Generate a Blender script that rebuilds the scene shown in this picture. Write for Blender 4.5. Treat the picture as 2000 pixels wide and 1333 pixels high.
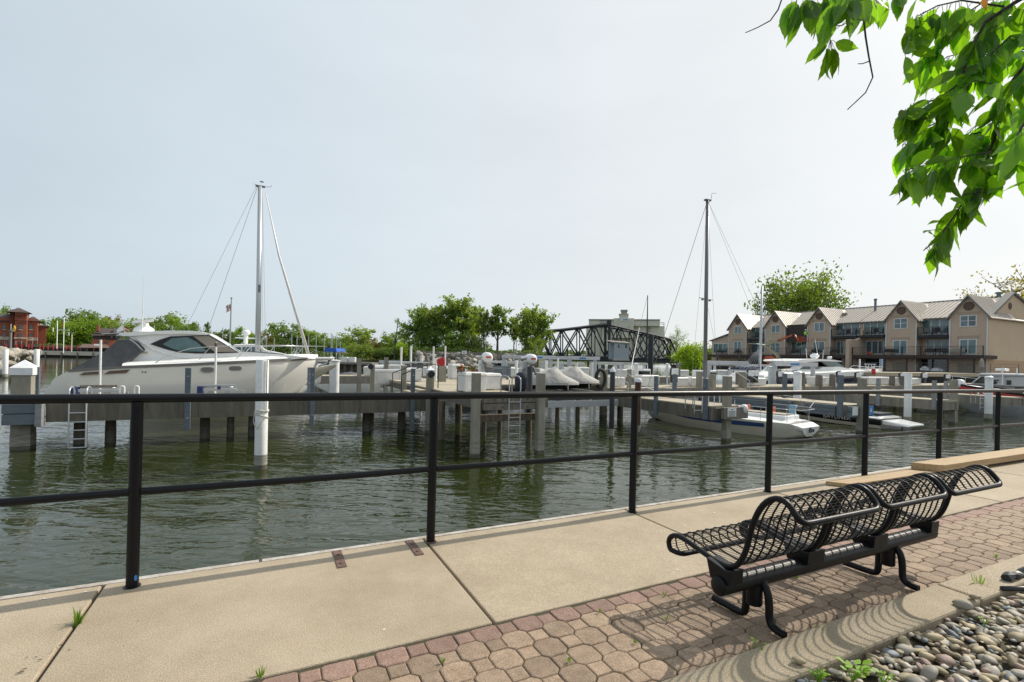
import bpy, bmesh, math, random
from mathutils import Vector, Matrix
from mathutils import noise as mnoise
RAD = math.radians
rnd = random.Random(11)
SC = bpy.context.scene
COL = SC.collection
for _o in list(bpy.data.objects):
    bpy.data.objects.remove(_o)

# ------------------------------------------------------------ camera, sky, sun, exposure
FPX, CX0, CY0, EYE = 970.0, 1000.0, 701.0, 1.30
AZ, ROLL = RAD(63.7), RAD(1.2)
_fw = Vector((math.cos(AZ), math.sin(AZ), 0))
_r0 = Vector((math.sin(AZ), -math.cos(AZ), 0))
_rt = _r0 * math.cos(ROLL) + Vector((0, 0, 1)) * math.sin(ROLL)
_up = _r0 * -math.sin(ROLL) + Vector((0, 0, 1)) * math.cos(ROLL)
cam_data = bpy.data.cameras.new('camera')
cam = bpy.data.objects.new('camera', cam_data)
COL.objects.link(cam)
cam.matrix_world = Matrix(((_rt.x, _up.x, -_fw.x, 0), (_rt.y, _up.y, -_fw.y, 0), (_rt.z, _up.z, -_fw.z, EYE), (0, 0, 0, 1)))
cam_data.sensor_width = 36.0
cam_data.lens = 36.0 * FPX / 2000.0
cam_data.shift_y = (CY0 - 666.5) / 2000.0
cam_data.clip_start = 0.05
cam_data.clip_end = 3000.0
SC.camera = cam

SUN_EL, SUN_AZ = RAD(41), RAD(3.0)          # azimuth measured from +X towards +Y
world = bpy.data.worlds.new('World')
SC.world = world
world.use_nodes = True
wn, wl = world.node_tree.nodes, world.node_tree.links
wn.clear()
w_out = wn.new('ShaderNodeOutputWorld')
bg = wn.new('ShaderNodeBackground')
sky = wn.new('ShaderNodeTexSky')
sky.sky_type = 'NISHITA'
sky.sun_disc = False
sky.sun_elevation = SUN_EL
sky.sun_rotation = RAD(90) - SUN_AZ
sky.air_density, sky.dust_density, sky.ozone_density = 1.0, 3.0, 1.2
tc = wn.new('ShaderNodeTexCoord')
dotn = wn.new('ShaderNodeVectorMath'); dotn.operation = 'DOT_PRODUCT'
dotn.inputs[1].default_value = (math.cos(SUN_AZ), math.sin(SUN_AZ), 0.25)
wl.new(tc.outputs['Generated'], dotn.inputs[0])
hz = wn.new('ShaderNodeValToRGB')           # thin high haze, whiter towards the sun
mr = wn.new('ShaderNodeMapRange')
mr.inputs[1].default_value, mr.inputs[2].default_value = -1.0, 1.0
wl.new(dotn.outputs['Value'], mr.inputs[0]); wl.new(mr.outputs[0], hz.inputs[0])
e = hz.color_ramp.elements
e[0].position, e[0].color = 0.0, (6.6, 7.4, 8.0, 1)
e[1].position, e[1].color = 1.0, (8.6, 8.85, 8.9, 1)
for pos, c in ((0.36, (5.9, 6.8, 7.5, 1)), (0.52, (6.7, 7.6, 8.2, 1)), (0.68, (7.3, 8.0, 8.45, 1)), (0.84, (8.15, 8.55, 8.7, 1))):
    q = e.new(pos); q.color = c
sn = wn.new('ShaderNodeTexNoise'); sn.inputs['Scale'].default_value = 2.2; sn.inputs['Detail'].default_value = 5
smp = wn.new('ShaderNodeMapping'); smp.inputs['Scale'].default_value = (1, 1, 3.5); wl.new(tc.outputs['Generated'], smp.inputs[0]); wl.new(smp.outputs[0], sn.inputs['Vector'])
smr = wn.new('ShaderNodeMapRange'); smr.inputs[1].default_value, smr.inputs[2].default_value, smr.inputs[3].default_value, smr.inputs[4].default_value = .3, .7, .965, 1.035
wl.new(sn.outputs['Fac'], smr.inputs[0]); shs = wn.new('ShaderNodeHueSaturation'); wl.new(hz.outputs[0], shs.inputs['Color']); wl.new(smr.outputs[0], shs.inputs['Value'])
mx = wn.new('ShaderNodeMix'); mx.data_type = 'RGBA'
mx.inputs[0].default_value = 0.86
wl.new(sky.outputs[0], mx.inputs[6]); wl.new(shs.outputs[0], mx.inputs[7])
wl.new(mx.outputs[2], bg.inputs[0])
bg.inputs[1].default_value = 0.10
wl.new(bg.outputs[0], w_out.inputs[0])
sd = bpy.data.lights.new('sun', 'SUN')
sd.energy, sd.angle, sd.color = 4.3, RAD(0.6), (1.0, 0.93, 0.82)
sun = bpy.data.objects.new('sun', sd)
COL.objects.link(sun)
_sv = Vector((math.cos(SUN_EL) * math.cos(SUN_AZ), math.cos(SUN_EL) * math.sin(SUN_AZ), math.sin(SUN_EL)))
sun.rotation_euler = _sv.to_track_quat('Z', 'Y').to_euler()
sun.location = _sv * 60
SC.view_settings.view_transform = 'Standard'
SC.view_settings.look = 'None'
SC.view_settings.gamma = 1.0
SC.view_settings.exposure = 0.10
SC.view_settings.use_curve_mapping = False

# ------------------------------------------------------------ surveyed points: picture ray -> real place
def _ray(px, py):
    return _fw + _rt * ((px - CX0) / FPX) - _up * ((py - CY0) / FPX)
def G(px, py, z=0.0):
    r = _ray(px, py); t = (z - EYE) / r.z
    return (r.x * t, r.y * t)
def YP(px, py, Y):
    r = _ray(px, py); t = Y / r.y
    return (r.x * t, EYE + r.z * t)
def XP(px, py, X):
    r = _ray(px, py); t = X / r.x
    return (r.y * t, EYE + r.z * t)
def DP(px, py, d):
    r = _ray(px, py)
    return Vector((r.x * d, r.y * d, EYE + r.z * d))
def DEP(x, y):
    return x * _fw.x + y * _fw.y
ZW = -1.40                                   # water level

# ------------------------------------------------------------ materials
MATS = {}
def mat(name, col, rough=0.6, metal=0.0, col2=None, vs=4.0, vmix=(0.35, 0.65), bump=0.0, bs=40.0, st=(1, 1, 1), rv=0.0, det=4.0, trans=0.0, coat=0.0, spec=0.5, fine=0.0):
    m = bpy.data.materials.new(name); m.use_nodes = True
    n, l = m.node_tree.nodes, m.node_tree.links
    p = n['Principled BSDF']
    p.inputs['Base Color'].default_value = (*col, 1)
    p.inputs['Roughness'].default_value = rough
    p.inputs['Metallic'].default_value = metal
    p.inputs['Specular IOR Level'].default_value = spec
    p.inputs['Coat Weight'].default_value = coat
    if col2 or bump or rv:
        t = n.new('ShaderNodeTexCoord'); oi = n.new('ShaderNodeObjectInfo'); mp = n.new('ShaderNodeMapping')
        vm = n.new('ShaderNodeVectorMath'); vm.operation = 'SCALE'; vm.inputs[0].default_value = (13, 7, 5)
        l.new(oi.outputs['Random'], vm.inputs['Scale']); l.new(vm.outputs[0], mp.inputs['Location'])
        mp.inputs['Scale'].default_value = st
        l.new(t.outputs['Object'], mp.inputs['Vector'])
    last = None
    if col2:
        nz = n.new('ShaderNodeTexNoise'); nz.inputs['Scale'].default_value = vs; nz.inputs['Detail'].default_value = det; nz.inputs['Roughness'].default_value = 0.75
        l.new(mp.outputs[0], nz.inputs['Vector'])
        cr = n.new('ShaderNodeValToRGB'); cr.color_ramp.elements[0].position = vmix[0]; cr.color_ramp.elements[1].position = vmix[1]
        cr.color_ramp.elements[0].color = (*col, 1); cr.color_ramp.elements[1].color = (*col2, 1)
        l.new(nz.outputs['Fac'], cr.inputs[0]); last = cr.outputs[0]
    if fine:
        nf = n.new('ShaderNodeTexNoise'); nf.inputs['Scale'].default_value = 170; nf.inputs['Detail'].default_value = 2
        l.new(mp.outputs[0], nf.inputs['Vector']); mf = n.new('ShaderNodeMapRange'); mf.inputs[1].default_value = .3; mf.inputs[2].default_value = .7; mf.inputs[3].default_value = 1 - fine; mf.inputs[4].default_value = 1 + fine * .8
        l.new(nf.outputs['Fac'], mf.inputs[0]); hf = n.new('ShaderNodeHueSaturation'); l.new(last, hf.inputs['Color']); l.new(mf.outputs[0], hf.inputs['Value']); last = hf.outputs[0]
    if rv:
        hs = n.new('ShaderNodeHueSaturation')
        if last: l.new(last, hs.inputs['Color'])
        else: hs.inputs['Color'].default_value = (*col, 1)
        m1 = n.new('ShaderNodeMapRange'); m1.inputs[3].default_value = 1 - rv; m1.inputs[4].default_value = 1 + rv
        l.new(oi.outputs['Random'], m1.inputs[0]); l.new(m1.outputs[0], hs.inputs['Value']); last = hs.outputs[0]
    if last: l.new(last, p.inputs['Base Color'])
    if bump:
        b = n.new('ShaderNodeBump'); b.inputs['Strength'].default_value = 1.0; b.inputs['Distance'].default_value = bump
        n2 = n.new('ShaderNodeTexNoise'); n2.inputs['Scale'].default_value = bs; n2.inputs['Detail'].default_value = 3
        l.new(mp.outputs[0], n2.inputs['Vector']); l.new(n2.outputs['Fac'], b.inputs['Height']); l.new(b.outputs[0], p.inputs['Normal'])
    if trans:
        out = n['Material Output']; tr = n.new('ShaderNodeBsdfTranslucent'); ms = n.new('ShaderNodeMixShader'); ms.inputs[0].default_value = trans
        tm = n.new('ShaderNodeMix'); tm.data_type = 'RGBA'; tm.blend_type = 'MULTIPLY'; tm.inputs[0].default_value = 1.0
        tm.inputs[7].default_value = (2.6, 2.3, 0.5, 1)
        if last: l.new(last, tm.inputs[6])
        else: tm.inputs[6].default_value = (*col, 1)
        l.new(tm.outputs[2], tr.inputs['Color'])
        l.new(p.outputs[0], ms.inputs[1]); l.new(tr.outputs[0], ms.inputs[2]); l.new(ms.outputs[0], out.inputs['Surface'])
    MATS[name] = m
    return m
def glassmat(name, col, rough=0.05, alpha=0.0):
    m = mat(name, col, rough, spec=0.9)
    return m

# ------------------------------------------------------------ geometry builder
class MB:
    def __init__(s): s.v = []; s.f = []; s.mi = []; s.cm = 0
    def _f(s, idx): s.f.append(tuple(idx)); s.mi.append(s.cm)
    def face(s, pts):
        b = len(s.v); s.v += [tuple(p) for p in pts]; s._f(range(b, b + len(pts))); return s
    def box(s, x0, x1, y0, y1, z0, z1):
        b = len(s.v)
        s.v += [(x0, y0, z0), (x1, y0, z0), (x1, y1, z0), (x0, y1, z0), (x0, y0, z1), (x1, y0, z1), (x1, y1, z1), (x0, y1, z1)]
        for q in ((0, 3, 2, 1), (4, 5, 6, 7), (0, 1, 5, 4), (1, 2, 6, 5), (2, 3, 7, 6), (3, 0, 4, 7)): s._f([b + i for i in q])
        return s
    def cbox(s, cx, cy, z0, z1, dx, dy, rz=0.0, tap=1.0):
        b = len(s.v); c, n = math.cos(rz), math.sin(rz)
        for z, k in ((z0, 1.0), (z1, tap)):
            for a, d in ((-1, -1), (1, -1), (1, 1), (-1, 1)):
                x, y = a * dx / 2 * k, d * dy / 2 * k
                s.v.append((cx + x * c - y * n, cy + x * n + y * c, z))
        for q in ((0, 3, 2, 1), (4, 5, 6, 7), (0, 1, 5, 4), (1, 2, 6, 5), (2, 3, 7, 6), (3, 0, 4, 7)): s._f([b + i for i in q])
        return s
    def prism(s, pts, ax, a0, a1):
        n = len(pts); b = len(s.v)
        def P(a, u, v): return (a, u, v) if ax == 'x' else ((u, a, v) if ax == 'y' else (u, v, a))
        s.v += [P(a0, u, v) for u, v in pts] + [P(a1, u, v) for u, v in pts]
        s._f(range(b, b + n)); s._f(range(b + 2 * n - 1, b + n - 1, -1))
        for i in range(n): s._f((b + i, b + (i + 1) % n, b + n + (i + 1) % n, b + n + i))
        return s
    def loft(s, rings, caps=True, closed=True):
        b = len(s.v); n = len(rings[0])
        for r in rings: s.v += [tuple(p) for p in r]
        for k in range(len(rings) - 1):
            for i in range(n if closed else n - 1):
                j = (i + 1) % n
                s._f((b + k * n + i, b + k * n + j, b + (k + 1) * n + j, b + (k + 1) * n + i))
        if caps: s._f([b + i for i in reversed(range(n))]); s._f([b + (len(rings) - 1) * n + i for i in range(n)])
        return s
    def tube(s, pts, r, n=8, caps=True):
        pts = [Vector(p) for p in pts]; m = len(pts)
        rr = r if isinstance(r, (list, tuple)) else [r] * m
        rings = []; prev = None
        for i, p in enumerate(pts):
            t = (pts[min(i + 1, m - 1)] - pts[max(i - 1, 0)])
            if t.length < 1e-9: t = Vector((0, 0, 1))
            t.normalize()
            if prev is None:
                a = Vector((0, 0, 1)) if abs(t.z) < 0.9 else Vector((1, 0, 0))
                u = t.cross(a).normalized()
            else:
                u = (prev - t * prev.dot(t))
                u = u.normalized() if u.length > 1e-6 else t.orthogonal().normalized()
            prev = u; w = t.cross(u)
            rings.append([p + (u * math.cos(2 * math.pi * k / n) + w * math.sin(2 * math.pi * k / n)) * rr[i] for k in range(n)])
        return s.loft(rings, caps)
    def lathe(s, prof, c=(0, 0, 0), n=16, ax='z'):
        rings = []
        for r, h in prof:
            ring = []
            for k in range(n):
                a, b_ = r * math.cos(2 * math.pi * k / n), r * math.sin(2 * math.pi * k / n)
                o = (a, b_, h) if ax == 'z' else ((h, a, b_) if ax == 'x' else (b_, h, a))
                ring.append((c[0] + o[0], c[1] + o[1], c[2] + o[2]))
            rings.append(ring)
        return s.loft(rings, True)
    def build(s, name, m, parent=None, smooth=False, bevel=0.0, label=None):
        root = parent
        while root is not None and root.parent is not None: root = root.parent
        o = Vector(root.location) if root else Vector((0, 0, 0))
        me = bpy.data.meshes.new(name)
        me.from_pydata([(a - o.x, b - o.y, c - o.z) for a, b, c in s.v], [], s.f)
        for mm in (m if isinstance(m, (list, tuple)) else [m]): me.materials.append(MATS[mm] if isinstance(mm, str) else mm)
        if isinstance(m, (list, tuple)): me.polygons.foreach_set('material_index', s.mi)
        bm = bmesh.new(); bm.from_mesh(me); bmesh.ops.recalc_face_normals(bm, faces=bm.faces); bm.to_mesh(me); bm.free()
        if smooth: me.shade_smooth() if smooth is True else (me.shade_smooth(), me.set_sharp_from_angle(angle=RAD(smooth)))
        me.update()
        ob = bpy.data.objects.new(name, me); COL.objects.link(ob)
        if parent is not None: ob.parent = parent
        if bevel:
            bv = ob.modifiers.new('bevel', 'BEVEL'); bv.width = bevel; bv.segments = 2; bv.limit_method = 'ANGLE'; bv.angle_limit = RAD(40)
        if label: ob['label'] = label
        return ob
def tag(o, label=None, cat=None, group=None, kind=None):
    if label: o['label'] = label
    if cat: o['category'] = cat
    if group: o['group'] = group
    if kind: o['kind'] = kind
    return o
def thing(name, label, cat, loc=(0, 0, 0), group=None):
    o = bpy.data.objects.new(name, None); COL.objects.link(o); o.location = loc; o.empty_display_size = 0.2
    return tag(o, label, cat, group)
def copytree(o, loc=None, rz=None, label=None, parent=None, scale=None):
    c = o.copy(); COL.objects.link(c); c.parent = parent
    if loc is not None: c.location = loc
    if rz is not None: c.rotation_euler = (0, 0, rz)
    if scale is not None: c.scale = (scale,) * 3 if not isinstance(scale, tuple) else scale
    if label: c['label'] = label
    for ch in list(o.children): copytree(ch, parent=c)
    return c
def clipy(poly, y, keep_below=True):
    out = []; n = len(poly)
    ins = (lambda p: p[1] <= y) if keep_below else (lambda p: p[1] >= y)
    for i in range(n):
        a, b = poly[i], poly[(i + 1) % n]
        if ins(a): out.append(a)
        if ins(a) != ins(b):
            t = (y - a[1]) / (b[1] - a[1]); out.append((a[0] + (b[0] - a[0]) * t, y))
    return out
def text_mb(body, size, depth=0.004):
    cu = bpy.data.curves.new('lettering', 'FONT'); cu.body = body; cu.size = size; cu.extrude = depth; cu.align_x = 'CENTER'; cu.align_y = 'CENTER'; cu.resolution_u = 3
    ob = bpy.data.objects.new('lettering', cu); COL.objects.link(ob)
    bpy.context.view_layer.update()
    me = ob.to_mesh(); mb = MB(); mb.v = [tuple(v.co) for v in me.vertices]; mb.f = [tuple(p.vertices) for p in me.polygons]; mb.mi = [0] * len(mb.f)
    ob.to_mesh_clear(); bpy.data.objects.remove(ob); bpy.data.curves.remove(cu)
    return mb
def place(mb, M):
    mb.v = [tuple(M @ Vector(v)) for v in mb.v]; return mb

# palette
mat('concrete_slab', (0.405, 0.335, 0.24), 0.85, col2=(0.31, 0.25, 0.17), vs=1.7, vmix=(.36, .66), bump=0.0022, bs=230, rv=0.05, det=12, fine=.32)
mat('concrete_kerb', (0.40, 0.33, 0.235), 0.85, col2=(0.28, 0.225, 0.145), vs=5, vmix=(.3, .75), bump=0.003, bs=160, det=12, fine=.4)
mat('paver_tan', (0.335, 0.245, 0.17), 0.85, col2=(0.215, 0.15, 0.10), vs=14, bump=0.0025, bs=200, rv=0.2, det=10, fine=.35)
mat('paver_red', (0.30, 0.195, 0.15), 0.85, col2=(0.21, 0.132, 0.10), vs=14, bump=0.0025, bs=200, rv=0.15, det=10, fine=.35)
mat('joint_sand', (0.085, 0.065, 0.04), 0.95, col2=(0.05, 0.06, 0.02), vs=8, bump=0.004, bs=120)
mat('soil', (0.09, 0.07, 0.045), 0.95, col2=(0.05, 0.04, 0.025), vs=10, bump=0.01, bs=50)
mat('stone_olive', (0.26, 0.21, 0.12), 0.6, col2=(0.40, 0.33, 0.21), vs=22, rv=0.3, bump=0.001, bs=90)
mat('stone_grey', (0.30, 0.265, 0.20), 0.6, col2=(0.36, 0.335, 0.29), vs=24, rv=0.28, bump=0.001, bs=90)
mat('stone_pink', (0.36, 0.25, 0.205), 0.6, col2=(0.24, 0.17, 0.145), vs=24, rv=0.2, bump=0.001, bs=90)
mat('stone_blue', (0.10, 0.12, 0.135), 0.55, col2=(0.2, 0.225, 0.235), vs=20, rv=0.25, bump=0.001, bs=90)
mat('stone_pale', (0.56, 0.50, 0.41), 0.6, col2=(0.42, 0.375, 0.30), vs=22, rv=0.15, bump=0.001, bs=90)
mat('black_paint', (0.006, 0.0065, 0.008), 0.36, col2=(0.008, 0.008, 0.010), vs=30, bump=0.0006, bs=90, spec=0.22)
mat('bench_plastisol', (0.005, 0.0055, 0.007), 0.4, bump=0.0006, bs=160, spec=0.22)
mat('rust', (0.15, 0.085, 0.065), 0.8, col2=(0.085, 0.05, 0.04), vs=30, bump=0.001, bs=120)
mat('weathered_steel', (0.5, 0.48, 0.45), 0.6, col2=(0.3, 0.24, 0.18), vs=12)
mat('plank_wood', (0.44, 0.315, 0.175), 0.75, col2=(0.30, 0.20, 0.10), vs=5, st=(0.35, 9, 9), bump=0.001, bs=40)
mat('grass_green', (0.12, 0.22, 0.02), 0.6, trans=0.35, rv=0.2)
mat('leaf_green', (0.047, 0.125, 0.012), 0.36, trans=0.5, rv=0.4, col2=(0.068, 0.155, 0.014), vs=30, spec=0.55)
def leafmat(name, c1, c2, cv):
    m = bpy.data.materials.new(name); m.use_nodes = True; MATS[name] = m; n, l = m.node_tree.nodes, m.node_tree.links; p = n['Principled BSDF']; p.inputs['Roughness'].default_value = .38
    t = n.new('ShaderNodeTexCoord'); sx = n.new('ShaderNodeSeparateXYZ'); l.new(t.outputs['Object'], sx.inputs[0])
    def mth(op, a, b=None):
        q = n.new('ShaderNodeMath'); q.operation = op
        for i, v in ((0, a), (1, b)):
            if v is None: continue
            if isinstance(v, (int, float)): q.inputs[i].default_value = v
            else: l.new(v, q.inputs[i])
        return q.outputs[0]
    ay = mth('ABSOLUTE', sx.outputs[1]); ph = mth('SINE', mth('MULTIPLY', mth('SUBTRACT', sx.outputs[0], mth('MULTIPLY', ay, .9)), 62.0))
    vein = mth('MULTIPLY', mth('MAXIMUM', mth('SUBTRACT', ph, .72), 0.0), 3.0); mid = mth('LESS_THAN', ay, .014); vv = mth('MINIMUM', mth('MAXIMUM', vein, mid), 1.0)
    nz = n.new('ShaderNodeTexNoise'); nz.inputs['Scale'].default_value = 3.0; l.new(t.outputs['Object'], nz.inputs['Vector'])
    mA = n.new('ShaderNodeMix'); mA.data_type = 'RGBA'; mA.inputs[6].default_value = (*c1, 1); mA.inputs[7].default_value = (*c2, 1); l.new(nz.outputs['Fac'], mA.inputs[0])
    mB_ = n.new('ShaderNodeMix'); mB_.data_type = 'RGBA'; mB_.inputs[7].default_value = (*cv, 1); l.new(mA.outputs[2], mB_.inputs[6]); l.new(mth('MULTIPLY', vv, .55), mB_.inputs[0])
    oi = n.new('ShaderNodeObjectInfo'); hs = n.new('ShaderNodeHueSaturation'); m1 = n.new('ShaderNodeMapRange'); m1.inputs[3].default_value = .55; m1.inputs[4].default_value = 1.5; l.new(oi.outputs['Random'], m1.inputs[0]); l.new(m1.outputs[0], hs.inputs['Value']); l.new(mB_.outputs[2], hs.inputs['Color'])
    l.new(hs.outputs[0], p.inputs['Base Color'])
    bp = n.new('ShaderNodeBump'); bp.inputs['Distance'].default_value = .01; bp.invert = True; l.new(vv, bp.inputs['Height']); l.new(bp.outputs[0], p.inputs['Normal'])
    tr = n.new('ShaderNodeBsdfTranslucent'); ms = n.new('ShaderNodeMixShader'); ms.inputs[0].default_value = .55; tm = n.new('ShaderNodeMix'); tm.data_type = 'RGBA'; tm.blend_type = 'MULTIPLY'; tm.inputs[0].default_value = 1; tm.inputs[7].default_value = (2.9, 2.5, .5, 1); l.new(hs.outputs[0], tm.inputs[6]); l.new(tm.outputs[2], tr.inputs['Color'])
    l.new(p.outputs[0], ms.inputs[1]); l.new(tr.outputs[0], ms.inputs[2]); l.new(ms.outputs[0], n['Material Output'].inputs['Surface'])
leafmat('leaf_green', (0.062, 0.165, 0.015), (0.09, 0.215, 0.018), (0.14, 0.28, 0.045))
mat('weed_green', (0.20, 0.36, 0.03), 0.6, trans=0.3)
mat('leaf_rib', (0.10, 0.19, 0.03), 0.5, trans=0.3)
mat('leaf_rust', (0.26, 0.11, 0.03), 0.5, trans=0.4)
mat('bark_dark', (0.035, 0.028, 0.024), 0.9, col2=(0.07, 0.055, 0.045), vs=20, bump=0.004, bs=60)
mat('bark', (0.11, 0.085, 0.065), 0.95, col2=(0.055, 0.042, 0.032), vs=6, bump=0.02, bs=14, st=(1, 1, 0.3))
mat('white_cap', (0.78, 0.79, 0.80), 0.35, col2=(0.68, 0.69, 0.70), vs=6)
mat('white_paint', (0.76, 0.76, 0.75), 0.4, col2=(0.62, 0.61, 0.57), vs=5, vmix=(0.45, 0.75))
mat('gelcoat', (0.84, 0.84, 0.82), 0.14, coat=0.3)
mat('gelcoat_hull', (0.80, 0.785, 0.74), 0.12, col2=(0.76, 0.74, 0.68), vs=0.8, coat=0.4)
mat('gelcoat_cream', (0.60, 0.57, 0.49), 0.2, col2=(0.54, 0.50, 0.40), vs=1.2, coat=0.2)
mat('navy', (0.012, 0.022, 0.06), 0.15, coat=0.4)
mat('blue_stripe', (0.02, 0.055, 0.16), 0.3)
mat('hull_black', (0.01, 0.011, 0.014), 0.15, coat=0.4)
mat('bottom_paint', (0.012, 0.012, 0.012), 0.7)
mat('canvas_grey', (0.075, 0.08, 0.087), 0.85, col2=(0.11, 0.113, 0.12), vs=3, bump=0.02, bs=3.5)
mat('canvas_dark', (0.02, 0.025, 0.04), 0.85)
mat('cover_light', (0.42, 0.405, 0.385), 0.8, col2=(0.33, 0.32, 0.30), vs=4, bump=0.03, bs=5)
mat('canvas_blue', (0.03, 0.12, 0.5), 0.8)
mat('canvas_lightblue', (0.22, 0.36, 0.46), 0.8, col2=(0.16, 0.28, 0.37), vs=6)
mat('glass_dark', (0.02, 0.03, 0.03), 0.05, spec=0.9)
mat('glass_teal', (0.10, 0.20, 0.205), 0.06, col2=(0.045, 0.095, 0.10), vs=0.9, spec=0.9)
mat('glass_window', (0.13, 0.20, 0.22), 0.08, col2=(0.04, 0.07, 0.085), vs=0.5, spec=0.9, rv=0.35)  # raised base colour stands in for bright sky reflected in panes
mat('chrome', (0.6, 0.6, 0.6), 0.2, metal=1.0)
mat('galvanised', (0.42, 0.43, 0.43), 0.45, metal=0.6, col2=(0.32, 0.33, 0.33), vs=14)
mat('aluminium', (0.52, 0.54, 0.56), 0.38, metal=0.55, col2=(0.45, 0.47, 0.49), vs=5)
mat('mast_alu', (0.50, 0.52, 0.54), 0.4, metal=0.4)
mat('mast_grey', (0.17, 0.17, 0.175), 0.5, metal=0.3)
mat('wire', (0.28, 0.28, 0.28), 0.5, metal=0.5)
mat('fender_board', (0.125, 0.155, 0.18), 0.6, col2=(0.095, 0.118, 0.14), vs=3, st=(1, 1, 6), rv=0.12)
mat('fender_board_light', (0.27, 0.28, 0.285), 0.6, col2=(0.2, 0.21, 0.215), vs=3, st=(1, 1, 6), rv=0.12)
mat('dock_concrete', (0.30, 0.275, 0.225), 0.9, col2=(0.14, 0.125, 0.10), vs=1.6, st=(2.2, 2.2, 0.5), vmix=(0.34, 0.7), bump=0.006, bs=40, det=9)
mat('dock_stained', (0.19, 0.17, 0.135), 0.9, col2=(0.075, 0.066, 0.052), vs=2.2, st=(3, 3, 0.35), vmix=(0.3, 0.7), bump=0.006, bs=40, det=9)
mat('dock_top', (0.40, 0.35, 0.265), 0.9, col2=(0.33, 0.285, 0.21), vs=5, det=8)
mat('pile_concrete', (0.30, 0.285, 0.235), 0.9, col2=(0.215, 0.20, 0.155), vs=2.5, st=(1.5, 1.5, 0.6), bump=0.004, bs=50, det=9)
mat('pile_wet', (0.075, 0.068, 0.045), 0.6, col2=(0.13, 0.12, 0.09), vs=3, st=(1, 1, 5))
mat('pile_scale', (0.34, 0.33, 0.29), 0.8, col2=(0.17, 0.155, 0.12), vs=3, st=(1, 1, 8))
mat('pile_wood', (0.16, 0.125, 0.085), 0.9, col2=(0.065, 0.05, 0.035), vs=5, st=(2.5, 2.5, 0.3), bump=0.006, bs=30)
mat('pile_black', (0.018, 0.019, 0.022), 0.45)
mat('pile_rust', (0.075, 0.036, 0.02), 0.85, col2=(0.045, 0.022, 0.015), vs=8, st=(2, 2, 0.5))
mat('timber_grey', (0.225, 0.20, 0.17), 0.9, col2=(0.12, 0.105, 0.085), vs=4, st=(3, 3, 0.5), bump=0.004, bs=40)
mat('rubber', (0.012, 0.012, 0.012), 0.75)
mat('box_white', (0.72, 0.72, 0.70), 0.45, col2=(0.62, 0.61, 0.585), vs=3)
mat('rope', (0.55, 0.52, 0.46), 0.9)
mat('red_plastic', (0.42, 0.012, 0.018), 0.4)
mat('orange', (0.55, 0.10, 0.03), 0.5)
mat('lift_cream', (0.42, 0.36, 0.20), 0.6)
mat('safety_lime', (0.35, 0.75, 0.05), 0.6)
mat('skin', (0.45, 0.28, 0.2), 0.6)
mat('denim', (0.04, 0.06, 0.12), 0.8)
mat('blue_plastic', (0.015, 0.03, 0.12), 0.4)
mat('sign_blue', (0.03, 0.2, 0.5), 0.5)
mat('sign_white', (0.75, 0.75, 0.75), 0.5)
mat('sign_red', (0.5, 0.05, 0.04), 0.5)
mat('sign_yellow', (0.8, 0.5, 0.02), 0.5)
mat('stucco', (0.56, 0.43, 0.325), 0.9, col2=(0.50, 0.38, 0.285), vs=0.7, bump=0.01, bs=20)
mat('stucco_band', (0.41, 0.31, 0.235), 0.9)
mat('stucco_stain', (0.46, 0.31, 0.19), 0.9)
mat('stucco_end', (0.62, 0.47, 0.33), 0.9, col2=(0.57, 0.43, 0.29), vs=0.5)  # lighter copy of the stucco, paints in the sunlit end wall
mat('roof_metal', (0.47, 0.42, 0.365), 0.42, metal=0.25)
mat('roof_rib', (0.58, 0.53, 0.47), 0.4, metal=0.25)  # lighter than the panels: light catching the seams put into colour
mat('trim_grey', (0.17, 0.165, 0.155), 0.7)
mat('window_frame', (0.68, 0.70, 0.71), 0.5)
mat('dark_steel', (0.016, 0.017, 0.02), 0.6)
mat('dark_timber', (0.05, 0.038, 0.033), 0.85)
mat('vent_brown', (0.13, 0.085, 0.07), 0.9)
mat('garage_door', (0.32, 0.275, 0.225), 0.8)
mat('brick', (0.34, 0.11, 0.06), 0.9, col2=(0.26, 0.08, 0.045), vs=1.2)
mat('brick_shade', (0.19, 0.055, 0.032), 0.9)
mat('slate', (0.085, 0.065, 0.06), 0.85, col2=(0.06, 0.048, 0.045), vs=1)
mat('shingle_dark', (0.06, 0.05, 0.045), 0.9)
mat('limestone', (0.5, 0.46, 0.38), 0.85)
mat('bridge_steel', (0.028, 0.033, 0.042), 0.7, col2=(0.06, 0.045, 0.042), vs=1.5, vmix=(0.5, 0.8))
mat('cabin_grey', (0.40, 0.45, 0.49), 0.7, col2=(0.34, 0.38, 0.41), vs=1.5)
mat('silo_concrete', (0.64, 0.62, 0.53), 0.9, col2=(0.56, 0.54, 0.45), vs=0.08, st=(1, 1, 0.4), det=8)
mat('silo_dark', (0.3, 0.28, 0.24), 0.9)  # darker tone for the gallery roof and tower top
mat('rock_pale', (0.42, 0.39, 0.33), 0.9, col2=(0.25, 0.225, 0.18), vs=1.2, bump=0.05, bs=5, rv=0.2)
mat('rock_grey', (0.22, 0.205, 0.18), 0.9, col2=(0.10, 0.09, 0.075), vs=1.0, bump=0.06, bs=4, rv=0.3)
mat('bank_wall', (0.23, 0.215, 0.19), 0.9, col2=(0.15, 0.14, 0.12), vs=0.5)
mat('sheet_pile', (0.075, 0.06, 0.05), 0.85, col2=(0.15, 0.125, 0.10), vs=0.8, st=(1, 1, 3))
mat('quay_dark', (0.035, 0.03, 0.026), 0.9)
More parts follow.
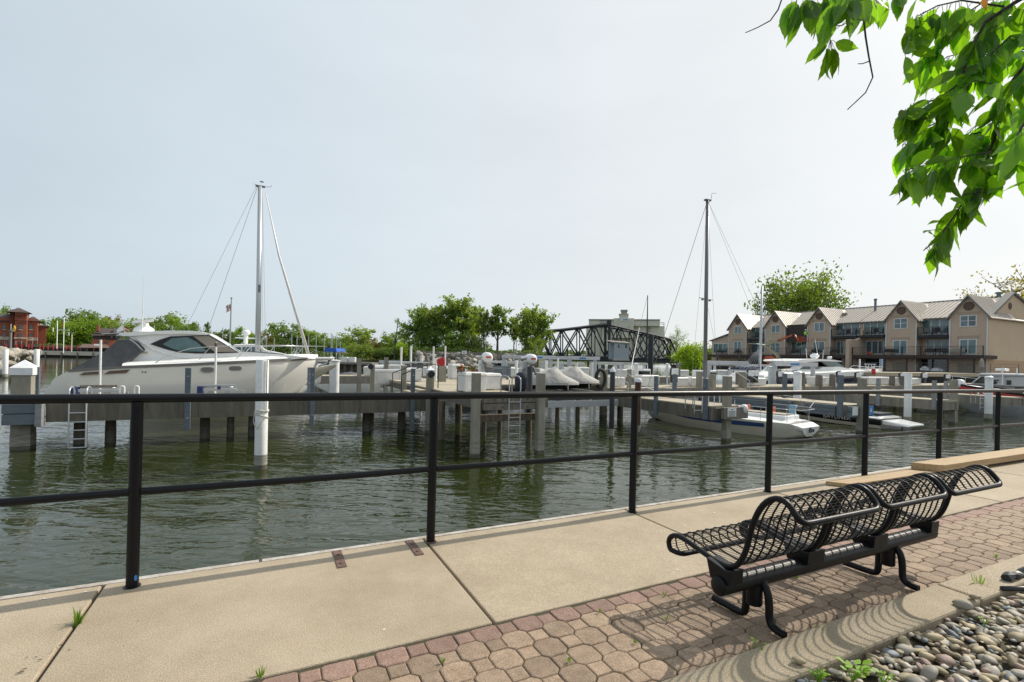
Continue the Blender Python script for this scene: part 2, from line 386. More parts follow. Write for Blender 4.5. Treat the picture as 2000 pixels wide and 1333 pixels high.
for k, (a, b) in enumerate([((0.10, 0.175, 0.03), (0.155, 0.25, 0.045)), ((0.10, 0.185, 0.014), (0.165, 0.27, 0.02)), ((0.07, 0.13, 0.03), (0.11, 0.18, 0.042)), ((0.115, 0.18, 0.042), (0.175, 0.25, 0.06)), ((0.16, 0.27, 0.012), (0.23, 0.35, 0.02)), ((0.15, 0.14, 0.045), (0.19, 0.18, 0.06))]):
    mat('foliage_%d' % k, a, 0.7, col2=b, vs=0.35, trans=0.35, rv=0.18)
mat('foliage_purple', (0.03, 0.014, 0.016), 0.8)
mat('far_grass', (0.09, 0.12, 0.03), 0.95, col2=(0.14, 0.14, 0.06), vs=0.4)
mat('far_ground', (0.12, 0.11, 0.08), 0.95, col2=(0.08, 0.09, 0.05), vs=0.05)

# water
def water_mat():
    m = bpy.data.materials.new('water'); m.use_nodes = True; MATS['water'] = m
    n, l = m.node_tree.nodes, m.node_tree.links; p = n['Principled BSDF']
    p.inputs['Base Color'].default_value = (0.020, 0.027, 0.006, 1)
    p.inputs['Roughness'].default_value = 0.035
    p.inputs['IOR'].default_value = 1.333; p.inputs['Specular IOR Level'].default_value = 0.75
    t = n.new('ShaderNodeTexCoord')
    vl = n.new('ShaderNodeVectorMath'); vl.operation = 'LENGTH'; l.new(t.outputs['Object'], vl.inputs[0])
    fr = n.new('ShaderNodeMapRange'); fr.inputs[1].default_value = 9; fr.inputs[2].default_value = 50; fr.inputs[3].default_value = 1.0; fr.inputs[4].default_value = .2; l.new(vl.outputs['Value'], fr.inputs[0])
    pn = n.new('ShaderNodeTexNoise'); pn.inputs['Scale'].default_value = .16; pn.inputs['Detail'].default_value = 2; l.new(t.outputs['Object'], pn.inputs['Vector'])
    pr_ = n.new('ShaderNodeMapRange'); pr_.inputs[1].default_value = .35; pr_.inputs[2].default_value = .65; pr_.inputs[3].default_value = .55; pr_.inputs[4].default_value = 1.25; l.new(pn.outputs['Fac'], pr_.inputs[0])
    mu = n.new('ShaderNodeMath'); mu.operation = 'MULTIPLY'; l.new(fr.outputs[0], mu.inputs[0]); l.new(pr_.outputs[0], mu.inputs[1])
    prev = None
    for sc, dist, rz, stx, det in ((0.5, 0.06, 63.7, 2.4, 2), (2.3, 0.062, 54, 2.8, 2), (7.0, 0.017, 72, 2.0, 2)):
        mp = n.new('ShaderNodeMapping'); mp.vector_type = 'TEXTURE'
        mp.inputs['Rotation'].default_value = (0, 0, RAD(rz - 90)); mp.inputs['Scale'].default_value = (stx, 1, 1)
        l.new(t.outputs['Object'], mp.inputs[0])
        nz = n.new('ShaderNodeTexNoise'); nz.inputs['Scale'].default_value = sc; nz.inputs['Detail'].default_value = det; nz.inputs['Distortion'].default_value = 0.5
        l.new(mp.outputs[0], nz.inputs['Vector'])
        b = n.new('ShaderNodeBump'); b.inputs['Strength'].default_value = 1.0
        dm = n.new('ShaderNodeMath'); dm.operation = 'MULTIPLY'; dm.inputs[1].default_value = dist; l.new(mu.outputs[0], dm.inputs[0]); l.new(dm.outputs[0], b.inputs['Distance'])
        l.new(nz.outputs['Fac'], b.inputs['Height'])
        if prev: l.new(prev, b.inputs['Normal'])
        prev = b.outputs[0]
    l.new(prev, p.inputs['Normal'])
water_mat()
# ============================================================ SETTING: ground, water, promenade
tag(MB().face([(-400, -300, -0.05), (700, -300, -0.05), (700, 3.44, -0.05), (-400, 3.44, -0.05)]).build('ground', 'soil'), kind='structure')
tag(MB().face([(-1500, 3.3, ZW), (1500, 3.3, ZW), (1500, 2600, ZW), (-1500, 2600, ZW)]).build('water', 'water'), kind='structure')
tag(MB().box(-120, 200, 3.44, 3.60, -3.0, -0.06).build('seawall', 'dock_stained'), 'stained concrete seawall below the railing at the edge of the walkway', 'seawall', kind='structure')
capm = MB()
x = -12.0
while x < 30:
    capm.box(x, x + 2.98, 3.472 + rnd.uniform(-0.004, 0.004), 3.515, -0.05, -0.004); x += 3.0
tag(capm.build('seawall_cap', 'weathered_steel'), kind='structure')

walk = tag(thing('walkway', None, None), kind='structure')
slab_me = None
jx = [-0.79 + 1.818 * k for k in range(-4, 13)]
for a, b in zip(jx, jx[1:]):
    cx = (a + b) / 2
    if slab_me is None:
        o = MB().box(-0.9, 0.9, 2.224, 3.462, -0.16, 0).build('slab', 'concrete_slab', walk, bevel=0.007); slab_me = o.data
    else:
        o = bpy.data.objects.new('slab', slab_me); COL.objects.link(o); o.parent = walk
        bv = o.modifiers.new('bevel', 'BEVEL'); bv.width = 0.007; bv.segments = 2
    o.location = (cx, 0, rnd.uniform(-0.003, 0.002)); o.rotation_euler = (0, 0, rnd.uniform(-0.0015, 0.0015))
o = MB().box(jx[-1], 120, 2.22, 3.46, -0.16, 0).build('slab', 'concrete_slab', walk)
o = MB().box(-60, jx[0], 2.22, 3.46, -0.16, 0).build('slab', 'concrete_slab', walk)

# pavers: octagons and squares in rows along the walkway
pav = tag(thing('brick_paving', None, None), kind='structure')
MB().box(-60, 120, 1.50, 2.222, -0.1, -0.014).build('joint_bed', 'joint_sand', pav)
P_, W_, Q_ = 0.222, 0.1335, 0.0815
def octo(y0=None, y1=None):
    w, q = W_ / 2, Q_ / 2
    p = [(w, -q), (w, q), (q, w), (-q, w), (-w, q), (-w, -q), (-q, -w), (q, -w)]
    if y1 is not None: p = clipy(p, y1, True)
    if y0 is not None: p = clipy(p, y0, False)
    return p
def sqr(y0=None, y1=None):
    q = Q_ / 2; p = [(q, -q), (q, q), (-q, q), (-q, -q)]
    if y1 is not None: p = clipy(p, y1, True)
    if y0 is not None: p = clipy(p, y0, False)
    return p
def paver_mb(poly, mb=None, cx=0, cy=0, cz=0):
    mb = mb or MB()
    mx_, my_ = sum(p[0] for p in poly) / len(poly), sum(p[1] for p in poly) / len(poly)
    def ring(k, z):
        out = []
        for x_, y_ in poly:
            dx, dy = x_ - mx_, y_ - my_; L = math.hypot(dx, dy); s_ = (L - k) / L
            out.append((cx + mx_ + dx * s_, cy + my_ + dy * s_, cz + z))
        return out
    mb.loft([ring(0, -0.05), ring(0, -0.007), ring(0.003, -0.002), ring(0.009, 0)], caps=True)
    return mb
pavm = {}
cells = []
for iy in range(7):
    yc = 2.160 - 0.111 * iy
    for k in range(-60, 150):
        xc = 0.072 + 0.111 * k
        isoct = (k + iy) % 2 == 0
        y0 = 1.518 - yc; y1 = 2.212 - yc
        if iy == 6 and not isoct: continue
        key = (isoct, iy == 0, iy == 6)
        cells.append((DEP(xc, yc), xc, yc, key, y0, y1, iy))
cells.sort()
vis = [c for c in cells if c[1] > -0.35 - (2.2 - c[2]) * 0.1 and c[0] > 0.9]
vis_ids = set(id(c) for c in vis[:298])
rest = {'paver_tan': MB(), 'paver_red': MB()}
for c in cells:
    d, xc, yc, key, y0, y1, iy = c
    poly = (octo if key[0] else sqr)(y0 if key[2] else None, y1 if key[1] else None)
    red = iy == 0
    z = -0.004 + rnd.uniform(-0.003, 0.002)
    if id(c) in vis_ids:
        if key not in pavm: pavm[key] = paver_mb(poly).build('paver', 'paver_red' if red else 'paver_tan', pav); o = pavm[key]
        else:
            o = bpy.data.objects.new('paver', pavm[key].data); COL.objects.link(o); o.parent = pav
        o.location = (xc + rnd.uniform(-.001, .001), yc + rnd.uniform(-.001, .001), z)
        o.rotation_euler = (rnd.uniform(-.014, .014), rnd.uniform(-.014, .014), rnd.uniform(-.018, .018))
    else:
        paver_mb(poly, rest['paver_red' if red else 'paver_tan'], xc, yc, z)
for k_, mbx in rest.items():
    tag(mbx.build('paver', k_, pav), kind='stuff')

kerb = tag(thing('kerb', None, None), kind='structure')
for k in range(-6, 12):
    a = 3.58 + 2.44 * k
    MB().box(a + 0.004, a + 2.436, 1.302, 1.513, -0.12, 0.022).build('kerb_stone', 'concrete_kerb', kerb, bevel=0.014)
tag(MB().face([(-30, -12, -0.03), (60, -12, -0.03), (60, 1.31, -0.03), (-30, 1.31, -0.03)]).build('gravel_bed', 'soil'), kind='structure')

# river stones
def stone_mesh(seed):
    bm = bmesh.new(); bmesh.ops.create_icosphere(bm, subdivisions=2, radius=0.5)
    r_ = random.Random(seed); off = Vector((r_.uniform(0, 50), r_.uniform(0, 50), r_.uniform(0, 50)))
    sx, sy, sz = r_.uniform(0.95, 1.25), r_.uniform(0.6, 0.82), r_.uniform(0.34, 0.55)
    for v in bm.verts:
        n_ = mnoise.noise(v.co * 1.7 + off) * 0.36 + mnoise.noise(v.co * 3.5 + off) * 0.12
        v.co *= 1 + n_; v.co.x *= sx; v.co.y *= sy; v.co.z *= sz
        if v.co.z > 0.14 and seed % 3 == 0: v.co.z = 0.14 + (v.co.z - 0.14) * 0.3
    return bm
SM = ['stone_olive'] * 5 + ['stone_grey'] * 3 + ['stone_pink', 'stone_blue', 'stone_pale', 'stone_pale']
stone_bms = [stone_mesh(s) for s in range(7)]
stone_me = {}
gravel = tag(thing('gravel', None, None), kind='stuff')
gravel['label'] = 'mixed river stones filling the bed beside the kerb'
sts = []
yy = 0.22
while yy < 1.32:
    xx = 0.9
    while xx < 6.6:
        s_ = rnd.choice([0.024, 0.03, 0.036, 0.04, 0.045, 0.055, 0.075]) * rnd.uniform(0.85, 1.2)
        x_, y_ = xx + rnd.uniform(-.018, .018), yy + rnd.uniform(-.018, .018)
        if y_ < 1.30 - s_ * 0.3:
            sts.append((x_, y_, -0.022 + rnd.uniform(0, 0.026) + 0.015 * mnoise.noise(Vector((x_ * 3, y_ * 3, 0))), s_))
        xx += 0.040
    yy += 0.036
for (px, py, s_) in ((1828, 1163 + 10, 0.0), (1903, 1166, 0.06), (1880, 1181, 0.09), (1562, 1290, 0.06)):
    if s_: g = G(px, py, 0.04); sts.append((g[0], g[1], 0.04, s_))
def inframe(x_, y_, z_):
    d = Vector((x_, y_, z_ - EYE)); dd = d.dot(_fw)
    if dd < 0.2: return None
    u = CX0 + FPX * d.dot(_rt) / dd; v = CY0 - FPX * d.dot(_up) / dd
    return (u, v, dd)
def instone(x_, y_, z_):
    q = inframe(x_, y_, z_)
    return q is not None and q[0] < 2040 and q[1] < 1370
sts.sort(key=lambda t: -(t[3] / DEP(t[0], t[1])) if instone(t[0], t[1], 0) else 9)
rest = {m_: MB() for m_ in set(SM)}
for i, (x_, y_, z_, s_) in enumerate(sts):
    m_ = rnd.choice(SM); k = rnd.randrange(7)
    rot = (rnd.gauss(0, .28), rnd.gauss(0, .28), rnd.uniform(0, 6.28))
    if i < 296:
        key = (k, m_)
        if key not in stone_me:
            me = bpy.data.meshes.new('river_stone'); stone_bms[k].to_mesh(me); me.materials.append(MATS[m_]); me.shade_smooth(); stone_me[key] = me
        o = bpy.data.objects.new('river_stone', stone_me[key]); COL.objects.link(o); o.parent = gravel
        o.location = (x_, y_, z_); o.scale = (s_, s_, s_); o.rotation_euler = rot
    else:
        from mathutils import Euler
        Mx = Matrix.Translation((x_, y_, z_)) @ Euler(rot).to_matrix().to_4x4() @ Matrix.Scale(s_, 4)
        mb = rest[m_]; b = len(mb.v)
        mb.v += [tuple(Mx @ v.co) for v in stone_bms[k].verts]
        for f in stone_bms[k].faces: mb._f([b + v.index for v in f.verts])
for m_, mb in rest.items():
    if mb.v: tag(mb.build('river_stone', m_, gravel, smooth=True), kind='stuff')

# ============================================================ railing
rail = thing('guard_railing', 'black painted pipe railing along the water edge of the walkway', 'railing', (-0.63, 3.375, 0))
YR = 3.375
def zr(x): return 1.038 - 0.0060 * (x + 0.63)
def zm(x): return 0.522 - 0.0056 * (x + 0.63)
pxs = [-5.9, -4.15, -2.4, -0.635, 1.065, 2.862, 4.615, 6.31, 7.99, 9.66, 11.35, 13.1, 14.8, 16.5, 18.2, 19.9]
for i, x in enumerate(pxs):
    MB().tube([(x - 0.006, YR, 0.0), (x, YR, zr(x) - 0.02)], 0.030, 14).build('post', 'black_paint', rail, smooth=40)
    fl = MB().lathe([(0.041, -0.002), (0.041, 0.004), (0.034, 0.006)], (x - 0.006, YR, 0), 16).build('base_plate', 'rust' if i == 4 else 'black_paint', rail)
MB().tube([(x, YR, zr(x)) for x in [-6.4] + pxs + [20.3]], 0.0255, 14).build('top_rail', 'black_paint', rail, smooth=40)
for a, b in zip(pxs, pxs[1:]):
    n = 6
    MB().tube([(a + 0.025 + (b - a - 0.05) * t / n, YR, zm(a + (b - a) * t / n) - 0.004 * math.sin(math.pi * t / n)) for t in range(n + 1)], 0.0215, 12).build('middle_rail', 'black_paint', rail, smooth=40)
b = MB()
for (a, c, r_) in ((-0.605, 0.045, 0.008), (-0.612, 0.07, 0.005)): b.lathe([(0.0, 0), (r_, 0.001), (r_ * 0.6, 0.002), (0.0, 0.0025)], (0, 0, 0), 7, 'y')
b.v = [(v[0] - 0.625 + 0.005, YR - 0.0325 + v[1] * 0.5, v[2] * 2.2 + 0.055) for v in b.v]
b.build('paint_mark', 'sign_blue', rail)

# rusty anchor straps on the slab edge
for nm, lab, xa in (('a', 'rusty steel strap plate let into the slab, the one farther from the railing post', 0.44), ('b', 'rusty steel strap plate let into the slab beside the foot of the railing post', 0.925)):
    t = thing('strap_plate', lab, 'metal plate', (xa, 3.30, 0), 'strap plates on the slab edge')
    MB().box(xa - 0.028, xa + 0.028, 3.17, 3.455, 0.001, 0.006).build('plate', 'rust', t, bevel=0.002)
    for yb in (3.23, 3.37): MB().lathe([(0.010, 0.006), (0.010, 0.010), (0.005, 0.012)], (xa, yb, 0), 8).build('bolt', 'rust', t)

# long timber boards lying on the slab
t = thing('timber_board', 'long tan board lying on the slab under the railing, lower one, with a split end', 'board', (5.4, 3.3, 0), 'boards by the railing')
MB().prism([(5.46, 3.31), (5.62, 3.12), (8.6, 3.09), (8.6, 3.33)], 'z', 0.002, 0.042).build('board', 'plank_wood', t, bevel=0.003)
t = thing('timber_board', 'long thick tan board stacked on top of the other, running out to the right', 'board', (7.2, 3.2, 0.04), 'boards by the railing')
MB().prism([(7.15, 3.30), (7.30, 3.09), (7.36, 3.05), (13.2, 3.02), (13.2, 3.28)], 'z', 0.045, 0.125).build('board', 'plank_wood', t, bevel=0.004)

# ============================================================ bench
bench = thing('bench', 'black metal mesh three-seat bench on pavers facing the water', 'bench', (2.9, 1.7, 0))
PROF = [(1.965, .275), (2.012, .262), (2.040, .285), (2.050, .325), (2.022, .360), (1.975, .372), (1.912, .364), (1.835, .348), (1.76, .334), (1.70, .327), (1.650, .330), (1.610, .352), (1.583, .390), (1.562, .440), (1.548, .495), (1.536, .550), (1.515, .610), (1.488, .662), (1.452, .702), (1.408, .722), (1.366, .713), (1.338, .685), (1.318, .655), (1.300, .640)]
def resample(pts, step):
    out = [pts[0]]; acc = 0
    for a, b in zip(pts, pts[1:]):
        L = math.hypot(b[0] - a[0], b[1] - a[1]); t = step - acc
        while t <= L:
            out.append((a[0] + (b[0] - a[0]) * t / L, a[1] + (b[1] - a[1]) * t / L)); t += step
        acc = L - (t - step)
    return out
def smooth2(pts, it=1):
    for _ in range(it):
        o = [pts[0]]
        for a, b in zip(pts, pts[1:]):
            o += [(a[0] * .75 + b[0] * .25, a[1] * .75 + b[1] * .25), (a[0] * .25 + b[0] * .75, a[1] * .25 + b[1] * .75)]
        pts = o + [pts[-1]]
    return pts
PR = smooth2(PROF)
BX0, SEGW = 1.972, 0.612
proto = None
for s in range(3):
    x0 = BX0 + s * SEGW + 0.006; x1 = x0 + SEGW - 0.012
    if s == 0:
        fr = MB()
        loop = [(x0 + .014, p[0], p[1]) for p in PR]
        loop2 = [(x1 - .014, p[0], p[1]) for p in PR]
        def rc(a, b, p):   # rounded corner run along X
            y, z = p; q = []
            for t in (0.0, .35, .7, 1): pass
            return [(a, y, z), (b, y, z)]
        def bz(a, c, b): return [tuple(a[i] * (1 - t) ** 2 + 2 * c[i] * t * (1 - t) + b[i] * t * t for i in range(3)) for t in (.15, .35, .5, .65, .85)]
        k_ = 4; f0, f1 = loop[0], loop2[0]; b0, b1 = loop[-1], loop2[-1]; o_ = .045
        path = loop[k_:-k_] + bz(loop[-k_ - 1], b0, (b0[0] + o_, b0[1], b0[2])) + [(b0[0] + o_ + .01, b0[1], b0[2]), (b1[0] - o_ - .01, b1[1], b1[2])] + bz((b1[0] - o_, b1[1], b1[2]), b1, loop2[-k_ - 1])
        path += loop2[k_:-k_][::-1] + bz(loop2[k_], f1, (f1[0] - o_, f1[1], f1[2])) + [(f1[0] - o_ - .01, f1[1], f1[2]), (f0[0] + o_ + .01, f0[1], f0[2])] + bz((f0[0] + o_, f0[1], f0[2]), f0, loop[k_]) + [loop[k_]]
        fr.tube(path, 0.0135, 10)
        seat = fr.build('seat', 'bench_plastisol', bench, smooth=50)
        ms = MB()
        for (y, z) in resample(PR, 0.0125)[1:-1]: ms.tube([(x0 + .014, y, z), (x1 - .014, y, z)], 0.0013, 5, False)
        nr = 9
        for k in range(1, nr):
            xk = x0 + (x1 - x0) * k / nr
            ms.tube([(xk, p[0], p[1]) for p in PROF], 0.0042, 6, False)
        wm = ms.build('wire_mesh', 'bench_plastisol', seat, smooth=60)
    else:
        o = bpy.data.objects.new('seat', seat.data); COL.objects.link(o); o.parent = bench; o.location = (SEGW * s, 0, 0)
        o2 = bpy.data.objects.new('wire_mesh', wm.data); COL.objects.link(o2); o2.parent = o
TY, TZ = 1.672, 0.238
MB().lathe([(0.0, 1.935), (0.030, 1.935), (0.045, 1.945), (0.045, 3.865), (0.030, 3.875), (0.0, 3.875)], (0, TY, TZ), 22, 'x').build('support_tube', 'bench_plastisol', bench, smooth=40)
for xb in (2.0, 2.60, 3.20, 3.80):
    w = 0.045 if xb in (2.0, 3.80) else 0.07
    MB().prism([(TY - .055, TZ + .02), (TY + .06, TZ + .02), (TY + .085, .345), (TY - .03, .322), (TY - .06, .33)], 'x', xb - w, xb + w).build('bracket', 'bench_plastisol', bench, bevel=0.004)
for xl in (2.20, 3.385):
    MB().lathe([(0.036, 0.105), (0.038, 0.11), (0.038, 0.24)], (xl, TY, 0), 18).build('stub', 'bench_plastisol', bench, smooth=40)
    def arc(pts): return [(xl + (0.012 if True else 0), a, b) for a, b in smooth2(pts, 2)]
    MB().tube(arc([(TY + .052, .205), (TY + .056, .14), (TY + .056, .05), (TY + .072, .024), (TY + .115, .020), (TY + .19, .020), (TY + .258, .020)]), 0.0185, 12).build('leg', 'bench_plastisol', bench, smooth=50)
    MB().tube([(xl + .02, a, b) for a, b in smooth2([(TY - .030, .225), (TY - .060, .18), (TY - .068, .12), (TY - .068, .06), (TY - .082, .030), (TY - .115, .021), (TY - .152, .020)], 2)], 0.0185, 12).build('leg', 'bench_plastisol', bench, smooth=50)

# ============================================================ small plants and litter on the ground
def tuft(px, py, lab, n=26, h=0.07, z=0.0, spread=0.03, m='grass_green', grp='weeds in the joints'):
    gx, gy = G(px, py, z); mb = MB()
    for i in range(n):
        a = rnd.uniform(0, 6.28); r_ = rnd.uniform(0, spread); bx, by = gx + r_ * math.cos(a) * .5, gy + r_ * math.sin(a) * .5
        hh = h * rnd.uniform(.4, 1.1); lean = rnd.uniform(.1, .8) * hh; w = rnd.uniform(.0012, .0026)
        dx, dy = math.cos(a), math.sin(a)
        p = [(bx - dy * w, by + dx * w, z), (bx + dy * w, by - dx * w, z)]
        q = [(bx + dx * lean * .4 + dy * w, by + dy * lean * .4 - dx * w, z + hh * .6), (bx + dx * lean * .4 - dy * w, by + dy * lean * .4 + dx * w, z + hh * .6)]
        mb.face(p + q); mb.face([q[1], q[0], (bx + dx * lean, by + dy * lean, z + hh * .92)])
    o = mb.build('grass_tuft', m, None)
    return tag(o, lab, 'weed', grp)
tuft(152, 1222, 'bright green grass tuft growing in the open slab joint at lower left', 46, 0.085, -0.01)
tuft(1555, 1128, 'grass tuft between pavers under the middle of the bench', 26, 0.07)
tuft(865, 1293, 'tiny moss tuft among pavers nearest the bottom edge', 14, 0.02)
tuft(1112, 1292, 'low green moss patch in a paver joint right of the slab joint line', 16, 0.018)
tuft(1172, 1196, 'small weed against the red edge pavers', 12, 0.03)
tuft(1298, 1164, 'small weed in the paver joint before the bench', 12, 0.035)
tuft(1240, 1255, 'little weed between pavers in the shadow of the seat', 12, 0.022)
tuft(1600, 1233, 'small weed at the kerb behind the bench', 14, 0.045)
tuft(1946, 1088, 'small weed in the sunny pavers near the kerb', 14, 0.03)
tuft(1302, 1208, 'sparse weed at the edge of the seat shadow', 10, 0.02)
tuft(508, 1322, 'weed sprouting at the slab edge by the first pavers', 20, 0.04)
tuft(1915, 1140, 'dry grass wisps at the kerb beside the black edging pipe', 22, 0.06, 0.02, 0.08)
def weedleaf(px, py, lab, n, size, z=0.03):
    gx, gy = G(px, py, z); mb = MB()
    for i in range(n):
        a = rnd.uniform(0, 6.28); r_ = rnd.uniform(0.2, 1) * size; el = rnd.uniform(.2, 1.0)
        c = Vector((gx, gy, z)) + Vector((math.cos(a) * r_ * .5, math.sin(a) * r_ * .5, rnd.uniform(0, size * .5)))
        d = Vector((math.cos(a), math.sin(a), el * .5)).normalized() * size * rnd.uniform(.25, .5); s_ = Vector((-math.sin(a), math.cos(a), 0)) * d.length * .32
        mb.face([c, c + d * .4 - s_, c + d * .8 - s_ * .6, c + d]); mb.face([c, c + d, c + d * .8 + s_ * .6, c + d * .4 + s_])
        mb.tube([(gx, gy, z - .03), tuple(c)], 0.0012, 4, False)
    return tag(mb.build('weed', 'weed_green'), lab, 'weed', 'leafy weeds in the stones')
weedleaf(1665, 1318, 'leafy green weed growing through stones at the bottom edge', 20, 0.09)
weedleaf(1600, 1322, 'low ragged weed beside the leafy one at the kerb corner', 26, 0.05)
weedleaf(1725, 1325, 'small bright weed to the right of the leafy weed', 16, 0.05)
weedleaf(1923, 1213, 'tiny yellow-green weed among the river stones near the kerb', 10, 0.03)
weedleaf(1475, 1262, 'dark fallen leaves lying beside the near bench leg', 7, 0.06, 0.012)
t = thing('edging_pipe', 'black plastic edging pipe with crumpled film lying on stones at right edge', 'edging', (4.0, 1.25, 0.04))
g0, g1 = G(1957, 1150, .03), G(2040, 1150, .03)
MB().tube([(g0[0], g0[1], .03), (g1[0], g1[1], .03)], 0.014, 12).build('pipe', 'pile_black', t, smooth=True)
cr = MB(); g0 = G(1965, 1133, .03); g1 = G(2010, 1118, .03)
rr = []
for i in range(9):
    f = i / 8; c = Vector((g0[0] + (g1[0] - g0[0]) * f, g0[1] + (g1[1] - g0[1]) * f, .04 + .015 * math.sin(f * 9)))
    rr.append([c + Vector((0, math.cos(a) * (.02 + .012 * rnd.random()), math.sin(a) * (.016 + .012 * rnd.random()))) for a in [k * 6.28 / 7 for k in range(7)]])
cr.loft(rr).build('film', 'pile_black', t)
lit = MB()
for (px, py, s_) in ((40, 1315, .03), (48, 1308, .02), (78, 1290, .018), (70, 1285, .014), (118, 1262, .022), (101, 1246, .008), (135, 1271, .015), (100, 1275, .01), (108, 1238, .006), (269, 1214, .012), (52, 1286, .013), (172, 1172, .008), (375, 1125, .008)):
    gx, gy = G(px, py, 0); a = rnd.uniform(0, 3.1)
    for j in range(2):
        a += 0.5; dx, dy = math.cos(a) * s_ * .5, math.sin(a) * s_ * .5
        lit.face([(gx - dx, gy - dy, .002), (gx + dy * .25, gy - dx * .25, .005), (gx + dx, gy + dy, .003), (gx - dy * .2, gy + dx * .2, .004)])
tag(lit.build('leaf_litter', 'bark_dark'), 'brown leaf and twig scraps scattered on the slab', 'litter', kind='stuff')
lit = MB()
for (px, py) in ((86, 1170), (166, 1157), (1337, 1027), (1395, 1002), (1323, 1113), (1640, 1250), (750, 1230), (1560, 950), (1290, 1040)):
    gx, gy = G(px, py, 0)
    lit.face([(gx + .008 * math.cos(a) * rnd.uniform(.4, 1.5), gy + .006 * math.sin(a) * rnd.uniform(.4, 1.5), .0015) for a in [k * 6.28 / 8 for k in range(8)]])
tag(lit.build('bird_droppings', 'white_paint'), 'small white splashes on the slab', 'droppings', kind='stuff')

# ============================================================ overhanging cherry tree
cherry = thing('cherry_tree', 'leafy cherry branch hanging into the top right corner over the bench', 'tree', (5.0, -1.6, 0))
def leaf_mesh(seed):
    r_ = random.Random(seed); mb = MB(); wd = r_.uniform(.185, .235); cv = r_.uniform(.05, .28); fold = r_.uniform(.08, .22)
    st = [(0.0, .0), (.04, .22), (.10, .46), (.18, .72), (.28, .90), (.38, .99), (.48, 1.0), (.58, .93), (.67, .80), (.76, .61), (.83, .42), (.89, .24), (.94, .12), (1.0, 0.0)]
    rows = []
    for i, (t, w) in enumerate(st):
        zc = -cv * t * t; ww = wd * w; j = .006 * (1 if i % 2 else -1)
        rows.append([(t, -ww + j, zc + fold * ww + .010 * r_.uniform(-1, 1)), (t + .008, -ww * .5, zc + fold * ww * .35), (t, 0, zc), (t + .008, ww * .5, zc + fold * ww * .35), (t, ww - j, zc + fold * ww + .010 * r_.uniform(-1, 1))])
    b = 0
    mb.v = [p for r in rows for p in r]
    for i in range(len(rows) - 1):
        for k in range(4): mb._f((i * 5 + k, i * 5 + k + 1, (i + 1) * 5 + k + 1, (i + 1) * 5 + k))
    me = bpy.data.meshes.new('leaf'); me.from_pydata(mb.v, [], mb.f); me.shade_smooth(); return me
leaf_mes = []
for s in range(6):
    me = leaf_mesh(s); me.materials.append(MATS['leaf_rust' if s == 5 else 'leaf_green']); leaf_mes.append(me)
leaves = []
def add_leaf(p, d, L, rust=False):
    d = d.normalized(); side = d.cross(Vector((rnd.uniform(-1, 1), rnd.uniform(-1, 1), rnd.uniform(-.2, 1))))
    if side.length < .1: side = d.orthogonal()
    side.normalize(); up = side.cross(d)
    st = p + d * 0.25 * L
    M_ = Matrix((( d.x, side.x, up.x, st.x), (d.y, side.y, up.y, st.y), (d.z, side.z, up.z, st.z), (0, 0, 0, 1))) @ Matrix.Diagonal((L, L * rnd.uniform(.82, 1.1), L, 1))
    leaves.append((5 if rust else rnd.randrange(5), M_)); stems.tube([p, p + d * .12 * L + Vector((0, 0, .004)), st], 0.0009, 4, False)
stems = MB(); twigs = MB()
def _ip(tab, v):
    for (a, p_), (b, q_) in zip(tab, tab[1:]):
        if v <= b: return p_ + (q_ - p_) * max(0, (v - a)) / (b - a)
    return tab[-1][1]
def crown_ok(p):
    q = inframe(p.x, p.y, p.z)
    if q is None: return True
    x_, y_ = q[0], q[1]
    if x_ > 2010 or y_ < 0: return True
    return x_ > _ip([(-50, 1748), (180, 1755), (230, 1735), (400, 1738), (435, 1785), (600, 1790)], y_) and y_ < _ip([(1735, 385), (1795, 438), (1800, 565), (1840, 560), (1865, 520), (1905, 462), (1962, 412), (1975, 330), (2010, 360)], x_)
masked = [False]
def twig(pts, r0, r1, nleaf, L=(.055, .085), droop=.9, skip=0.0):
    j0 = rnd.uniform(-.12, .22) if masked[0] else 0.0
    P = [DP(a, b, c + j0 * min(1, k / 2)) for k, (a, b, c) in enumerate(pts)]
    rs = [r0 + (r1 - r0) * i / (len(P) - 1) for i in range(len(P))]
    pp = []
    for i, p in enumerate(P): pp.append(p + Vector((rnd.uniform(-1, 1), rnd.uniform(-1, 1), rnd.uniform(-1, 1))) * .004)
    twigs.tube(pp, rs, 6)
    for i in range(nleaf):
        t = skip + (1 - skip) * (i + rnd.uniform(0, .8)) / nleaf; t = min(t, .999) * (len(P) - 1); k = int(t); q = P[k].lerp(P[k + 1], t - k)
        d = Vector((rnd.uniform(-1, 1), rnd.uniform(-1, 1), rnd.uniform(-.5, .5))) * rnd.uniform(.35, .95) + Vector((0, 0, -droop * rnd.uniform(.55, 1.1)))
        d += (P[-1] - P[0]).normalized() * .35
        LL = rnd.uniform(*L)
        if masked[0]:
            for tr in range(8):
                if crown_ok(q + d.normalized() * LL * 1.25): break
                d = Vector((rnd.uniform(-1, 1), rnd.uniform(-1, 1), rnd.uniform(-.9, .6))) + _r0 * .12 * tr; LL = rnd.uniform(*L) * (1 - .05 * tr)
            else: continue
        add_leaf(q, d, LL, rnd.random() < .012)
twig([(1760, -60, 1.45), (1690, -30, 1.42), (1630, -20, 1.4), (1580, -14, 1.38), (1548, -6, 1.36)], .004, .0015, 24, (.07, .115), 1.7, .1)
twig([(1700, -40, 1.3), (1665, -22, 1.28), (1630, -16, 1.27)], .003, .0015, 9, (.09, .125), 1.9)
twig([(1800, -50, 1.6), (1745, -15, 1.55), (1705, -2, 1.5)], .003, .0015, 12, (.06, .09), 1.5)
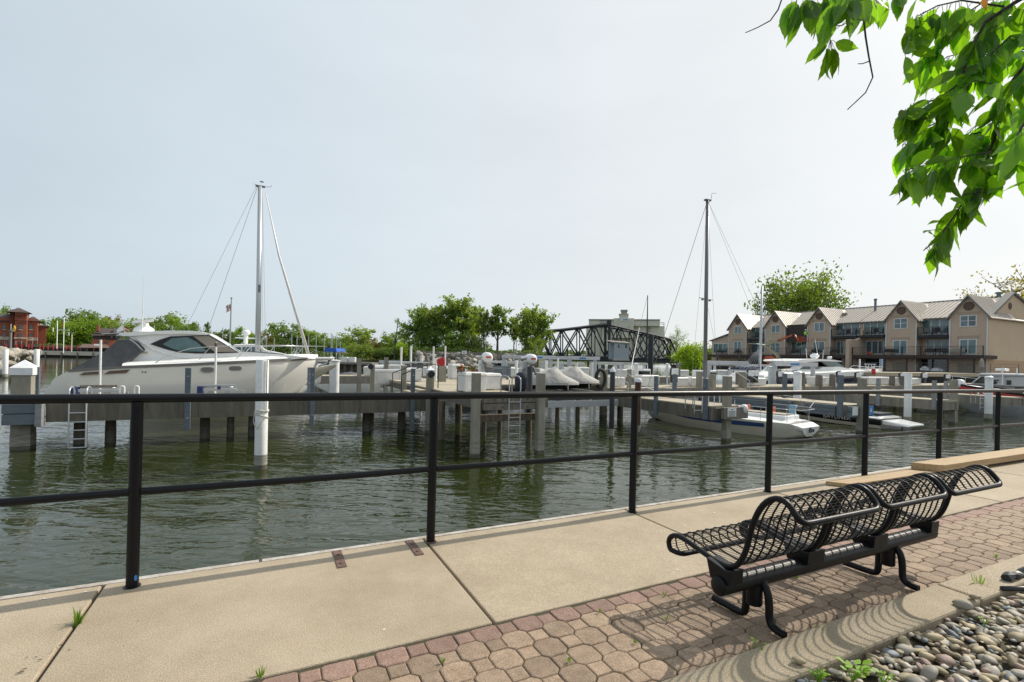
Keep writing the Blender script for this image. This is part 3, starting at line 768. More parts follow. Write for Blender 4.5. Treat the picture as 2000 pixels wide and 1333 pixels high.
twig([(1672, -20, 1.35), (1684, 20, 1.35), (1692, 70, 1.36), (1699, 112, 1.36), (1703, 150, 1.37), (1690, 182, 1.37), (1654, 215, 1.38)], .0032, .0013, 0)
twig([(1697, 118, 1.36), (1686, 124, 1.37), (1676, 127, 1.37)], .0016, .001, 0)
twig([(1692, 14, 1.38), (1680, 28, 1.38), (1645, 48, 1.38), (1602, 51, 1.38)], .002, .001, 2, (.05, .06))
twig([(1535, -20, 1.4), (1522, 18, 1.4), (1502, 40, 1.41), (1478, 55, 1.42), (1457, 60, 1.42)], .0022, .0012, 0)
twigs.tube([DP(1619, 52, 1.38), DP(1622, 82, 1.38)], .0012, 5)
c = DP(1622, 80, 1.38)
for (ex, ey) in ((1573, 117), (1588, 114), (1598, 158), (1611, 152), (1636, 154), (1652, 138), (1671, 97), (1625, 150)):
    e_ = DP(ex, ey, 1.38 + rnd.uniform(-.02, .02)); add_leaf(c, e_ - c, (e_ - c).length * .80)
BR = [([(2060, -40, 1.5), (1985, 5, 1.5), (1925, 45, 1.5), (1902, 90, 1.5), (1880, 140, 1.5), (1862, 190, 1.5), (1850, 250, 1.5)], .007, .002, 30),
      ([(1960, 15, 1.6), (1880, 0, 1.6), (1830, 12, 1.6), (1790, 30, 1.58), (1772, 62, 1.56), (1764, 100, 1.55)], .003, .001, 24),
      ([(1870, 165, 1.5), (1835, 190, 1.5), (1800, 203, 1.5), (1772, 212, 1.5), (1752, 232, 1.5)], .003, .001, 22),
      ([(2040, 90, 1.4), (1990, 140, 1.42), (1965, 175, 1.45), (1948, 215, 1.45), (1942, 262, 1.47), (1930, 310, 1.47), (1912, 352, 1.48), (1890, 385, 1.5), (1862, 422, 1.5), (1832, 468, 1.5), (1803, 490, 1.5)], .006, .0015, 44),
      ([(1935, 300, 1.5), (1885, 305, 1.52), (1830, 318, 1.53), (1790, 325, 1.54), (1762, 335, 1.55)], .0025, .001, 20),
      ([(1852, 230, 1.55), (1815, 250, 1.55), (1785, 262, 1.55), (1760, 285, 1.55)], .0025, .001, 15),
      ([(2050, 200, 1.2), (2005, 235, 1.2), (1985, 265, 1.22)], .004, .002, 7),
      ([(2050, 20, 1.6), (1985, 60, 1.62), (1945, 95, 1.63), (1915, 125, 1.65), (1890, 150, 1.66)], .004, .001, 26),
      ([(2050, 100, 1.75), (1990, 95, 1.75), (1950, 110, 1.75), (1900, 100, 1.75), (1850, 110, 1.75), (1810, 150, 1.75)], .004, .001, 26),
      ([(1945, 255, 1.6), (1900, 260, 1.6), (1865, 280, 1.62), (1840, 330, 1.62), (1815, 350, 1.62)], .003, .001, 22),
      ([(2040, 180, 1.65), (1990, 200, 1.65), (1960, 225, 1.65), (1920, 235, 1.66), (1890, 260, 1.66)], .003, .001, 18),
      ([(2040, 260, 1.5), (1995, 300, 1.5), (1970, 318, 1.5), (1950, 350, 1.5)], .003, .001, 9),
      ([(1990, -10, 1.7), (1930, 0, 1.7), (1870, 40, 1.7), (1830, 90, 1.7), (1800, 120, 1.7)], .003, .001, 22)]
masked[0] = True
for pts, r0, r1, n in BR: twig(pts, r0, r1, int(n * 1.75), (.062, .112), .9)
for pts in ([(1955, 165, 1.5), (1900, 160, 1.5), (1880, 175, 1.5)], [(1880, 380, 1.5), (1920, 375, 1.5), (1950, 385, 1.5)]): twig(pts, .002, .001, 5, (.09, .12), .6)
# limb and trunk outside the frame
tb = Vector((5.0, -1.6, 0)); top = Vector((4.3, -0.9, 2.7))
MB().tube([tb + Vector((0, 0, -.1)), tb + Vector((-.05, .1, .9)), tb + Vector((-.2, .25, 1.9)), top], [.14, .11, .09, .07], 12).build('trunk', 'bark', cherry, smooth=True)
for e0 in (DP(2060, -40, 1.5), DP(2040, 90, 1.4), DP(2050, 20, 1.6), DP(2050, 200, 1.2), DP(1760, -60, 1.45), DP(2050, 100, 1.75), DP(1535, -20, 1.4), DP(1672, -20, 1.35), DP(1990, -10, 1.7)):
    twigs.tube([top, top.lerp(e0, .45) + Vector((0, 0, .35)), top.lerp(e0, .8) + Vector((0, 0, .18)), e0], [.02, .011, .006, .003], 6)
twigs.build('branches', 'bark_dark', cherry, smooth=True)
tag(stems.build('leaf_stalks', 'leaf_rib', cherry), kind='stuff')
rest = MB()
for i, (k, M_) in enumerate(leaves):
    if i < 296:
        o = bpy.data.objects.new('leaf', leaf_mes[k]); COL.objects.link(o); o.parent = cherry
        o.matrix_parent_inverse = Matrix.Translation(-cherry.location); o.matrix_world = M_; o.matrix_basis = M_
    else:
        b = len(rest.v); rest.v += [tuple(M_ @ v.co) for v in leaf_mes[0].vertices]
        for p in leaf_mes[0].polygons: rest._f([b + v for v in p.vertices])
if rest.v: tag(rest.build('leaf', 'leaf_green', cherry, smooth=True), kind='stuff')
# ============================================================ MARINA: docks, piles, dock furniture
def hide_small(o): return o
def pile(label, px=None, pyw=None, pyt=None, w=None, kind='sq', x=None, y=None, zt=None, cap=None, group='mooring piles in the marina', lean=0.0, Y=None, m=None):
    if x is None:
        if Y is not None: x = YP(px, pyt, Y)[0]; y = Y
        else: x, y = G(px, pyw, ZW)
    if zt is None: zt = YP(px, pyt, y)[1]
    d = DEP(x, y); wm = w * d / FPX if w > 2 else w
    t = thing('piling', label, 'piling', (x, y, ZW), group)
    if kind == 'sq':
        wm *= 0.76
        mm = m or 'pile_concrete'
        MB().cbox(x, y, ZW + .42, zt, wm, wm).build('shaft', mm, t, bevel=.015)
        MB().cbox(x, y, ZW + .10, ZW + .42, wm * 1.01, wm * 1.01).build('tide_band', 'pile_scale', t)
        MB().cbox(x, y, ZW - .6, ZW + .10, wm * 1.005, wm * 1.005).build('wet_foot', 'pile_wet', t)
        if cap == 'pyr':
            c = MB(); q = wm * 1.16; h = wm * .42
            c.cbox(x, y, zt - h, zt + .02, q, q); c.cbox(x, y, zt + .02, zt + .02 + wm * .52, q, q, 0, .02)
            c.build('cap', 'white_cap', t)
    else:
        r = wm / 2; mm = m or {'white': 'white_paint', 'black': 'pile_black', 'rust': 'pile_rust', 'wood': 'pile_wood'}[kind]
        def ln(z): return (x + lean * (z - ZW), y)
        b = MB(); rings = []
        for z, k in ((ZW + .34, 1), (zt - .02, 1 if kind != 'wood' else .93), (zt, .93)):
            rings.append([(ln(z)[0] + r * k * math.cos(a), y + r * k * math.sin(a), z) for a in [2 * math.pi * i / 16 for i in range(16)]])
        b.loft(rings); b.build('shaft', mm, t, smooth=40)
        b = MB().lathe([(r * 1.015, ZW + .10), (r * 1.015, ZW + .34)], (x, y, 0), 16); b.build('tide_band', 'pile_scale' if kind != 'wood' else 'pile_wet', t, smooth=40)
        MB().lathe([(r * 1.01, ZW - .6), (r * 1.01, ZW + .10)], (x, y, 0), 16).build('wet_foot', 'pile_wet', t, smooth=40)
        if cap: 
            o_ = ln(zt)[0]
            prof = [(r * 1.12, -.09), (r * 1.14, .0), (r * .8, .05), (r * .1, .06)] if cap == 'flat' else [(r * 1.1, -.05), (r * 1.12, 0), (r * .1, r * 1.4)]
            MB().lathe([(a, zt + b_) for a, b_ in prof], (o_, y, 0), 16).build('cap', 'white_cap', t, smooth=40)
    return t
def dock(name, label, x0, x1, y0, y1, zt, th, group, face='dock_stained', inset=0.0, ends=True, step=2.4):
    t = thing(name, label, 'dock', ((x0 + x1) / 2, (y0 + y1) / 2, zt), group)
    # deck panels with joints, beams along the edges
    lx, ly = x1 - x0, y1 - y0; alongx = lx > ly
    L = lx if alongx else ly; n = max(1, int(L / step))
    me = None
    for i in range(n):
        a = i * L / n; b = (i + 1) * L / n
        if me is None:
            o = (MB().box(0.008, b - a - .008, 0, ly, -0.1, 0) if alongx else MB().box(0, lx, 0.008, b - a - .008, -0.1, 0)).build('deck_panel', 'dock_top', t); me = o.data
        else: o = bpy.data.objects.new('deck_panel', me); COL.objects.link(o); o.parent = t
        o.location = Vector((x0 + (a if alongx else 0), y0 + (0 if alongx else a), zt))
    e = .03
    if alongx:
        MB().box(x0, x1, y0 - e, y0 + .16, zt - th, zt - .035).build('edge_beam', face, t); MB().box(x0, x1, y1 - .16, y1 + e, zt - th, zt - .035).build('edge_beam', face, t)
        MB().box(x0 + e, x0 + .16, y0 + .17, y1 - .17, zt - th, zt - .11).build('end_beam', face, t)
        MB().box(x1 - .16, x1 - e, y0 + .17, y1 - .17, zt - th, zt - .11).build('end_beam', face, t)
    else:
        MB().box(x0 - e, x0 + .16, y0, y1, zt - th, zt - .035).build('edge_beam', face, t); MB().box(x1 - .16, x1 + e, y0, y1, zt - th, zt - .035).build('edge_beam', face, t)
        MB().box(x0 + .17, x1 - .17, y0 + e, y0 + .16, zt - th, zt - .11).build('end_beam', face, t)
    return t
def fboard(label, px, y0p, y1p, w, Y=None, X=None, m='fender_board', group='upright fender boards on the docks'):
    if Y is not None: x, zt = YP(px, y0p, Y); _, zb = YP(px, y1p, Y); y = Y; dx, dy = w * DEP(x, y) / FPX * 1.0, .1
    else: y, zt = XP(px, y0p, X); _, zb = XP(px, y1p, X); x = X; dx, dy = .1, w * DEP(x, y) / FPX
    b = MB().box(x - dx / 2, x + dx / 2, y - dy / 2, y + dy / 2, zb, zt)
    o = b.build('fender_board', m, None, bevel=.01)
    # two bolts are sub-pieces of the board
    bb = MB()
    for z in (zt - .25, zb + .35):
        if Y is not None: bb.lathe([(.02, 0), (.02, .012), (.01, .018)], (0, 0, 0), 6, 'y'); k = 18; bb.v[-k:] = [(v[0] + x, y - dy / 2 - v[1] , v[2] + z) for v in bb.v[-k:]]
        else: bb.lathe([(.02, 0), (.02, .012), (.01, .018)], (0, 0, 0), 6, 'x'); k = 18; bb.v[-k:] = [(x - dx / 2 - v[0], v[1] + y, v[2] + z) for v in bb.v[-k:]]
    bo = bb.build('bolts', 'galvanised', o)
    return tag(o, label, 'fender board', group)
def hang_fender(label, px, y0p, y1p, wpx, Y, slack=.5):
    x, zt = YP(px, y0p, Y); _, zb = YP(px, y1p, Y); r = wpx / 2 * DEP(x, Y) / FPX
    t = thing('boat_fender', label, 'fender', (x, Y, zb), 'white fenders hanging at the docks')
    h = zt - zb
    MB().lathe([(r * .2, zb), (r * .75, zb + h * .06), (r, zb + h * .16), (r, zb + h * .84), (r * .75, zb + h * .93), (r * .25, zt)], (x, Y, 0), 14).build('body', 'white_paint', t, smooth=True)
    MB().tube([(x, Y, zt), (x + .02, Y + .05, zt + slack)], .008, 5).build('rope', 'rope', t)
    return t
def dbox(label, x, y, z, L, W=.62, H=.55, rz=0.0, group='white dock boxes', m='box_white'):
    t = thing('dock_box', label, 'dock box', (0, 0, 0), group)
    MB().cbox(0, 0, 0.03, H * .82, L * .93, W * .9, 0, 1.05).build('body', m, t, bevel=.02)
    b = MB(); b.cbox(0, 0, H * .82, H * .90, L, W, 0, 1.0); b.cbox(0, 0, H * .90, H, L * .98, W * .97, 0, .9); b.build('lid', m, t, bevel=.02)
    p = MB(); n = max(2, int(L / .45))
    for i in range(n): p.box(-L * .42 + i * L * .84 / n + .03, -L * .42 + (i + 1) * L * .84 / n - .03, -W * .475, -W * .45, .1, H * .68)
    p.build('front_panel', m, t)
    t.location = (x, y, z); t.rotation_euler = (0, 0, rz)
    return t
def boxpx(label, xa, xb, yt, yb, Y, z, rz=0):
    x0 = YP(xa, yb, Y)[0]; x1 = YP(xb, yb, Y)[0]; h = (yb - yt) * DEP((x0 + x1) / 2, Y) / FPX
    return dbox(label, (x0 + x1) / 2, Y + .3, z, abs(x1 - x0), .62, h, rz)
def ladder(label, Y, pxl, pxr, yhoop, ybot, rungs, m='galvanised', deep=.4, r=.02):
    x0 = YP(pxl, ybot, Y)[0]; x1 = YP(pxr, ybot, Y)[0]; zb = YP(pxl, ybot, Y)[1]; zh = YP(pxl, yhoop, Y)[1]
    t = thing('dock_ladder', label, 'ladder', (x0, Y, zb), 'ladders on the docks')
    for x in (x0, x1):
        pts = [(x, Y, zb), (x, Y, zh - .12)] + [(x, Y + deep / 2 - deep / 2 * math.cos(a), zh - .12 + .12 * math.sin(a)) for a in [math.pi * k / 6 for k in range(1, 6)]] + [(x, Y + deep, zh - .12), (x, Y + deep, zh - .55)]
        MB().tube(pts, r, 8).build('side_rail', m, t, smooth=50)
    for yr in rungs:
        z = YP((pxl + pxr) / 2, yr, Y)[1]
        MB().tube([(x0, Y, z), (x1, Y, z)], r * .85, 6).build('rung', m, t)
    return t
def pedestal(label, px, yt, yb, Y, group='power pedestals on the main dock'):
    x, zt = YP(px, yt, Y); zb = YP(px, yb, Y)[1]
    t = thing('power_pedestal', label, 'power pedestal', (x, Y, zb), group)
    h = zt - zb
    MB().box(x - .13, x + .17, Y - .08, Y + .16, zb, zb + h * .55).build('post', 'pile_black', t)
    b = MB().box(x - .17, x + .15, Y - .16, Y + .02, zb + h * .5, zb + h * .92); b.build('meter_box', 'white_cap', t, bevel=.02)
    MB().prism([(Y + .02, zb + h * .5), (Y + .18, zb + h * .5), (Y + .18, zb + h * .9), (Y + .06, zt), (Y + .02, zt)], 'x', x - .12, x + .19).build('hood', 'pile_black', t)
    return t
def vpole(name, label, cat, px, yt, yb, Y, w, m, group, cap=None):
    x, zt = YP(px, yt, Y); zb = YP(px, yb, Y)[1]; r = max(.02, w / 2 * DEP(x, Y) / FPX)
    if Y > 25.3 or name == 'white_piling': zb = ZW - .3
    elif Y > 21: zb = .1
    b = MB().tube([(x, Y, zb), (x, Y, zt)], r, 10)
    if cap: b.lathe([(r * 1.2, zt), (r * 1.2, zt + .05), (r * .4, zt + .09)], (x, Y, 0), 10)
    o = b.build(name, m, None, smooth=40)
    return tag(o, label, cat, group)

# ---- left finger dock
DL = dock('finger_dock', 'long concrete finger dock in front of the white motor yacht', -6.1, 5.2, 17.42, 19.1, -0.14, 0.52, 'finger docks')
lb = thing('dock_bumper', 'grey-blue timber bumper boards round the left end of the near dock', 'bumper', (-6.2, 17.3, -0.4))
for (a, b) in ((790, 809), (810, 831)):
    x0, z0 = YP(2, b, 17.15); x1, z1 = YP(68, a, 17.15)
    MB().box(x0, x1, 17.15, 17.36, YP(35, b, 17.15)[1] + .004, YP(35, a, 17.15)[1]).build('board', 'fender_board', lb, bevel=.008)
    MB().box(x0, x0 + .14, 17.38, 19.0, YP(35, b, 17.15)[1] + .004, YP(35, a, 17.15)[1]).build('board', 'fender_board', lb, bevel=.008)
x0 = YP(68, 800, 17.1)[0]; x1 = YP(82, 800, 17.1)[0]
MB().box(x0, x1, 17.08, 17.36, YP(75, 834, 17.1)[1], YP(75, 784, 17.1)[1]).build('upright_board', 'fender_board_light', lb, bevel=.01)
pile('square concrete piling with white pyramid cap at the left end of the near dock', 45, 877, 720, 39, 'sq', cap='pyr')
fboard('dark grey post standing beside the white-capped piling at the left edge', 71, 717, 786, 11, Y=17.9)
fboard('grey-blue fender board on the near dock below the yacht cabin', 368, 719, 840, 10, Y=17.34)
fboard('grey-blue fender board on the near dock under the yacht bow', 611, 718, 832, 8, Y=17.34)
fboard('grey board behind the one under the yacht bow', 604, 718, 768, 6, Y=18.9)
fboard('grey-blue fender board next to the capped pile at the right end of the near dock', 807, 720, 842, 8, Y=17.34)
wp = pile('tall round white piling tied with rope, standing alone in front of the near dock', 509, 916, 703, 23, 'white', lean=-.003)
gx, gy = G(509, 916, ZW); rr_ = .142
for k, (za, zb) in enumerate(((-.02, -.06), (-.08, -.02), (-.12, -.22))):
    MB().tube([(gx + rr_ * 1.02 * math.cos(a), gy + rr_ * 1.02 * math.sin(a), za + (zb - za) * (0.5 + .5 * math.sin(a + 1))) for a in [2 * math.pi * i / 18 for i in range(19)]], .013, 6).build('rope_turn', 'rope', wp)
MB().tube([(gx - .15, gy, -.05), (gx - .17, gy - .02, -.3), (gx - .1, gy - .13, -.45), (gx, gy - .145, -.28), (gx + .08, gy - .13, -.2)], .01, 6).build('rope_tail', 'rope', wp)
MB().tube([(gx + .09, gy - .12, YP(518, 703, gy)[1]), (gx + .088, gy - .122, -.1)], .009, 5).build('cable', 'navy', wp)
ladder('aluminium ladder at the left end of the near dock reaching into the water', 17.3, 133, 167, 757, 876, (807, 825, 841, 858, 875), 'aluminium')
ug = 'timber piles under the docks'
for i, (px, w, k, lab) in enumerate(((157, 21, 'wood', 'dark timber pile below the ladder of the near dock'), (216, 18, 'wood', 'stout dark timber pile under the near dock, right of the ladder'), (400, 17, 'wood', 'dark timber pile under the near dock below the grey board'), (450, 13, 'wood', 'pale timber pile under the near dock'), (491, 12, 'wood', 'short timber pile next to the tall white piling'), (716, 17, 'wood', 'dark timber pile under the right half of the near dock'), (783, 14, 'wood', 'timber pile close to the capped concrete pile'))):
    x = YP(px, 850, 18.3)[0]
    pile(lab, 0, 0, 0, w * DEP(x, 18.3) / FPX if False else w, k, x=x, y=18.3, zt=-.6, group=ug, m='timber_grey' if i in (3, 4) else None)  # light-wood piles take the paler timber
# boat lift gear on the near dock
def liftgear(lab, xa, xb, yt, yb, Y, blue, hoop):
    x0 = YP(xa, yb, Y)[0]; x1 = YP(xb, yb, Y)[0]; z = -.14; h = .42
    t = thing('boat_lift_drive', lab, 'boat lift', (x0, Y, z), 'boat lift drives on the near dock')
    MB().box(x0 + .15, x1, Y, Y + .18, z + .22, z + .30).build('drive_beam', 'aluminium', t, bevel=.01)
    MB().box(x0 + .2, x1 - .05, Y + .02, Y + .16, z + h - .06, z + h).build('top_beam', 'timber_grey' if not blue else 'aluminium', t)
    MB().tube([(x0 + .1, Y + .09, z + .36), (x1 - .1, Y + .09, z + .36)], .03, 8).build('drive_shaft', 'chrome', t, smooth=True)
    MB().box(x0, x0 + .17, Y - .03, Y + .2, z + .1, z + .38).build('motor', 'blue_plastic', t, bevel=.03)
    if blue: MB().box(x0 + .55, x1 - .45, Y - .012, Y + .02, z + .27, z + .37).build('cover', 'blue_plastic', t)
    for i in range(3): MB().box(x0 + .3 + i * .45, x0 + .42 + i * .45, Y + .02, Y + .14, z, z + .22).build('foot', 'galvanised', t)
    for xh in hoop:
        xx = YP(xh, yb, Y)[0]
        MB().tube([(xx, Y - .1, z), (xx, Y - .1, z + .35)] + [(xx + .05 - .05 * math.cos(a), Y - .1, z + .35 + .05 * math.sin(a)) for a in [math.pi * k / 5 for k in range(1, 5)]] + [(xx + .1, Y - .1, z + .35), (xx + .1, Y - .1, z)], .022, 8).build('guide_hoop', 'white_paint', t, smooth=50)
    return t
liftgear('weathered boat lift drive with blue motor near the left end of the dock', 137, 232, 748, 783, 18.2, False, (236, 264))
liftgear('boat lift drive with blue cover plate at the middle of the near dock', 384, 462, 755, 783, 18.2, True, ())
for lab, px, yt, Y in (('white guide pole beside the yacht stern canvas', 197, 664, 19.2), ('white guide pole with dark tip in front of the yacht cabin', 422, 669, 19.2)):
    t = vpole('guide_pole', lab, 'pole', px, yt, 778, Y, 4, 'white_paint', 'white guide poles')
    if px == 422:
        x, z = YP(px, yt, Y); MB().tube([(x, Y, z - .02), (x, Y, z - .14)], .045, 8).build('tip', 'rust', t)
cl = thing('dock_cleat', 'grey mooring cleat on the near dock edge by the ladder', 'cleat', (YP(245, 783, 17.6)[0], 17.6, -.14), 'dock cleats')
MB().box(cl.location.x - .22, cl.location.x + .22, 17.56, 17.64, -.10, -.07).build('horn', 'galvanised', cl, bevel=.01); MB().box(cl.location.x - .06, cl.location.x + .06, 17.56, 17.64, -.14, -.10).build('base', 'galvanised', cl)
for px, lab in ((490, 'grey mooring cleat on the near dock left of the tall white piling'), (708, 'grey mooring cleat on the near dock right of the yacht bow'), (785, 'grey mooring cleat at the right end of the near dock')):
    copytree(cl, loc=(YP(px, 783, 17.6)[0], 17.6, -.14), label=lab)

# ---- central pier with timber front
PZ = 0.17
dock('pier', 'raised concrete pier with dock boxes and ladder in the centre', 5.32, 7.5, 12.75, 19.4, PZ, .30, 'piers', face='dock_stained')
dock('pier', 'wide rear deck of the central pier with the red box', 5.32, 14.6, 19.46, 25.4, PZ + .004, .34, 'piers')
tf = thing('timber_bulkhead', 'two grey horizontal timber face boards and a dark cross beam on the pier front', 'bulkhead', (6.2, 12.6, -.2))
x0 = YP(944, 780, 12.5)[0]; x1 = YP(1051, 780, 12.5)[0]
for a, b in ((774, 787), (788, 801)): MB().box(x0, x1, 12.44, 12.58, YP(998, b, 12.5)[1] + .01, YP(998, a, 12.5)[1]).build('face_board', 'timber_grey', tf, bevel=.008)
MB().box(x0 - .05, x1, 12.60, 12.74, YP(998, 824, 12.5)[1], YP(998, 810, 12.5)[1]).build('cross_beam', 'pile_wood', tf, bevel=.01)
bl = MB()
for a in (780, 795):
    for f in (.18, .33, .78): 
        xx = x0 + (x1 - x0) * f; zz = YP(998, a, 12.5)[1]; bl.box(xx - .02, xx + .02, 12.42, 12.445, zz - .02, zz + .02)
bl.build('bolts', 'rust', tf)
pile('square concrete piling with mossy top at the left corner of the pier front', 927, 893, 729, 20, 'sq')
pile('square concrete piling at the right corner of the pier front', 1053, 886, 729, 19, 'sq')
pile('concrete piling with white pointed cap and black light at the foot of the stairs', 838, 845, 724, 17, 'sq', cap='pyr')
pile('black round piling just behind the pier front', 1034, 0, 716, 11, 'black', x=YP(1034, 770, 13.9)[0], y=13.9)
pile('slim black piling with pale foot, alone between pier and sailboat', 1194, 857, 724, 10, 'black', cap='cone')
pile('rusty brown piling with white cap behind a railing post', 1246, 0, 742, 12, 'rust', x=YP(1246, 770, 14.4)[0], y=14.4, cap='flat')
pile('concrete piling with a black tyre hanging on it', 1178, 815, 722, 14, 'sq')
pile('concrete piling beside the stairs, left of the capped one', 788, 0, 714, 12, 'sq', x=YP(788, 760, 19.6)[0], y=19.6)
pile('concrete piling with round black light left of the stairs', 727, 0, 712, 10, 'sq', x=YP(727, 760, 23.5)[0], y=23.5)
for px, py, Y, lab in ((842, 731, 16.9, 'round black dock light on the white-capped pile by the stairs'), (724, 716, 23.2, 'round black dock light on the concrete pile farther left')):
    x, z = YP(px, py, Y); k = .13
    t = thing('dock_light', lab, 'light', (x, Y, z), 'black dock lights'); MB().lathe([(k, 0), (k * 1.05, .04), (k * .8, .09), (.02, .1)], (0, 0, 0), 16, 'y')
    b = MB().lathe([(k, 0), (k * 1.05, -.04), (k * .8, -.10), (k * .7, -.06), (.01, -.06)], (x, Y, z), 16, 'y'); b.build('housing', 'pile_black', t, smooth=40)
for px, yw, lab in ((975, 862, 'dark timber pile under the pier front, left of the ladder'), (1033, 876, 'dark timber pile under the pier front, right of the ladder'), (862, 858, 'dark timber pile beneath the pier edge near the railing post'), (895, 828, 'brown timber pile beneath the middle of the pier'), (945, 850, 'thin timber pile behind the left front piling'), (1088, 832, 'timber pile behind the right corner piling'), (1128, 818, 'short dark pile below the jet ski dock'), (1212, 815, 'pale square stub pile under the stairs of the main dock')):
    x, y = G(px, yw, ZW); pile(lab, px, yw, 0, 13 if px in (862, 895) else 9, 'wood', x=x, y=y, zt=-.15 if px < 1000 else -.35, group=ug, m='pile_wood')
ladder('tall aluminium ladder on the front of the central pier', 12.40, 992, 1014, 735, 894, (786, 816, 832, 848, 866), 'galvanised', .55, .018)
b1 = dbox('white dock box with flowers on top near the front of the pier', 6.12, 15.35, PZ, .82, .62, .66, 0.12)
b2 = dbox('second white dock box on the pier, right of the one with flowers', 7.02, 16.3, PZ, .98, .66, .60, 0.1)
fl = thing('flower_pot', 'flower pots with red and orange blooms on the dock box', 'flowers', (5.9, 15.4, PZ + .66))
MB().lathe([(.06, PZ + .66), (.09, PZ + .76)], (5.75, 15.4, 0), 10).build('pot', 'timber_grey', fl)
fm = [MB(), MB(), MB()]
for i in range(90):
    cx, cz = rnd.uniform(5.62, 6.25), PZ + .66 + rnd.uniform(.03, .16); 
    if cx < 5.95 and rnd.random() < .6: cz += rnd.uniform(0, .16)
    fm[0 if i % 3 else (1 if cx > 5.85 else 2)].cbox(cx, 15.4 + rnd.uniform(-.08, .08), cz, cz + .03, .045, .045, rnd.uniform(0, 3))
fm[0].build('leaves', 'foliage_1', fl); fm[1].build('red_blooms', 'red_plastic', fl); fm[2].build('orange_blooms', 'orange', fl)
bp = tag(MB().box(*([YP(896, 740, 15.6)[0], YP(908, 740, 15.6)[0], 15.6, 15.8, PZ, YP(902, 716, 15.6)[1]])).build('black_post', 'pile_black', None, bevel=.02), 'square black service post just left of the dock boxes on the pier', 'post')
# stairs and handrails down to the near dock
def stairs(label, x0, x1, y0, dirn, z0, z1, n=3, m='dock_top', railm='dark_steel', ax='y'):
    t = thing('dock_stairs', label, 'stairs', (x0, y0, z1), 'stairs between dock levels')
    for i in range(n):
        z = z0 - (z0 - z1) * (i + 1) / (n + 1); a = y0 + dirn * i * .3; b = y0 + dirn * (i + 1) * .3
        if ax == 'y': MB().box(x0, x1, min(a, b), max(a, b) - .01, z - .12, z).build('step', m, t)
        else: MB().box(min(a, b), max(a, b) - .01, x0, x1, z - .12, z).build('step', m, t)
    for s_ in (x0, x1):
        e0, e1 = y0 - dirn * .35, y0 + dirn * (n * .3 + .1)
        pts = [(e0, z0), (e0, z0 + .85), (y0, z0 + .88), (e1, z1 + .8), (e1, z1)]
        P_ = [((s_, a, b) if ax == 'y' else (a, s_, b)) for a, b in pts]
        MB().tube(P_, .02, 6).build('handrail', railm, t, smooth=40)
    return t
stairs('steps with black handrails from the pier down to the near dock', 17.5, 18.9, 5.30, -1, PZ, -.14, 3, ax='x')
stairs('tan steps with grey handrails between black and rusty piles on the main dock', YP(1205, 750, 18.4)[0], YP(1228, 750, 18.4)[0], 18.9, -1, 0.02, -.5, 4, railm='aluminium')
stairs('small tan steps on the main dock behind the sailboat cabin', YP(1448, 750, 18.4)[0], YP(1466, 750, 18.4)[0], 18.9, -1, 0.02, -.4, 3, railm='aluminium')

# ---- main dock
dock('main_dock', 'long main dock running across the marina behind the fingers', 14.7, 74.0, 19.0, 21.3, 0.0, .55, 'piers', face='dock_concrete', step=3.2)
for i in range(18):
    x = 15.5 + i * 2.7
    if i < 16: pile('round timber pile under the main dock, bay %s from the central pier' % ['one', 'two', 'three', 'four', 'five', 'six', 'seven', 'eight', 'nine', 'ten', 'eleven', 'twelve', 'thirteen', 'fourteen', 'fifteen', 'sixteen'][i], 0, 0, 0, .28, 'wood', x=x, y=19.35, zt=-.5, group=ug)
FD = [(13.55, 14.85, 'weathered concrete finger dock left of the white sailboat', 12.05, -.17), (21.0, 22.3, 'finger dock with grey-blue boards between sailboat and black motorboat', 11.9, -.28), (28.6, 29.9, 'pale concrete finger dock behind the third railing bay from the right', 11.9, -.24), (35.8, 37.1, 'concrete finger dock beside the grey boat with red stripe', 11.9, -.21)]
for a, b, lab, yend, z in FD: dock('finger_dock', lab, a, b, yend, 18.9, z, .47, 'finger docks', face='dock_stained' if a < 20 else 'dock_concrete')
pile('concrete piling at the end of the finger dock left of the sailboat', 1418, 862, 735, 17, 'sq')
pile('concrete piling at the end of the finger dock with blue sign', 1682, 846, 739, 16, 'sq')
pile('concrete piling at the end of the pale finger dock', 1861, 828, 742, 14, 'sq')
pile('concrete piling at the right edge ending the finger by the red-striped boat', 1990, 812, 743, 13, 'sq')
pile('thick round white piling behind the sailboat stern', 1556, 818, 727, 14, 'white', cap='flat')
pile('white piling with a blue rope in front of the pale finger dock', 1772, 828, 730, 12, 'white')
pile('round white piling with rounded cap in front of the red-striped boat', 1930, 821, 737, 12, 'white', cap='flat')
# grey-blue boards along finger b
fb = thing('dock_bumper', 'grey-blue horizontal rub boards on the finger dock behind the sailboat', 'bumper', (20.9, 15, -.5))
for z in (-.32, -.47, -.62):
    for ya, yb in ((12.3, 13.6), (14.2, 18.6)): MB().box(20.82, 20.95, ya, yb, z - .14, z).build('rub_board', 'fender_board', fb, bevel=.006)
fb = thing('dock_end', 'grey timber end boards with a blue handicap-style sign on the finger dock', 'bumper', (21.6, 11.8, -.5))
for z in (-.34, -.56): MB().box(20.85, 22.45, 11.72, 11.86, z - .2, z).build('end_board', 'fender_board', fb, bevel=.008)
MB().box(20.95, 21.3, 11.69, 11.715, -.68, -.34).build('notice', 'sign_white', fb)
sx, sz = YP(1687, 797, 11.7)
MB().box(22.0, 22.4, 11.69, 11.716, -.70, -.32).build('blue_sign', 'sign_blue', fb); MB().prism([(22.12, -.62), (22.2, -.38), (22.28, -.62), (22.2, -.52)], 'y', 11.68, 11.69).build('sign_mark', 'sign_white', fb)
fe_ = thing('dock_end', 'grey end board with printed white notice on the finger left of the sailboat', 'bumper', (14, 11.9, -.4))
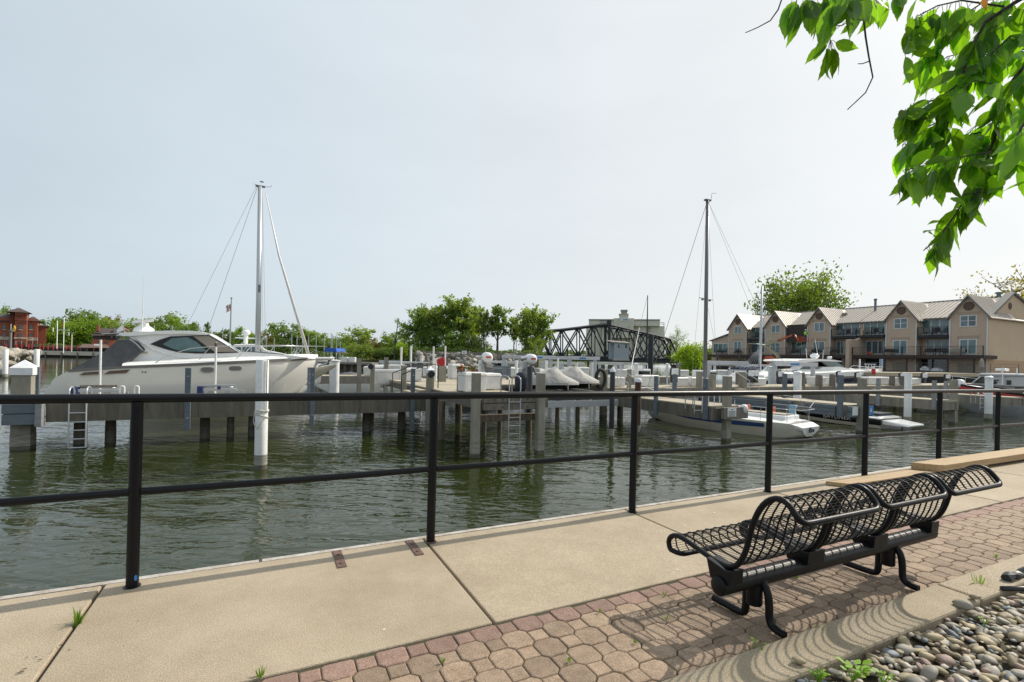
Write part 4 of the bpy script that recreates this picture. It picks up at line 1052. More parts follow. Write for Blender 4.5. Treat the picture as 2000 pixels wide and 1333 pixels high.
x0, z0 = YP(1409, 819, 11.9); x1, z1 = YP(1446, 795, 11.9)
MB().box(x0, x1 + .25, 11.78, 11.92, z0, z1).build('end_board', 'timber_grey', fe_, bevel=.01)
xa, za = YP(1421, 815, 11.77); xb, zb = YP(1438, 797, 11.77)
MB().box(xa, xb, 11.765, 11.775, za, zb).build('notice_plate', 'sign_white', fe_)
ln_ = MB(); ln_.box(xa + (xb - xa) * .42, xa + (xb - xa) * .58, 11.755, 11.763, zb - .07, zb - .04)
for i in range(5): ln_.box(xa + .04, xb - .04 - (i % 2) * .03, 11.755, 11.763, zb - .12 - i * .04, zb - .105 - i * .04)
ln_.build('notice_lines', 'trim_grey', fe_)
ec = thing('outboard_cover', 'white covered outboard motor on the end of the finger dock', 'outboard', (x1 + .2, 11.9, -.2))
MB().loft([[(x1 + .12 + (.14 * k) * math.cos(a), 11.85 + .14 * k * math.sin(a), z) for a in [2 * math.pi * i / 10 for i in range(10)]] for z, k in ((-.44, .4), (-.38, .8), (-.28, 1.0), (-.17, .85), (-.12, .4))]).build('cover', 'white_paint', ec, smooth=True)
fboard('slim grey board on the sailboat finger, left of the fender', 1282, 735, 812, 8, X=13.47)
fboard('slim grey board on the far side of the sailboat finger', 1318, 731, 800, 8, X=14.95)
fboard('grey board next to the sailboat mast', 1379, 740, 820, 9, X=13.44)
fboard('grey board with hanging white fender behind the sailboat cockpit', 1533, 730, 778, 8, X=20.76)
fboard('grey board beside the end piling with blue sign', 1642, 733, 815, 10, X=20.74)
fboard('light grey board on the pale finger dock, nearest the blue-sign pile', 1716, 739, 793, 7, X=28.5, m='fender_board_light')
fboard('light grey board on the pale finger dock near its end', 1825, 744, 801, 7, X=28.5, m='fender_board_light')
fboard('light grey board behind the end piling of the pale finger', 1848, 745, 790, 6, X=30.0, m='fender_board_light')
fboard('weathered square post on main dock behind the sailboat mast', 1440, 727, 752, 6, Y=19.1, m='timber_grey')
hang_fender('white fender leaning on the finger dock left of the sailboat', 1280, 792, 811, 6, 14.9, .4)
hang_fender('white fender hanging behind the sailboat cockpit', 1523, 782, 798, 8, 15.0, .35)
hang_fender('white fender at the stern of the black motorboat', 1631, 790, 809, 8, 12.9, .4)
ladder('short aluminium ladder on the sailboat finger beside the mast', 11.95, 1356, 1371, 768, 808, (802,), 'galvanised', .4, .016)
lw = ladder('white ladder on the far right finger by the red-striped boat', 12.4, 1914, 1924, 768, 800, (779, 788, 796), 'aluminium', .4, .018)
gangway = thing('bow_rail_gate', 'low white rail frame on the sailboat finger', 'rail', (13.9, 12.6, -.17))
for i in range(5):
    xx = 13.7 + i * .28; MB().tube([(xx, 12.6, -.17), (xx, 12.6, .18)], .014, 6).build('baluster', 'white_paint', gangway)
MB().tube([(13.68, 12.6, .18), (14.85, 12.6, .18)], .016, 6).build('top_rail', 'white_paint', gangway)
for (xa, xb, yt, yb, lab) in ((1199, 1222, 727, 747, 'white dock box behind the stair handrails'), (1253, 1289, 724, 747, 'large white dock box right of the rusty white-capped pile'), (1323, 1346, 727, 745, 'white dock box beside the black pedestal left of the sailboat mast'), (1351, 1383, 728, 746, 'white dock box just behind the sailboat mast'), (1467, 1498, 731, 747, 'white dock box left of the white post near the boom lift'), (1592, 1614, 730, 747, 'white dock box before the sport yacht helm'), (1622, 1645, 732, 748, 'small white dock box between grey piles under the sport yacht bow'), (1697, 1736, 733, 749, 'long white dock box near the red cooler'), (1738, 1765, 734, 749, 'white dock box left of the tall white square piling'), (1782, 1801, 736, 749, 'white dock box right of the tall white square piling')):
    boxpx(lab, xa, xb, yt, yb, 19.6, 0)
for px, yt, lab in ((1317, 718, 'power pedestal between two dock boxes left of the mast'), (1466, 722, 'power pedestal left of the boom lift'), (1475, 722, 'second power pedestal left of the boom lift'), (1524, 724, 'power pedestal in front of the sport yacht stern'), (1640, 725, 'power pedestal by the grey end pile of the blue-sign finger'), (1676, 727, 'power pedestal beside the red cooler'), (1762, 728, 'power pedestal left of the tall white square piling'), (1805, 728, 'power pedestal before the covered grill'), (1850, 731, 'power pedestal left of the red-striped boat')):
    pedestal(lab, px, yt, 748, 19.5)
for px, yt, w, lab, m in ((1367, 726, 11, 'squat tan concrete post behind the sailboat mast', 'pile_concrete'), (1393, 731, 12, 'tan block post left of the grey boat-yard boxes', 'pile_concrete'), (1452, 727, 14, 'broad tan post with mossy cap near the small steps', 'pile_concrete'), (1569, 728, 10, 'round weathered mooring post by the sport yacht stern', 'timber_grey'), (1601, 732, 13, 'cracked grey timber post in front of the sport yacht', 'timber_grey'), (1627, 731, 11, 'round grey timber post under the sport yacht bow', 'timber_grey'), (1744, 734, 9, 'mossy square post at the dock boxes', 'timber_grey'), (1764, 735, 8, 'mossy square post touching the tall white piling', 'timber_grey'), (1230, 722, 8, 'tan square post beside the stair handrail', 'pile_concrete')):
    x = YP(px, 748, 19.05)[0]; z = YP(px, yt, 19.05)[1]; d = DEP(x, 19.05)
    b = MB().cbox(x, 19.1, -.2, z, w * .8 * d / FPX, w * .8 * d / FPX) if px in (1367, 1393, 1452, 1744, 1764, 1230) else MB().lathe([(w / 2 * d / FPX, -.2), (w / 2.1 * d / FPX, z - .08), (w / 3 * d / FPX, z)], (x, 19.1, 0), 14)
    tag(b.build('dock_post', m, None, bevel=.01), lab, 'post', 'posts along the main dock')
ck = thing('cooler', 'red drinks cooler with bottles standing on the long dock box', 'cooler', (YP(1706, 733, 19.8)[0], 19.8, .5))
cx_ = ck.location.x; zc = YP(1706, 732, 19.8)[1]
MB().lathe([(.10, zc), (.12, zc + .12), (.12, zc + .36), (.09, zc + .40)], (cx_, 19.8, 0), 14).build('body', 'red_plastic', ck, smooth=40)
for dx in (-.04, .04): MB().lathe([(.022, zc + .40), (.022, zc + .52), (.010, zc + .56)], (cx_ + dx, 19.8, 0), 8).build('bottle', 'white_cap', ck)
# tyre on the concrete piling
x, y = G(1178, 815, ZW); ty = thing('tyre', 'black tyre hung on a concrete piling by the jet skis', 'tyre', (x - .1, y - .25, .6))
xx, zz = YP(1173, 740, y - .28); rg = []
for i in range(20):
    a = 2 * math.pi * i / 20; c = Vector((xx + .26 * math.cos(a), y - .28, zz + .42 * math.sin(a))); dr = Vector((math.cos(a), 0, math.sin(a)))
    rg.append([c + dr * .085 * math.cos(b) + Vector((0, .09 * math.sin(b), 0)) for b in [2 * math.pi * k / 8 for k in range(8)]])
rg.append(rg[0]); MB().loft(rg, caps=False).build('tyre_ring', 'rubber', ty, smooth=True)

# ---- objects on the rear deck of the central pier
pole_g = 'white poles behind the central pier'
for px, yt, yb, w, Y, lab in ((784, 678, 716, 4, 24, 'white pole above the concrete piling left of the stairs'), (803, 676, 728, 4, 26, 'white pole near the grey-blue cabinet'), (847, 677, 740, 3.2, 22.5, 'thin white pole just right of the white-capped pile'), (870, 676, 742, 3.2, 22.0, 'thin white pole right of the red box'), (851, 700, 740, 6, 22.8, 'short white post beside the red box'), (823, 700, 716, 6, 27, 'short white post left of the white-capped pile'), (1009, 704, 738, 6, 25, 'white square post before the grey-blue boards'), (1067, 704, 728, 5, 24, 'white post above the jet skis'), (1090, 700, 738, 4, 24.5, 'white post between the two jet skis'), (1126, 708, 742, 6, 27, 'white post behind the second jet ski'), (1156, 708, 742, 6, 27, 'white post left of the tyre')):
    vpole('white_pole', lab, 'pole', px, yt, yb, Y, w, 'white_paint', pole_g)
rbx = thing('life_ring_cabinet', 'bright red cabinet on top of a tan concrete post on the pier', 'cabinet', (YP(862, 715, 21.9)[0], 21.9, .6))
x = rbx.location.x; z = YP(862, 715, 21.9)[1]; zt = YP(862, 698, 21.9)[1]
MB().prism([(x - .13, z), (x + .12, z), (x + .12, zt - .05), (x + .02, zt), (x - .13, zt - .08)], 'y', 21.8, 22.05).build('housing', 'red_plastic', rbx, bevel=.015)
MB().box(x - .2, x - .135, 21.82, 22.0, z + .1, zt - .1).build('hose_bracket', 'red_plastic', rbx)
tag(MB().cbox(x + .05, 21.95, PZ - .2, z - .005, .32, .32).build('dock_post', 'pile_concrete', None, bevel=.01), 'tan concrete post carrying the red cabinet', 'post', 'posts along the main dock')
gb = thing('storage_rack', 'grey-blue slatted timber barrier behind the pier dock boxes', 'barrier', (YP(975, 735, 24)[0], 24, .2), 'grey-blue slatted barriers')
x0 = YP(948, 735, 24)[0]; x1 = YP(998, 735, 24)[0]
for i in range(5):
    z = YP(975, 737 - i * 4.5, 24)[1]; MB().box(x0, x1, 24, 24.1, z, z + .105).build('slat', 'fender_board', gb, bevel=.005)
for xx in (x0 + .1, x1 - .2): MB().box(xx, xx + .1, 24.1, 24.2, PZ - .3, z + .1).build('upright', 'fender_board', gb)
gb = thing('storage_rack', 'dark grey-blue cabinet and slatted barrier between the white poles', 'barrier', (YP(815, 735, 26)[0], 26, .2), 'grey-blue slatted barriers')
x0 = YP(794, 735, 26)[0]; x1 = YP(826, 735, 26)[0]
for i in range(6):
    z = YP(810, 738 - i * 4.6, 26)[1]; MB().box(x0, x1, 26, 26.1, z, z + .115).build('slat', 'fender_board', gb, bevel=.005)
MB().box(x0 - .3, x1 + .3, 25.7, 26.5, z + .15, z + .22).build('shelf', 'aluminium', gb)
dbox('white dock box at the left end of the rear deck', YP(759, 728, 24)[0] + .0, 24.3, -.1, 1.35, .7, .75, .1)
dbox('white dock box half hidden behind the stairs handrail', YP(806, 735, 22)[0], 22.2, PZ, .8, .6, .62, .1)
dbox('white dock box by the white pole before the barrier', YP(885, 728, 25)[0], 24.6, PZ, .7, .6, .8, .1)
dbox('white dock box at the rock wall behind the red box', YP(899, 716, 34)[0], 34, -.02, 1.6, .7, .7, .1)
def vdrum(lab, px, py, Y, r, hgt):
    x, z = YP(px, py, Y); t = thing('boat_hoist', lab, 'boat hoist', (x, Y, z - hgt), 'white boat hoist motors')
    MB().lathe([(r * .6, -.20), (r * .95, -.16), (r, -.05), (r, .12), (r * .8, .19), (r * .2, .21)], (x, Y, z), 16, 'y').build('motor_drum', 'white_cap', t, smooth=True)
    MB().box(x - r * .5, x + r * .5, Y - .225, Y - .19, z - r * .05, z + r * .25).build('motor_badge', 'sign_red', t)
    MB().tube([(x - r * 1.0, Y, z + .03), (x - r * 2.2, Y, z + .02)], .06, 8).build('shaft', 'galvanised', t)
    b = MB(); b.box(x - .26, x - .1, Y - .06, Y + .06, z - hgt, z - .1); b.box(x - .35, x + .3, Y - .1, Y + .1, z - .42, z - .3); b.build('bracket', 'galvanised', t)
    for i in range(4): MB().tube([(x + rnd.uniform(-.3, .2), Y - .12, z - .25 - .1 * i), (x + rnd.uniform(-.1, .3), Y - .14, z - .3 - .1 * i)], .05, 8).build('pulley', 'trim_grey', t)
    return t
vdrum('white hoist motor with red badge on the black piling behind the pier ladder', 1036, 702, 14.2, .17, .35)
vdrum('white hoist motor with red badge above the pier dock boxes', 951, 699, 22.5, .27, 1.2)
def liftframe(lab, xa, xb, yt, yb, Y, rail_h=.22, depth=3.2, post_w=.18, m='aluminium', mark=True):
    x0 = YP(xa, yt, Y)[0]; x1 = YP(xb, yt, Y)[0]; zt = YP((xa + xb) / 2, yt, Y)[1]; zb = YP(xa, yb, Y)[1]
    t = thing('boat_lift', lab, 'boat lift', (x0, Y, zb), 'boat lift frames')
    for yy in (Y, Y + depth):
        MB().box(x0, x1, yy, yy + .1, zt - rail_h, zt).build('top_beam', m, t, bevel=.01)
        for xx in (x0 + .15, x1 - .35): MB().box(xx, xx + post_w, yy + .105, yy + .105 + post_w, ZW - .3, zt - .01).build('post', m, t, bevel=.01)
    if mark: MB().box(x0 + (x1 - x0) * .35, x0 + (x1 - x0) * .55, Y - .008, Y - .001, zt - rail_h * .75, zt - rail_h * .25).build('maker_plate', 'sign_blue', t)
    return t
liftframe('aluminium boat lift above the jet skis, left one', 1026, 1086, 695, 735, 26)
liftframe('aluminium boat lift behind the jet skis, in front of the bridge', 1110, 1172, 697, 735, 27)
# far clutter rows: piles, boxes, small boats beyond the main dock
g2 = 'distant white dock piles'
names = ['beside', 'near']
far_items = [(597, 700, 722, 6, 40, 'left of the grey sheet pile wall'), (648, 700, 745, 9, 33, 'slim one at the yacht bow tip'), (655, 706, 748, 16, 31, 'thick one just right of the yacht bow'), (1243, 712, 742, 8, 34, 'behind the rusty pile'), (1396, 707, 735, 5, 40, 'before the condo terrace, left end'), (1427, 721, 742, 7, 30, 'below the navy sail cover'), (1505, 718, 748, 8, 22.5, 'beside the boom lift base'), (1303, 712, 740, 5, 33, 'left of the bright green bush'), (1184, 715, 735, 5, 33, 'under the bridge cabin')]
for px, yt, yb, w, Y, lab in far_items:
    vpole('white_piling', 'white pile ' + lab, 'piling', px, yt, yb, Y, w, 'white_paint', g2, cap=True)
tw = pile('tall white square-capped pile in front of the covered grill', 1771, 0, 729, 3, 'white', x=0, y=0, zt=0) if False else None
# ============================================================ BOATS
def hull_mb(st, n=6, keel=None):
    """st: (s, half beam at deck, half beam at waterline, sheer z, bottom z) in boat frame, bow = +s"""
    rings = []
    for s, bd, bw, zs, zb in st:
        r = []
        for side in (-1, 1):
            pts = []
            for k in range(n + 1):
                f = k / n; b = bd + (bw - bd) * (max(f, 0) ** 1.6); pts.append((s, side * b, zs + (zb - zs) * f))
            pts.append((s, side * bw * .45, (zb - keel * min(1, bw * 2)) if keel else (zb - .12 if zb < ZW + .3 else zb - .02)))
            r += pts if side < 0 else pts[::-1]
        rings.append(r)
    return MB().loft(rings, caps=True, closed=True)
def strip_mb(st, f0, f1, off=.006, n=2, s0=None, s1=None):
    mb = MB()
    st = [q for q in st if (s0 is None or q[0] >= s0) and (s1 is None or q[0] <= s1)]
    for side in (-1, 1):
        rings = []
        for s, bd, bw, zs, zb in st:
            r = []
            for k in range(n + 1):
                f = f0 + (f1 - f0) * k / n; b = bd + (bw - bd) * (max(f, 0) ** 1.6) + off; r.append((s, side * b, zs + (zb - zs) * f))
            rings.append(r)
        mb.loft(rings, caps=False, closed=False)
    return mb
def frame(x, y, ang): return Matrix.Translation((x, y, 0)) @ Matrix.Rotation(ang, 4, 'Z')
def pxpoly(pts, Y): return [YP(px, py, Y) for px, py in pts]
def profile_solid(pts, y0, y1, inset=.035, r=.12):
    cx = sum(p[0] for p in pts) / len(pts); cz = sum(p[1] for p in pts) / len(pts)
    def sc(k): return [(cx + (x - cx) * (1 - k / max(.3, abs(x - cx) + .2) * (1 if abs(x - cx) > .01 else 0)), cz + (z - cz) * (1 - k / max(.3, abs(z - cz) + .2))) for x, z in pts]
    rings = []
    for y, k in ((y0, inset), (y0 + r * .4, inset * .3), (y0 + r, 0), (y1 - r, 0), (y1 - r * .4, inset * .3), (y1, inset)):
        rings.append([(x, y, z) for x, z in sc(k)])
    return MB().loft(rings)
def poly_area_cw(p): return p
def line(pts, r, n=6): return MB().tube(pts, r, n)

# ---- white express motor yacht behind the near dock
YC, YN = 21.7, 20.0
my = thing('motor_yacht', 'large white motor yacht with dark canvas over the cockpit behind the near dock', 'motor yacht', (-2, YC, ZW))
st = [(-6.35, 1.35, 1.3, -.55, -.62), (-6.15, 1.5, 1.42, -.05, -.60), (-5.9, 1.6, 1.48, .38, -.58), (-5.55, 1.66, 1.5, .63, -.56), (-4.2, 1.7, 1.55, .76, -.54), (-2.4, 1.7, 1.52, .87, -.52), (-.9, 1.66, 1.38, .97, -.50), (.1, 1.52, 1.02, 1.04, -.48), (.65, 1.3, .62, 1.08, -.42), (1.05, 1.02, .26, 1.10, -.28), (1.42, .68, .1, 1.11, .08), (1.7, .34, .03, 1.11, .55), (1.88, .06, .01, 1.11, .93)]
M_ = frame(0, YC, 0)
place(hull_mb(st, n=8, keel=.16), M_).build('hull', 'gelcoat_hull', my, smooth=50)
place(strip_mb(st, -.035, .035, .03, 2, s0=-5.6), M_).build('rub_rail', 'trim_grey', my)
place(strip_mb(st, .95, 1.0, .006, 1, s0=-5.9, s1=1.4), M_).build('boot_stripe', 'bottom_paint', my)
# deck moulding / coaming above the rub rail
dm = []
for s, bd, bw, zs, zb in st[4:]:
    b = max(.02, bd - .03); dm.append([(s, -b, zs + .01), (s, -b * .97, zs + .09), (s, -b * .72, zs + .20), (s, b * .72, zs + .20), (s, b * .97, zs + .09), (s, b, zs + .01)])
place(MB().loft(dm), M_).build('deck', 'gelcoat', my, smooth=45)
body = pxpoly([(240, 716), (281, 684), (268, 668), (246, 656), (228, 655), (238, 651), (300, 647.5), (355, 646.5), (392, 648.5), (412, 652), (440, 669), (467, 688), (500, 690), (560, 695), (604, 700), (560, 706), (430, 709), (300, 713)], 20.5)
profile_solid(body, 20.5, 22.9, .05, .3).build('deckhouse', 'gelcoat', my, smooth=35)
roof = pxpoly([(226, 655), (240, 650), (300, 646.5), (360, 646), (394, 648), (412, 652), (405, 655), (360, 652.5), (300, 653.5), (262, 657), (240, 658)], 20.42)
profile_solid(roof, 20.40, 23.0, .04, .25).build('hardtop', 'gelcoat', my, smooth=35)
def both(pts, y, th=.012, nm='window', m='glass_dark', lab=None, parent=my, mirror=2 * YC):
    p = pxpoly(pts, y)
    b = MB().prism(p, 'y', y - th, y + .02); b.prism(p, 'y', mirror - y - .02, mirror - y + th)
    return b.build(nm, m, parent, label=lab)
both([(293, 672.5), (312, 664), (333, 657.5), (372, 656), (408, 655), (425, 664), (466, 689), (430, 690.5), (385, 691), (350, 689), (325, 683)], 20.485, .008, 'window_surround', 'pile_black')
both([(318, 673), (336, 661), (366, 659), (384, 668), (397, 680), (405, 687), (360, 687), (338, 682)], 20.470, .008, 'side_window', 'glass_teal')
both([(378, 657.5), (407, 656.5), (421, 664), (462, 687.5), (420, 688), (396, 671)], 20.470, .008, 'windshield', 'glass_teal')
g_ = pxpoly([(413, 653.5), (467, 688.5)], 20.5)
MB().prism([(g_[0][0] + .03, g_[0][1] - .01), (g_[1][0] + .0, g_[1][1] + .035), (g_[1][0] - .04, g_[1][1] + .0), (g_[0][0] - .02, g_[0][1] - .05)], 'y', 20.72, 22.68).build('front_windshield', 'glass_teal', my)
place(line([(0, 0, 0)] * 2, .01), M_) if False else None
sw = pxpoly([(266, 661), (280, 671), (300, 683), (330, 693), (370, 700), (420, 703), (470, 702)], 20.47)
MB().tube([(a, 20.47, b) for a, b in sw], [.03, .03, .028, .025, .02, .015, .006], 8).build('side_moulding', 'gelcoat', my, smooth=True)
canv = pxpoly([(133, 725.5), (165, 708), (200, 687), (222, 670), (230, 662), (254, 661), (268, 671), (280, 684), (262, 699), (241, 716), (190, 721)], 20.25)
profile_solid(canv, 20.25, 23.15, .05, .35).build('cockpit_canvas', 'canvas_grey', my, smooth=35)
both([(155, 733), (164, 728), (200, 725.5), (196, 731)], 19.985, .012, 'engine_vent', 'vent_brown')
both([(203, 731), (214, 725), (254, 722), (246, 729)], 19.985, .012, 'engine_vent', 'vent_brown')
def oval(cx, cy, w, h, n=14): return [(cx + w / 2 * math.copysign(abs(math.cos(a)) ** .6, math.cos(a)), cy + h / 2 * math.copysign(abs(math.sin(a)) ** .8, math.sin(a))) for a in [2 * math.pi * k / n for k in range(n)]]
for cx_, cy_, yy in ((405, 722.5, 20.02), (459, 719.8, 20.08)):
    both(oval(cx_, cy_, 28, 11), yy - .02, .01, 'porthole_rim', 'chrome'); both(oval(cx_, cy_, 24, 8.5), yy - .035, .008, 'porthole', 'trim_grey')
for cx_, cy_ in ((278, 727), (284, 727)): both(oval(cx_, cy_, 2.5, 2.5, 8), 19.985, .01, 'through_hull', 'pile_black')
both([(278, 688), (288, 688), (288, 690.5), (278, 690.5)], 20.47, .008, 'name_plate', 'lift_cream'); both([(310, 704.5), (320, 704), (320, 706), (310, 706.5)], 20.44, .03, 'name_plate', 'vent_brown')
sp_ = pxpoly([(468, 686.5), (500, 687), (557, 692), (557, 695.5), (468, 690.5)], 20.8)
MB().prism(sp_, 'y', 20.8, 22.6).build('sun_pad', 'canvas_grey', my) ; MATS['sunpad'] = mat('sunpad', (.33, .29, .24), .8); my.children[-1].data.materials[0] = MATS['sunpad']
for sgn in (0, 1):
    yr = 20.12 if not sgn else 2 * YC - 20.12
    rp = pxpoly([(300, 711), (320, 699), (345, 689), (372, 681), (412, 677.5), (466, 675.5), (540, 674.5), (646, 676)], 20.12)
    ys = [yr] * 5 + [yr, yr + (.35 if not sgn else -.35), YC - (.12 if not sgn else -.12)]
    MB().tube([(p[0], y_, p[1]) for p, y_ in zip(rp, ys)], .014, 6).build('bow_rail', 'chrome', my, smooth=True)
    for a, b in (((412, 677.5), (389, 703)), ((485, 675.5), (461, 702)), ((536, 675), (521, 701)), ((588, 675.5), (570, 698)), ((596, 675.5), (578, 698))):
        q = pxpoly([a, b], 20.2); y_ = 20.16 if not sgn else 2 * YC - 20.16
        oo = .0 if a[0] < 500 else (.28 if a[0] < 560 else .6); y_ += oo if not sgn else -oo
        MB().tube([(q[0][0], y_, q[0][1]), (q[1][0], y_, q[1][1])], .011, 6).build('stanchion', 'chrome', my)
pl = pxpoly([(560, 701), (613, 700.5)], 21.7)
MB().box(1.2, 2.42, YC - .2, YC + .2, 1.10, 1.20).build('bow_pulpit', 'gelcoat', my, bevel=.03)
MB().tube([(2.38, YC, 1.12), (2.2, YC, .93), (1.9, YC, .83)], .04, 8).build('anchor', 'chrome', my)
rx, rz_ = YP(281, 648, 21.7)
rd = MB(); rd.lathe([(.34, rz_ - .02), (.28, rz_ + .12), (.16, rz_ + .2), (.13, rz_ + .3)], (rx, YC, 0), 12); rd.build('radar_mount', 'gelcoat', my, smooth=40)
MB().loft([[(rx - .38 + .05, YC - .1, rz_ + .27), (rx - .38, YC + .1, rz_ + .25), (rx - .38, YC + .1, rz_ + .34), (rx - .33, YC - .1, rz_ + .36)], [(rx + .32, YC - .3, rz_ + .36), (rx + .30, YC - .12, rz_ + .36), (rx + .30, YC - .12, rz_ + .45), (rx + .32, YC - .3, rz_ + .45)]]).build('radar_bar', 'gelcoat', my, bevel=.01)
ax_, az_ = YP(277, 648, 20.8); MB().tube([(ax_, 20.8, az_ - .02), (ax_ + .02, 20.8, az_ + .9), (ax_ + .02, 20.8, YP(277, 540, 20.8)[1])], [.02, .012, .005], 6).build('antenna', 'white_paint', my)
a, b = YP(198, 654, 20.8), YP(334, 648.5, 20.8); MB().tube([(a[0], 20.8, a[1] + .02), (b[0], 20.8, b[1] + .03)], .018, 6).build('roof_rail', 'chrome', my)
MB().tube([(a[0], 22.6, a[1] + .02), (b[0], 22.6, b[1] + .03)], .018, 6).build('roof_rail', 'chrome', my)
fx, fz = YP(243, 650, 20.9); MB().tube([(fx, 20.9, fz), (fx - .1, 20.9, fz + .53)], .01, 6).build('flag_staff', 'chrome', my)
fl_ = MB(); fl_.cm = 0
for i in range(4): fl_.cm = i % 2; fl_.loft([[(fx - .03 - .06 * k + (.2 if j else 0), 20.9 + .05 * math.sin(k * 2), fz + .22 - .05 * i - .05 * j * 0 - .12 * (j)) for j in (0, 1)] for k in (0, 1)], caps=False, closed=False)
fl_.face([(fx - .05, 20.88, fz + .26), (fx - .22, 20.93, fz + .1), (fx - .2, 20.9, fz - .02), (fx + .02, 20.92, fz + .1)]); fl_.build('flag', ['sign_red', 'sign_white'], my)
MB().box(-6.9, -6.2, YC - 1.3, YC + 1.3, -.98, -.88).build('swim_platform', 'gelcoat', my, bevel=.02)
lx, lz = YP(119, 735, 20.4); MB().tube([(lx - .02, 20.5, lz - .12), (lx + .15, 20.5, lz + .1), (lx + .33, 20.5, lz + .2)], .012, 6).build('grab_rail', 'chrome', my)

# ---- sailboat mast and hull behind the yacht
def stay(t, a, b, r=.006, m='wire', nm='stay'): return MB().tube([a, b], r, 5, False).build(nm, m, t)
s1 = thing('sailboat', 'moored sailboat behind the white motor yacht with tall pale mast and furled jib', 'sailboat', (-.4, 27, ZW))
st1 = [(-5.2, .8, .5, .2, ZW + .1), (-4.2, 1.1, .9, .12, ZW - .2), (-2, 1.4, 1.2, .1, ZW - .3), (-.6, 1.3, .7, .2, ZW - .2), (.6, 1.0, .3, .35, -1.0), (2.0, .55, .08, .6, -.1), (3.2, .05, .02, .85, .7)]
place(hull_mb(st1), frame(0, 27, 0)).build('hull', 'gelcoat_cream', s1, smooth=50)
MB().loft([[(-3.2, 26.2, .1), (-3.2, 26.3, .55), (-3.2, 27.7, .55), (-3.2, 27.8, .1)], [(1.4, 26.5, .15), (1.2, 26.6, .5), (1.2, 27.4, .5), (1.4, 27.5, .15)]]).build('cabin', 'gelcoat', s1)
mtop = YP(508, 365, 27); mbx = YP(503, 690, 27)
mT = Vector((mtop[0], 27, mtop[1])); 
MB().tube([(mbx[0], 27, .4), (mbx[0], 27, 4), mT], [.125, .12, .095], 14).build('mast', 'mast_alu', s1, smooth=True)
MB().tube([mT + Vector((.25, 0, -.3)), Vector((YP(545, 500, 27)[0], 27, YP(545, 500, 27)[1])), Vector((YP(604, 699, 27)[0], 27, YP(604, 699, 27)[1]))], [.02, .05, .085], 8).build('furled_jib', 'white_paint', s1, smooth=True)
hd = MB(); hd.box(mT.x - .2, mT.x + .22, 26.95, 27.05, mT.z - .02, mT.z + .05); hd.tube([mT + Vector((.15, 0, .02)), mT + Vector((.45, 0, .06)), mT + Vector((.5, 0, .14))], .012, 5); hd.tube([mT + Vector((-.3, 0, .08)), mT + Vector((.0, 0, .05))], .008, 5); hd.build('masthead', 'trim_grey', s1)
MB().cbox(mT.x + .07, 27, mT.z + .22, mT.z + .27, .16, .04).build('wind_vane', 'trim_grey', s1)
stay(s1, mT + Vector((-.15, 0, 0)), Vector((YP(368, 640, 27)[0], 26.4, YP(368, 640, 27)[1])), .007); stay(s1, mT + Vector((-.1, 0, 0)), Vector((YP(405, 640, 27)[0], 27.6, YP(405, 640, 27)[1])), .009)
stay(s1, mT + Vector((.1, -.1, -.2)), (mbx[0] + .25, 26, .2), .006); stay(s1, mT + Vector((.1, .1, -.2)), (mbx[0] + .4, 28, .2), .006)
z_ = YP(505, 557, 27)[1]; MB().cbox(mbx[0] + .02, 26.87, z_ - .35, z_, .1, .06).build('deck_light', 'trim_grey', s1)
# ---- cruiser partly seen behind the yacht bow
cr_ = thing('cabin_cruiser', 'white cabin cruiser with radar dome half hidden behind the yacht foredeck', 'cruiser', (YP(500, 690, 33)[0], 33, ZW))
x0, x1 = YP(445, 680, 33)[0], YP(545, 690, 33)[0]
stc = [(x0 - 3, 1.3, 1.2, .3, ZW - .1), (x0 + 2, 1.5, 1.3, .4, ZW - .1), (x1 + .8, 1.0, .5, .6, ZW - .05), (x1 + 2.4, .05, .02, .75, -.4)]
place(hull_mb(stc), frame(0, 33, 0)).build('hull', 'gelcoat', cr_, smooth=50)
cp = [YP(a, b, 32) for a, b in ((445, 695), (447, 680), (458, 673), (505, 672), (520, 684), (560, 692), (560, 698))]
MB().prism(cp, 'y', 32, 34).build('deckhouse', 'gelcoat', cr_, bevel=.05)
for a, b in ((452, 470), (474, 489), (492, 511)):
    q = [YP(a, 687, 31.97), YP(b, 687, 31.97), YP(b - (4 if b > 505 else 0), 678, 31.97), YP(a, 678, 31.97)]; MB().prism(q, 'y', 31.95, 31.99).build('window', 'glass_window', cr_)
xr, zr_ = YP(480, 672, 33); MB().tube([(xr, 33, zr_), (xr, 33, zr_ + .55)], .12, 8).build('radar_mast', 'gelcoat', cr_); MB().lathe([(.1, zr_ + .5), (.22, zr_ + .55), (.24, zr_ + .7), (.12, zr_ + .82)], (xr, 33, 0), 12).build('radar_dome', 'gelcoat', cr_, smooth=True)
MB().box(xr - .55, xr + .55, 32.95, 33.05, zr_ + .3, zr_ + .37).build('radar_bar', 'gelcoat', cr_)

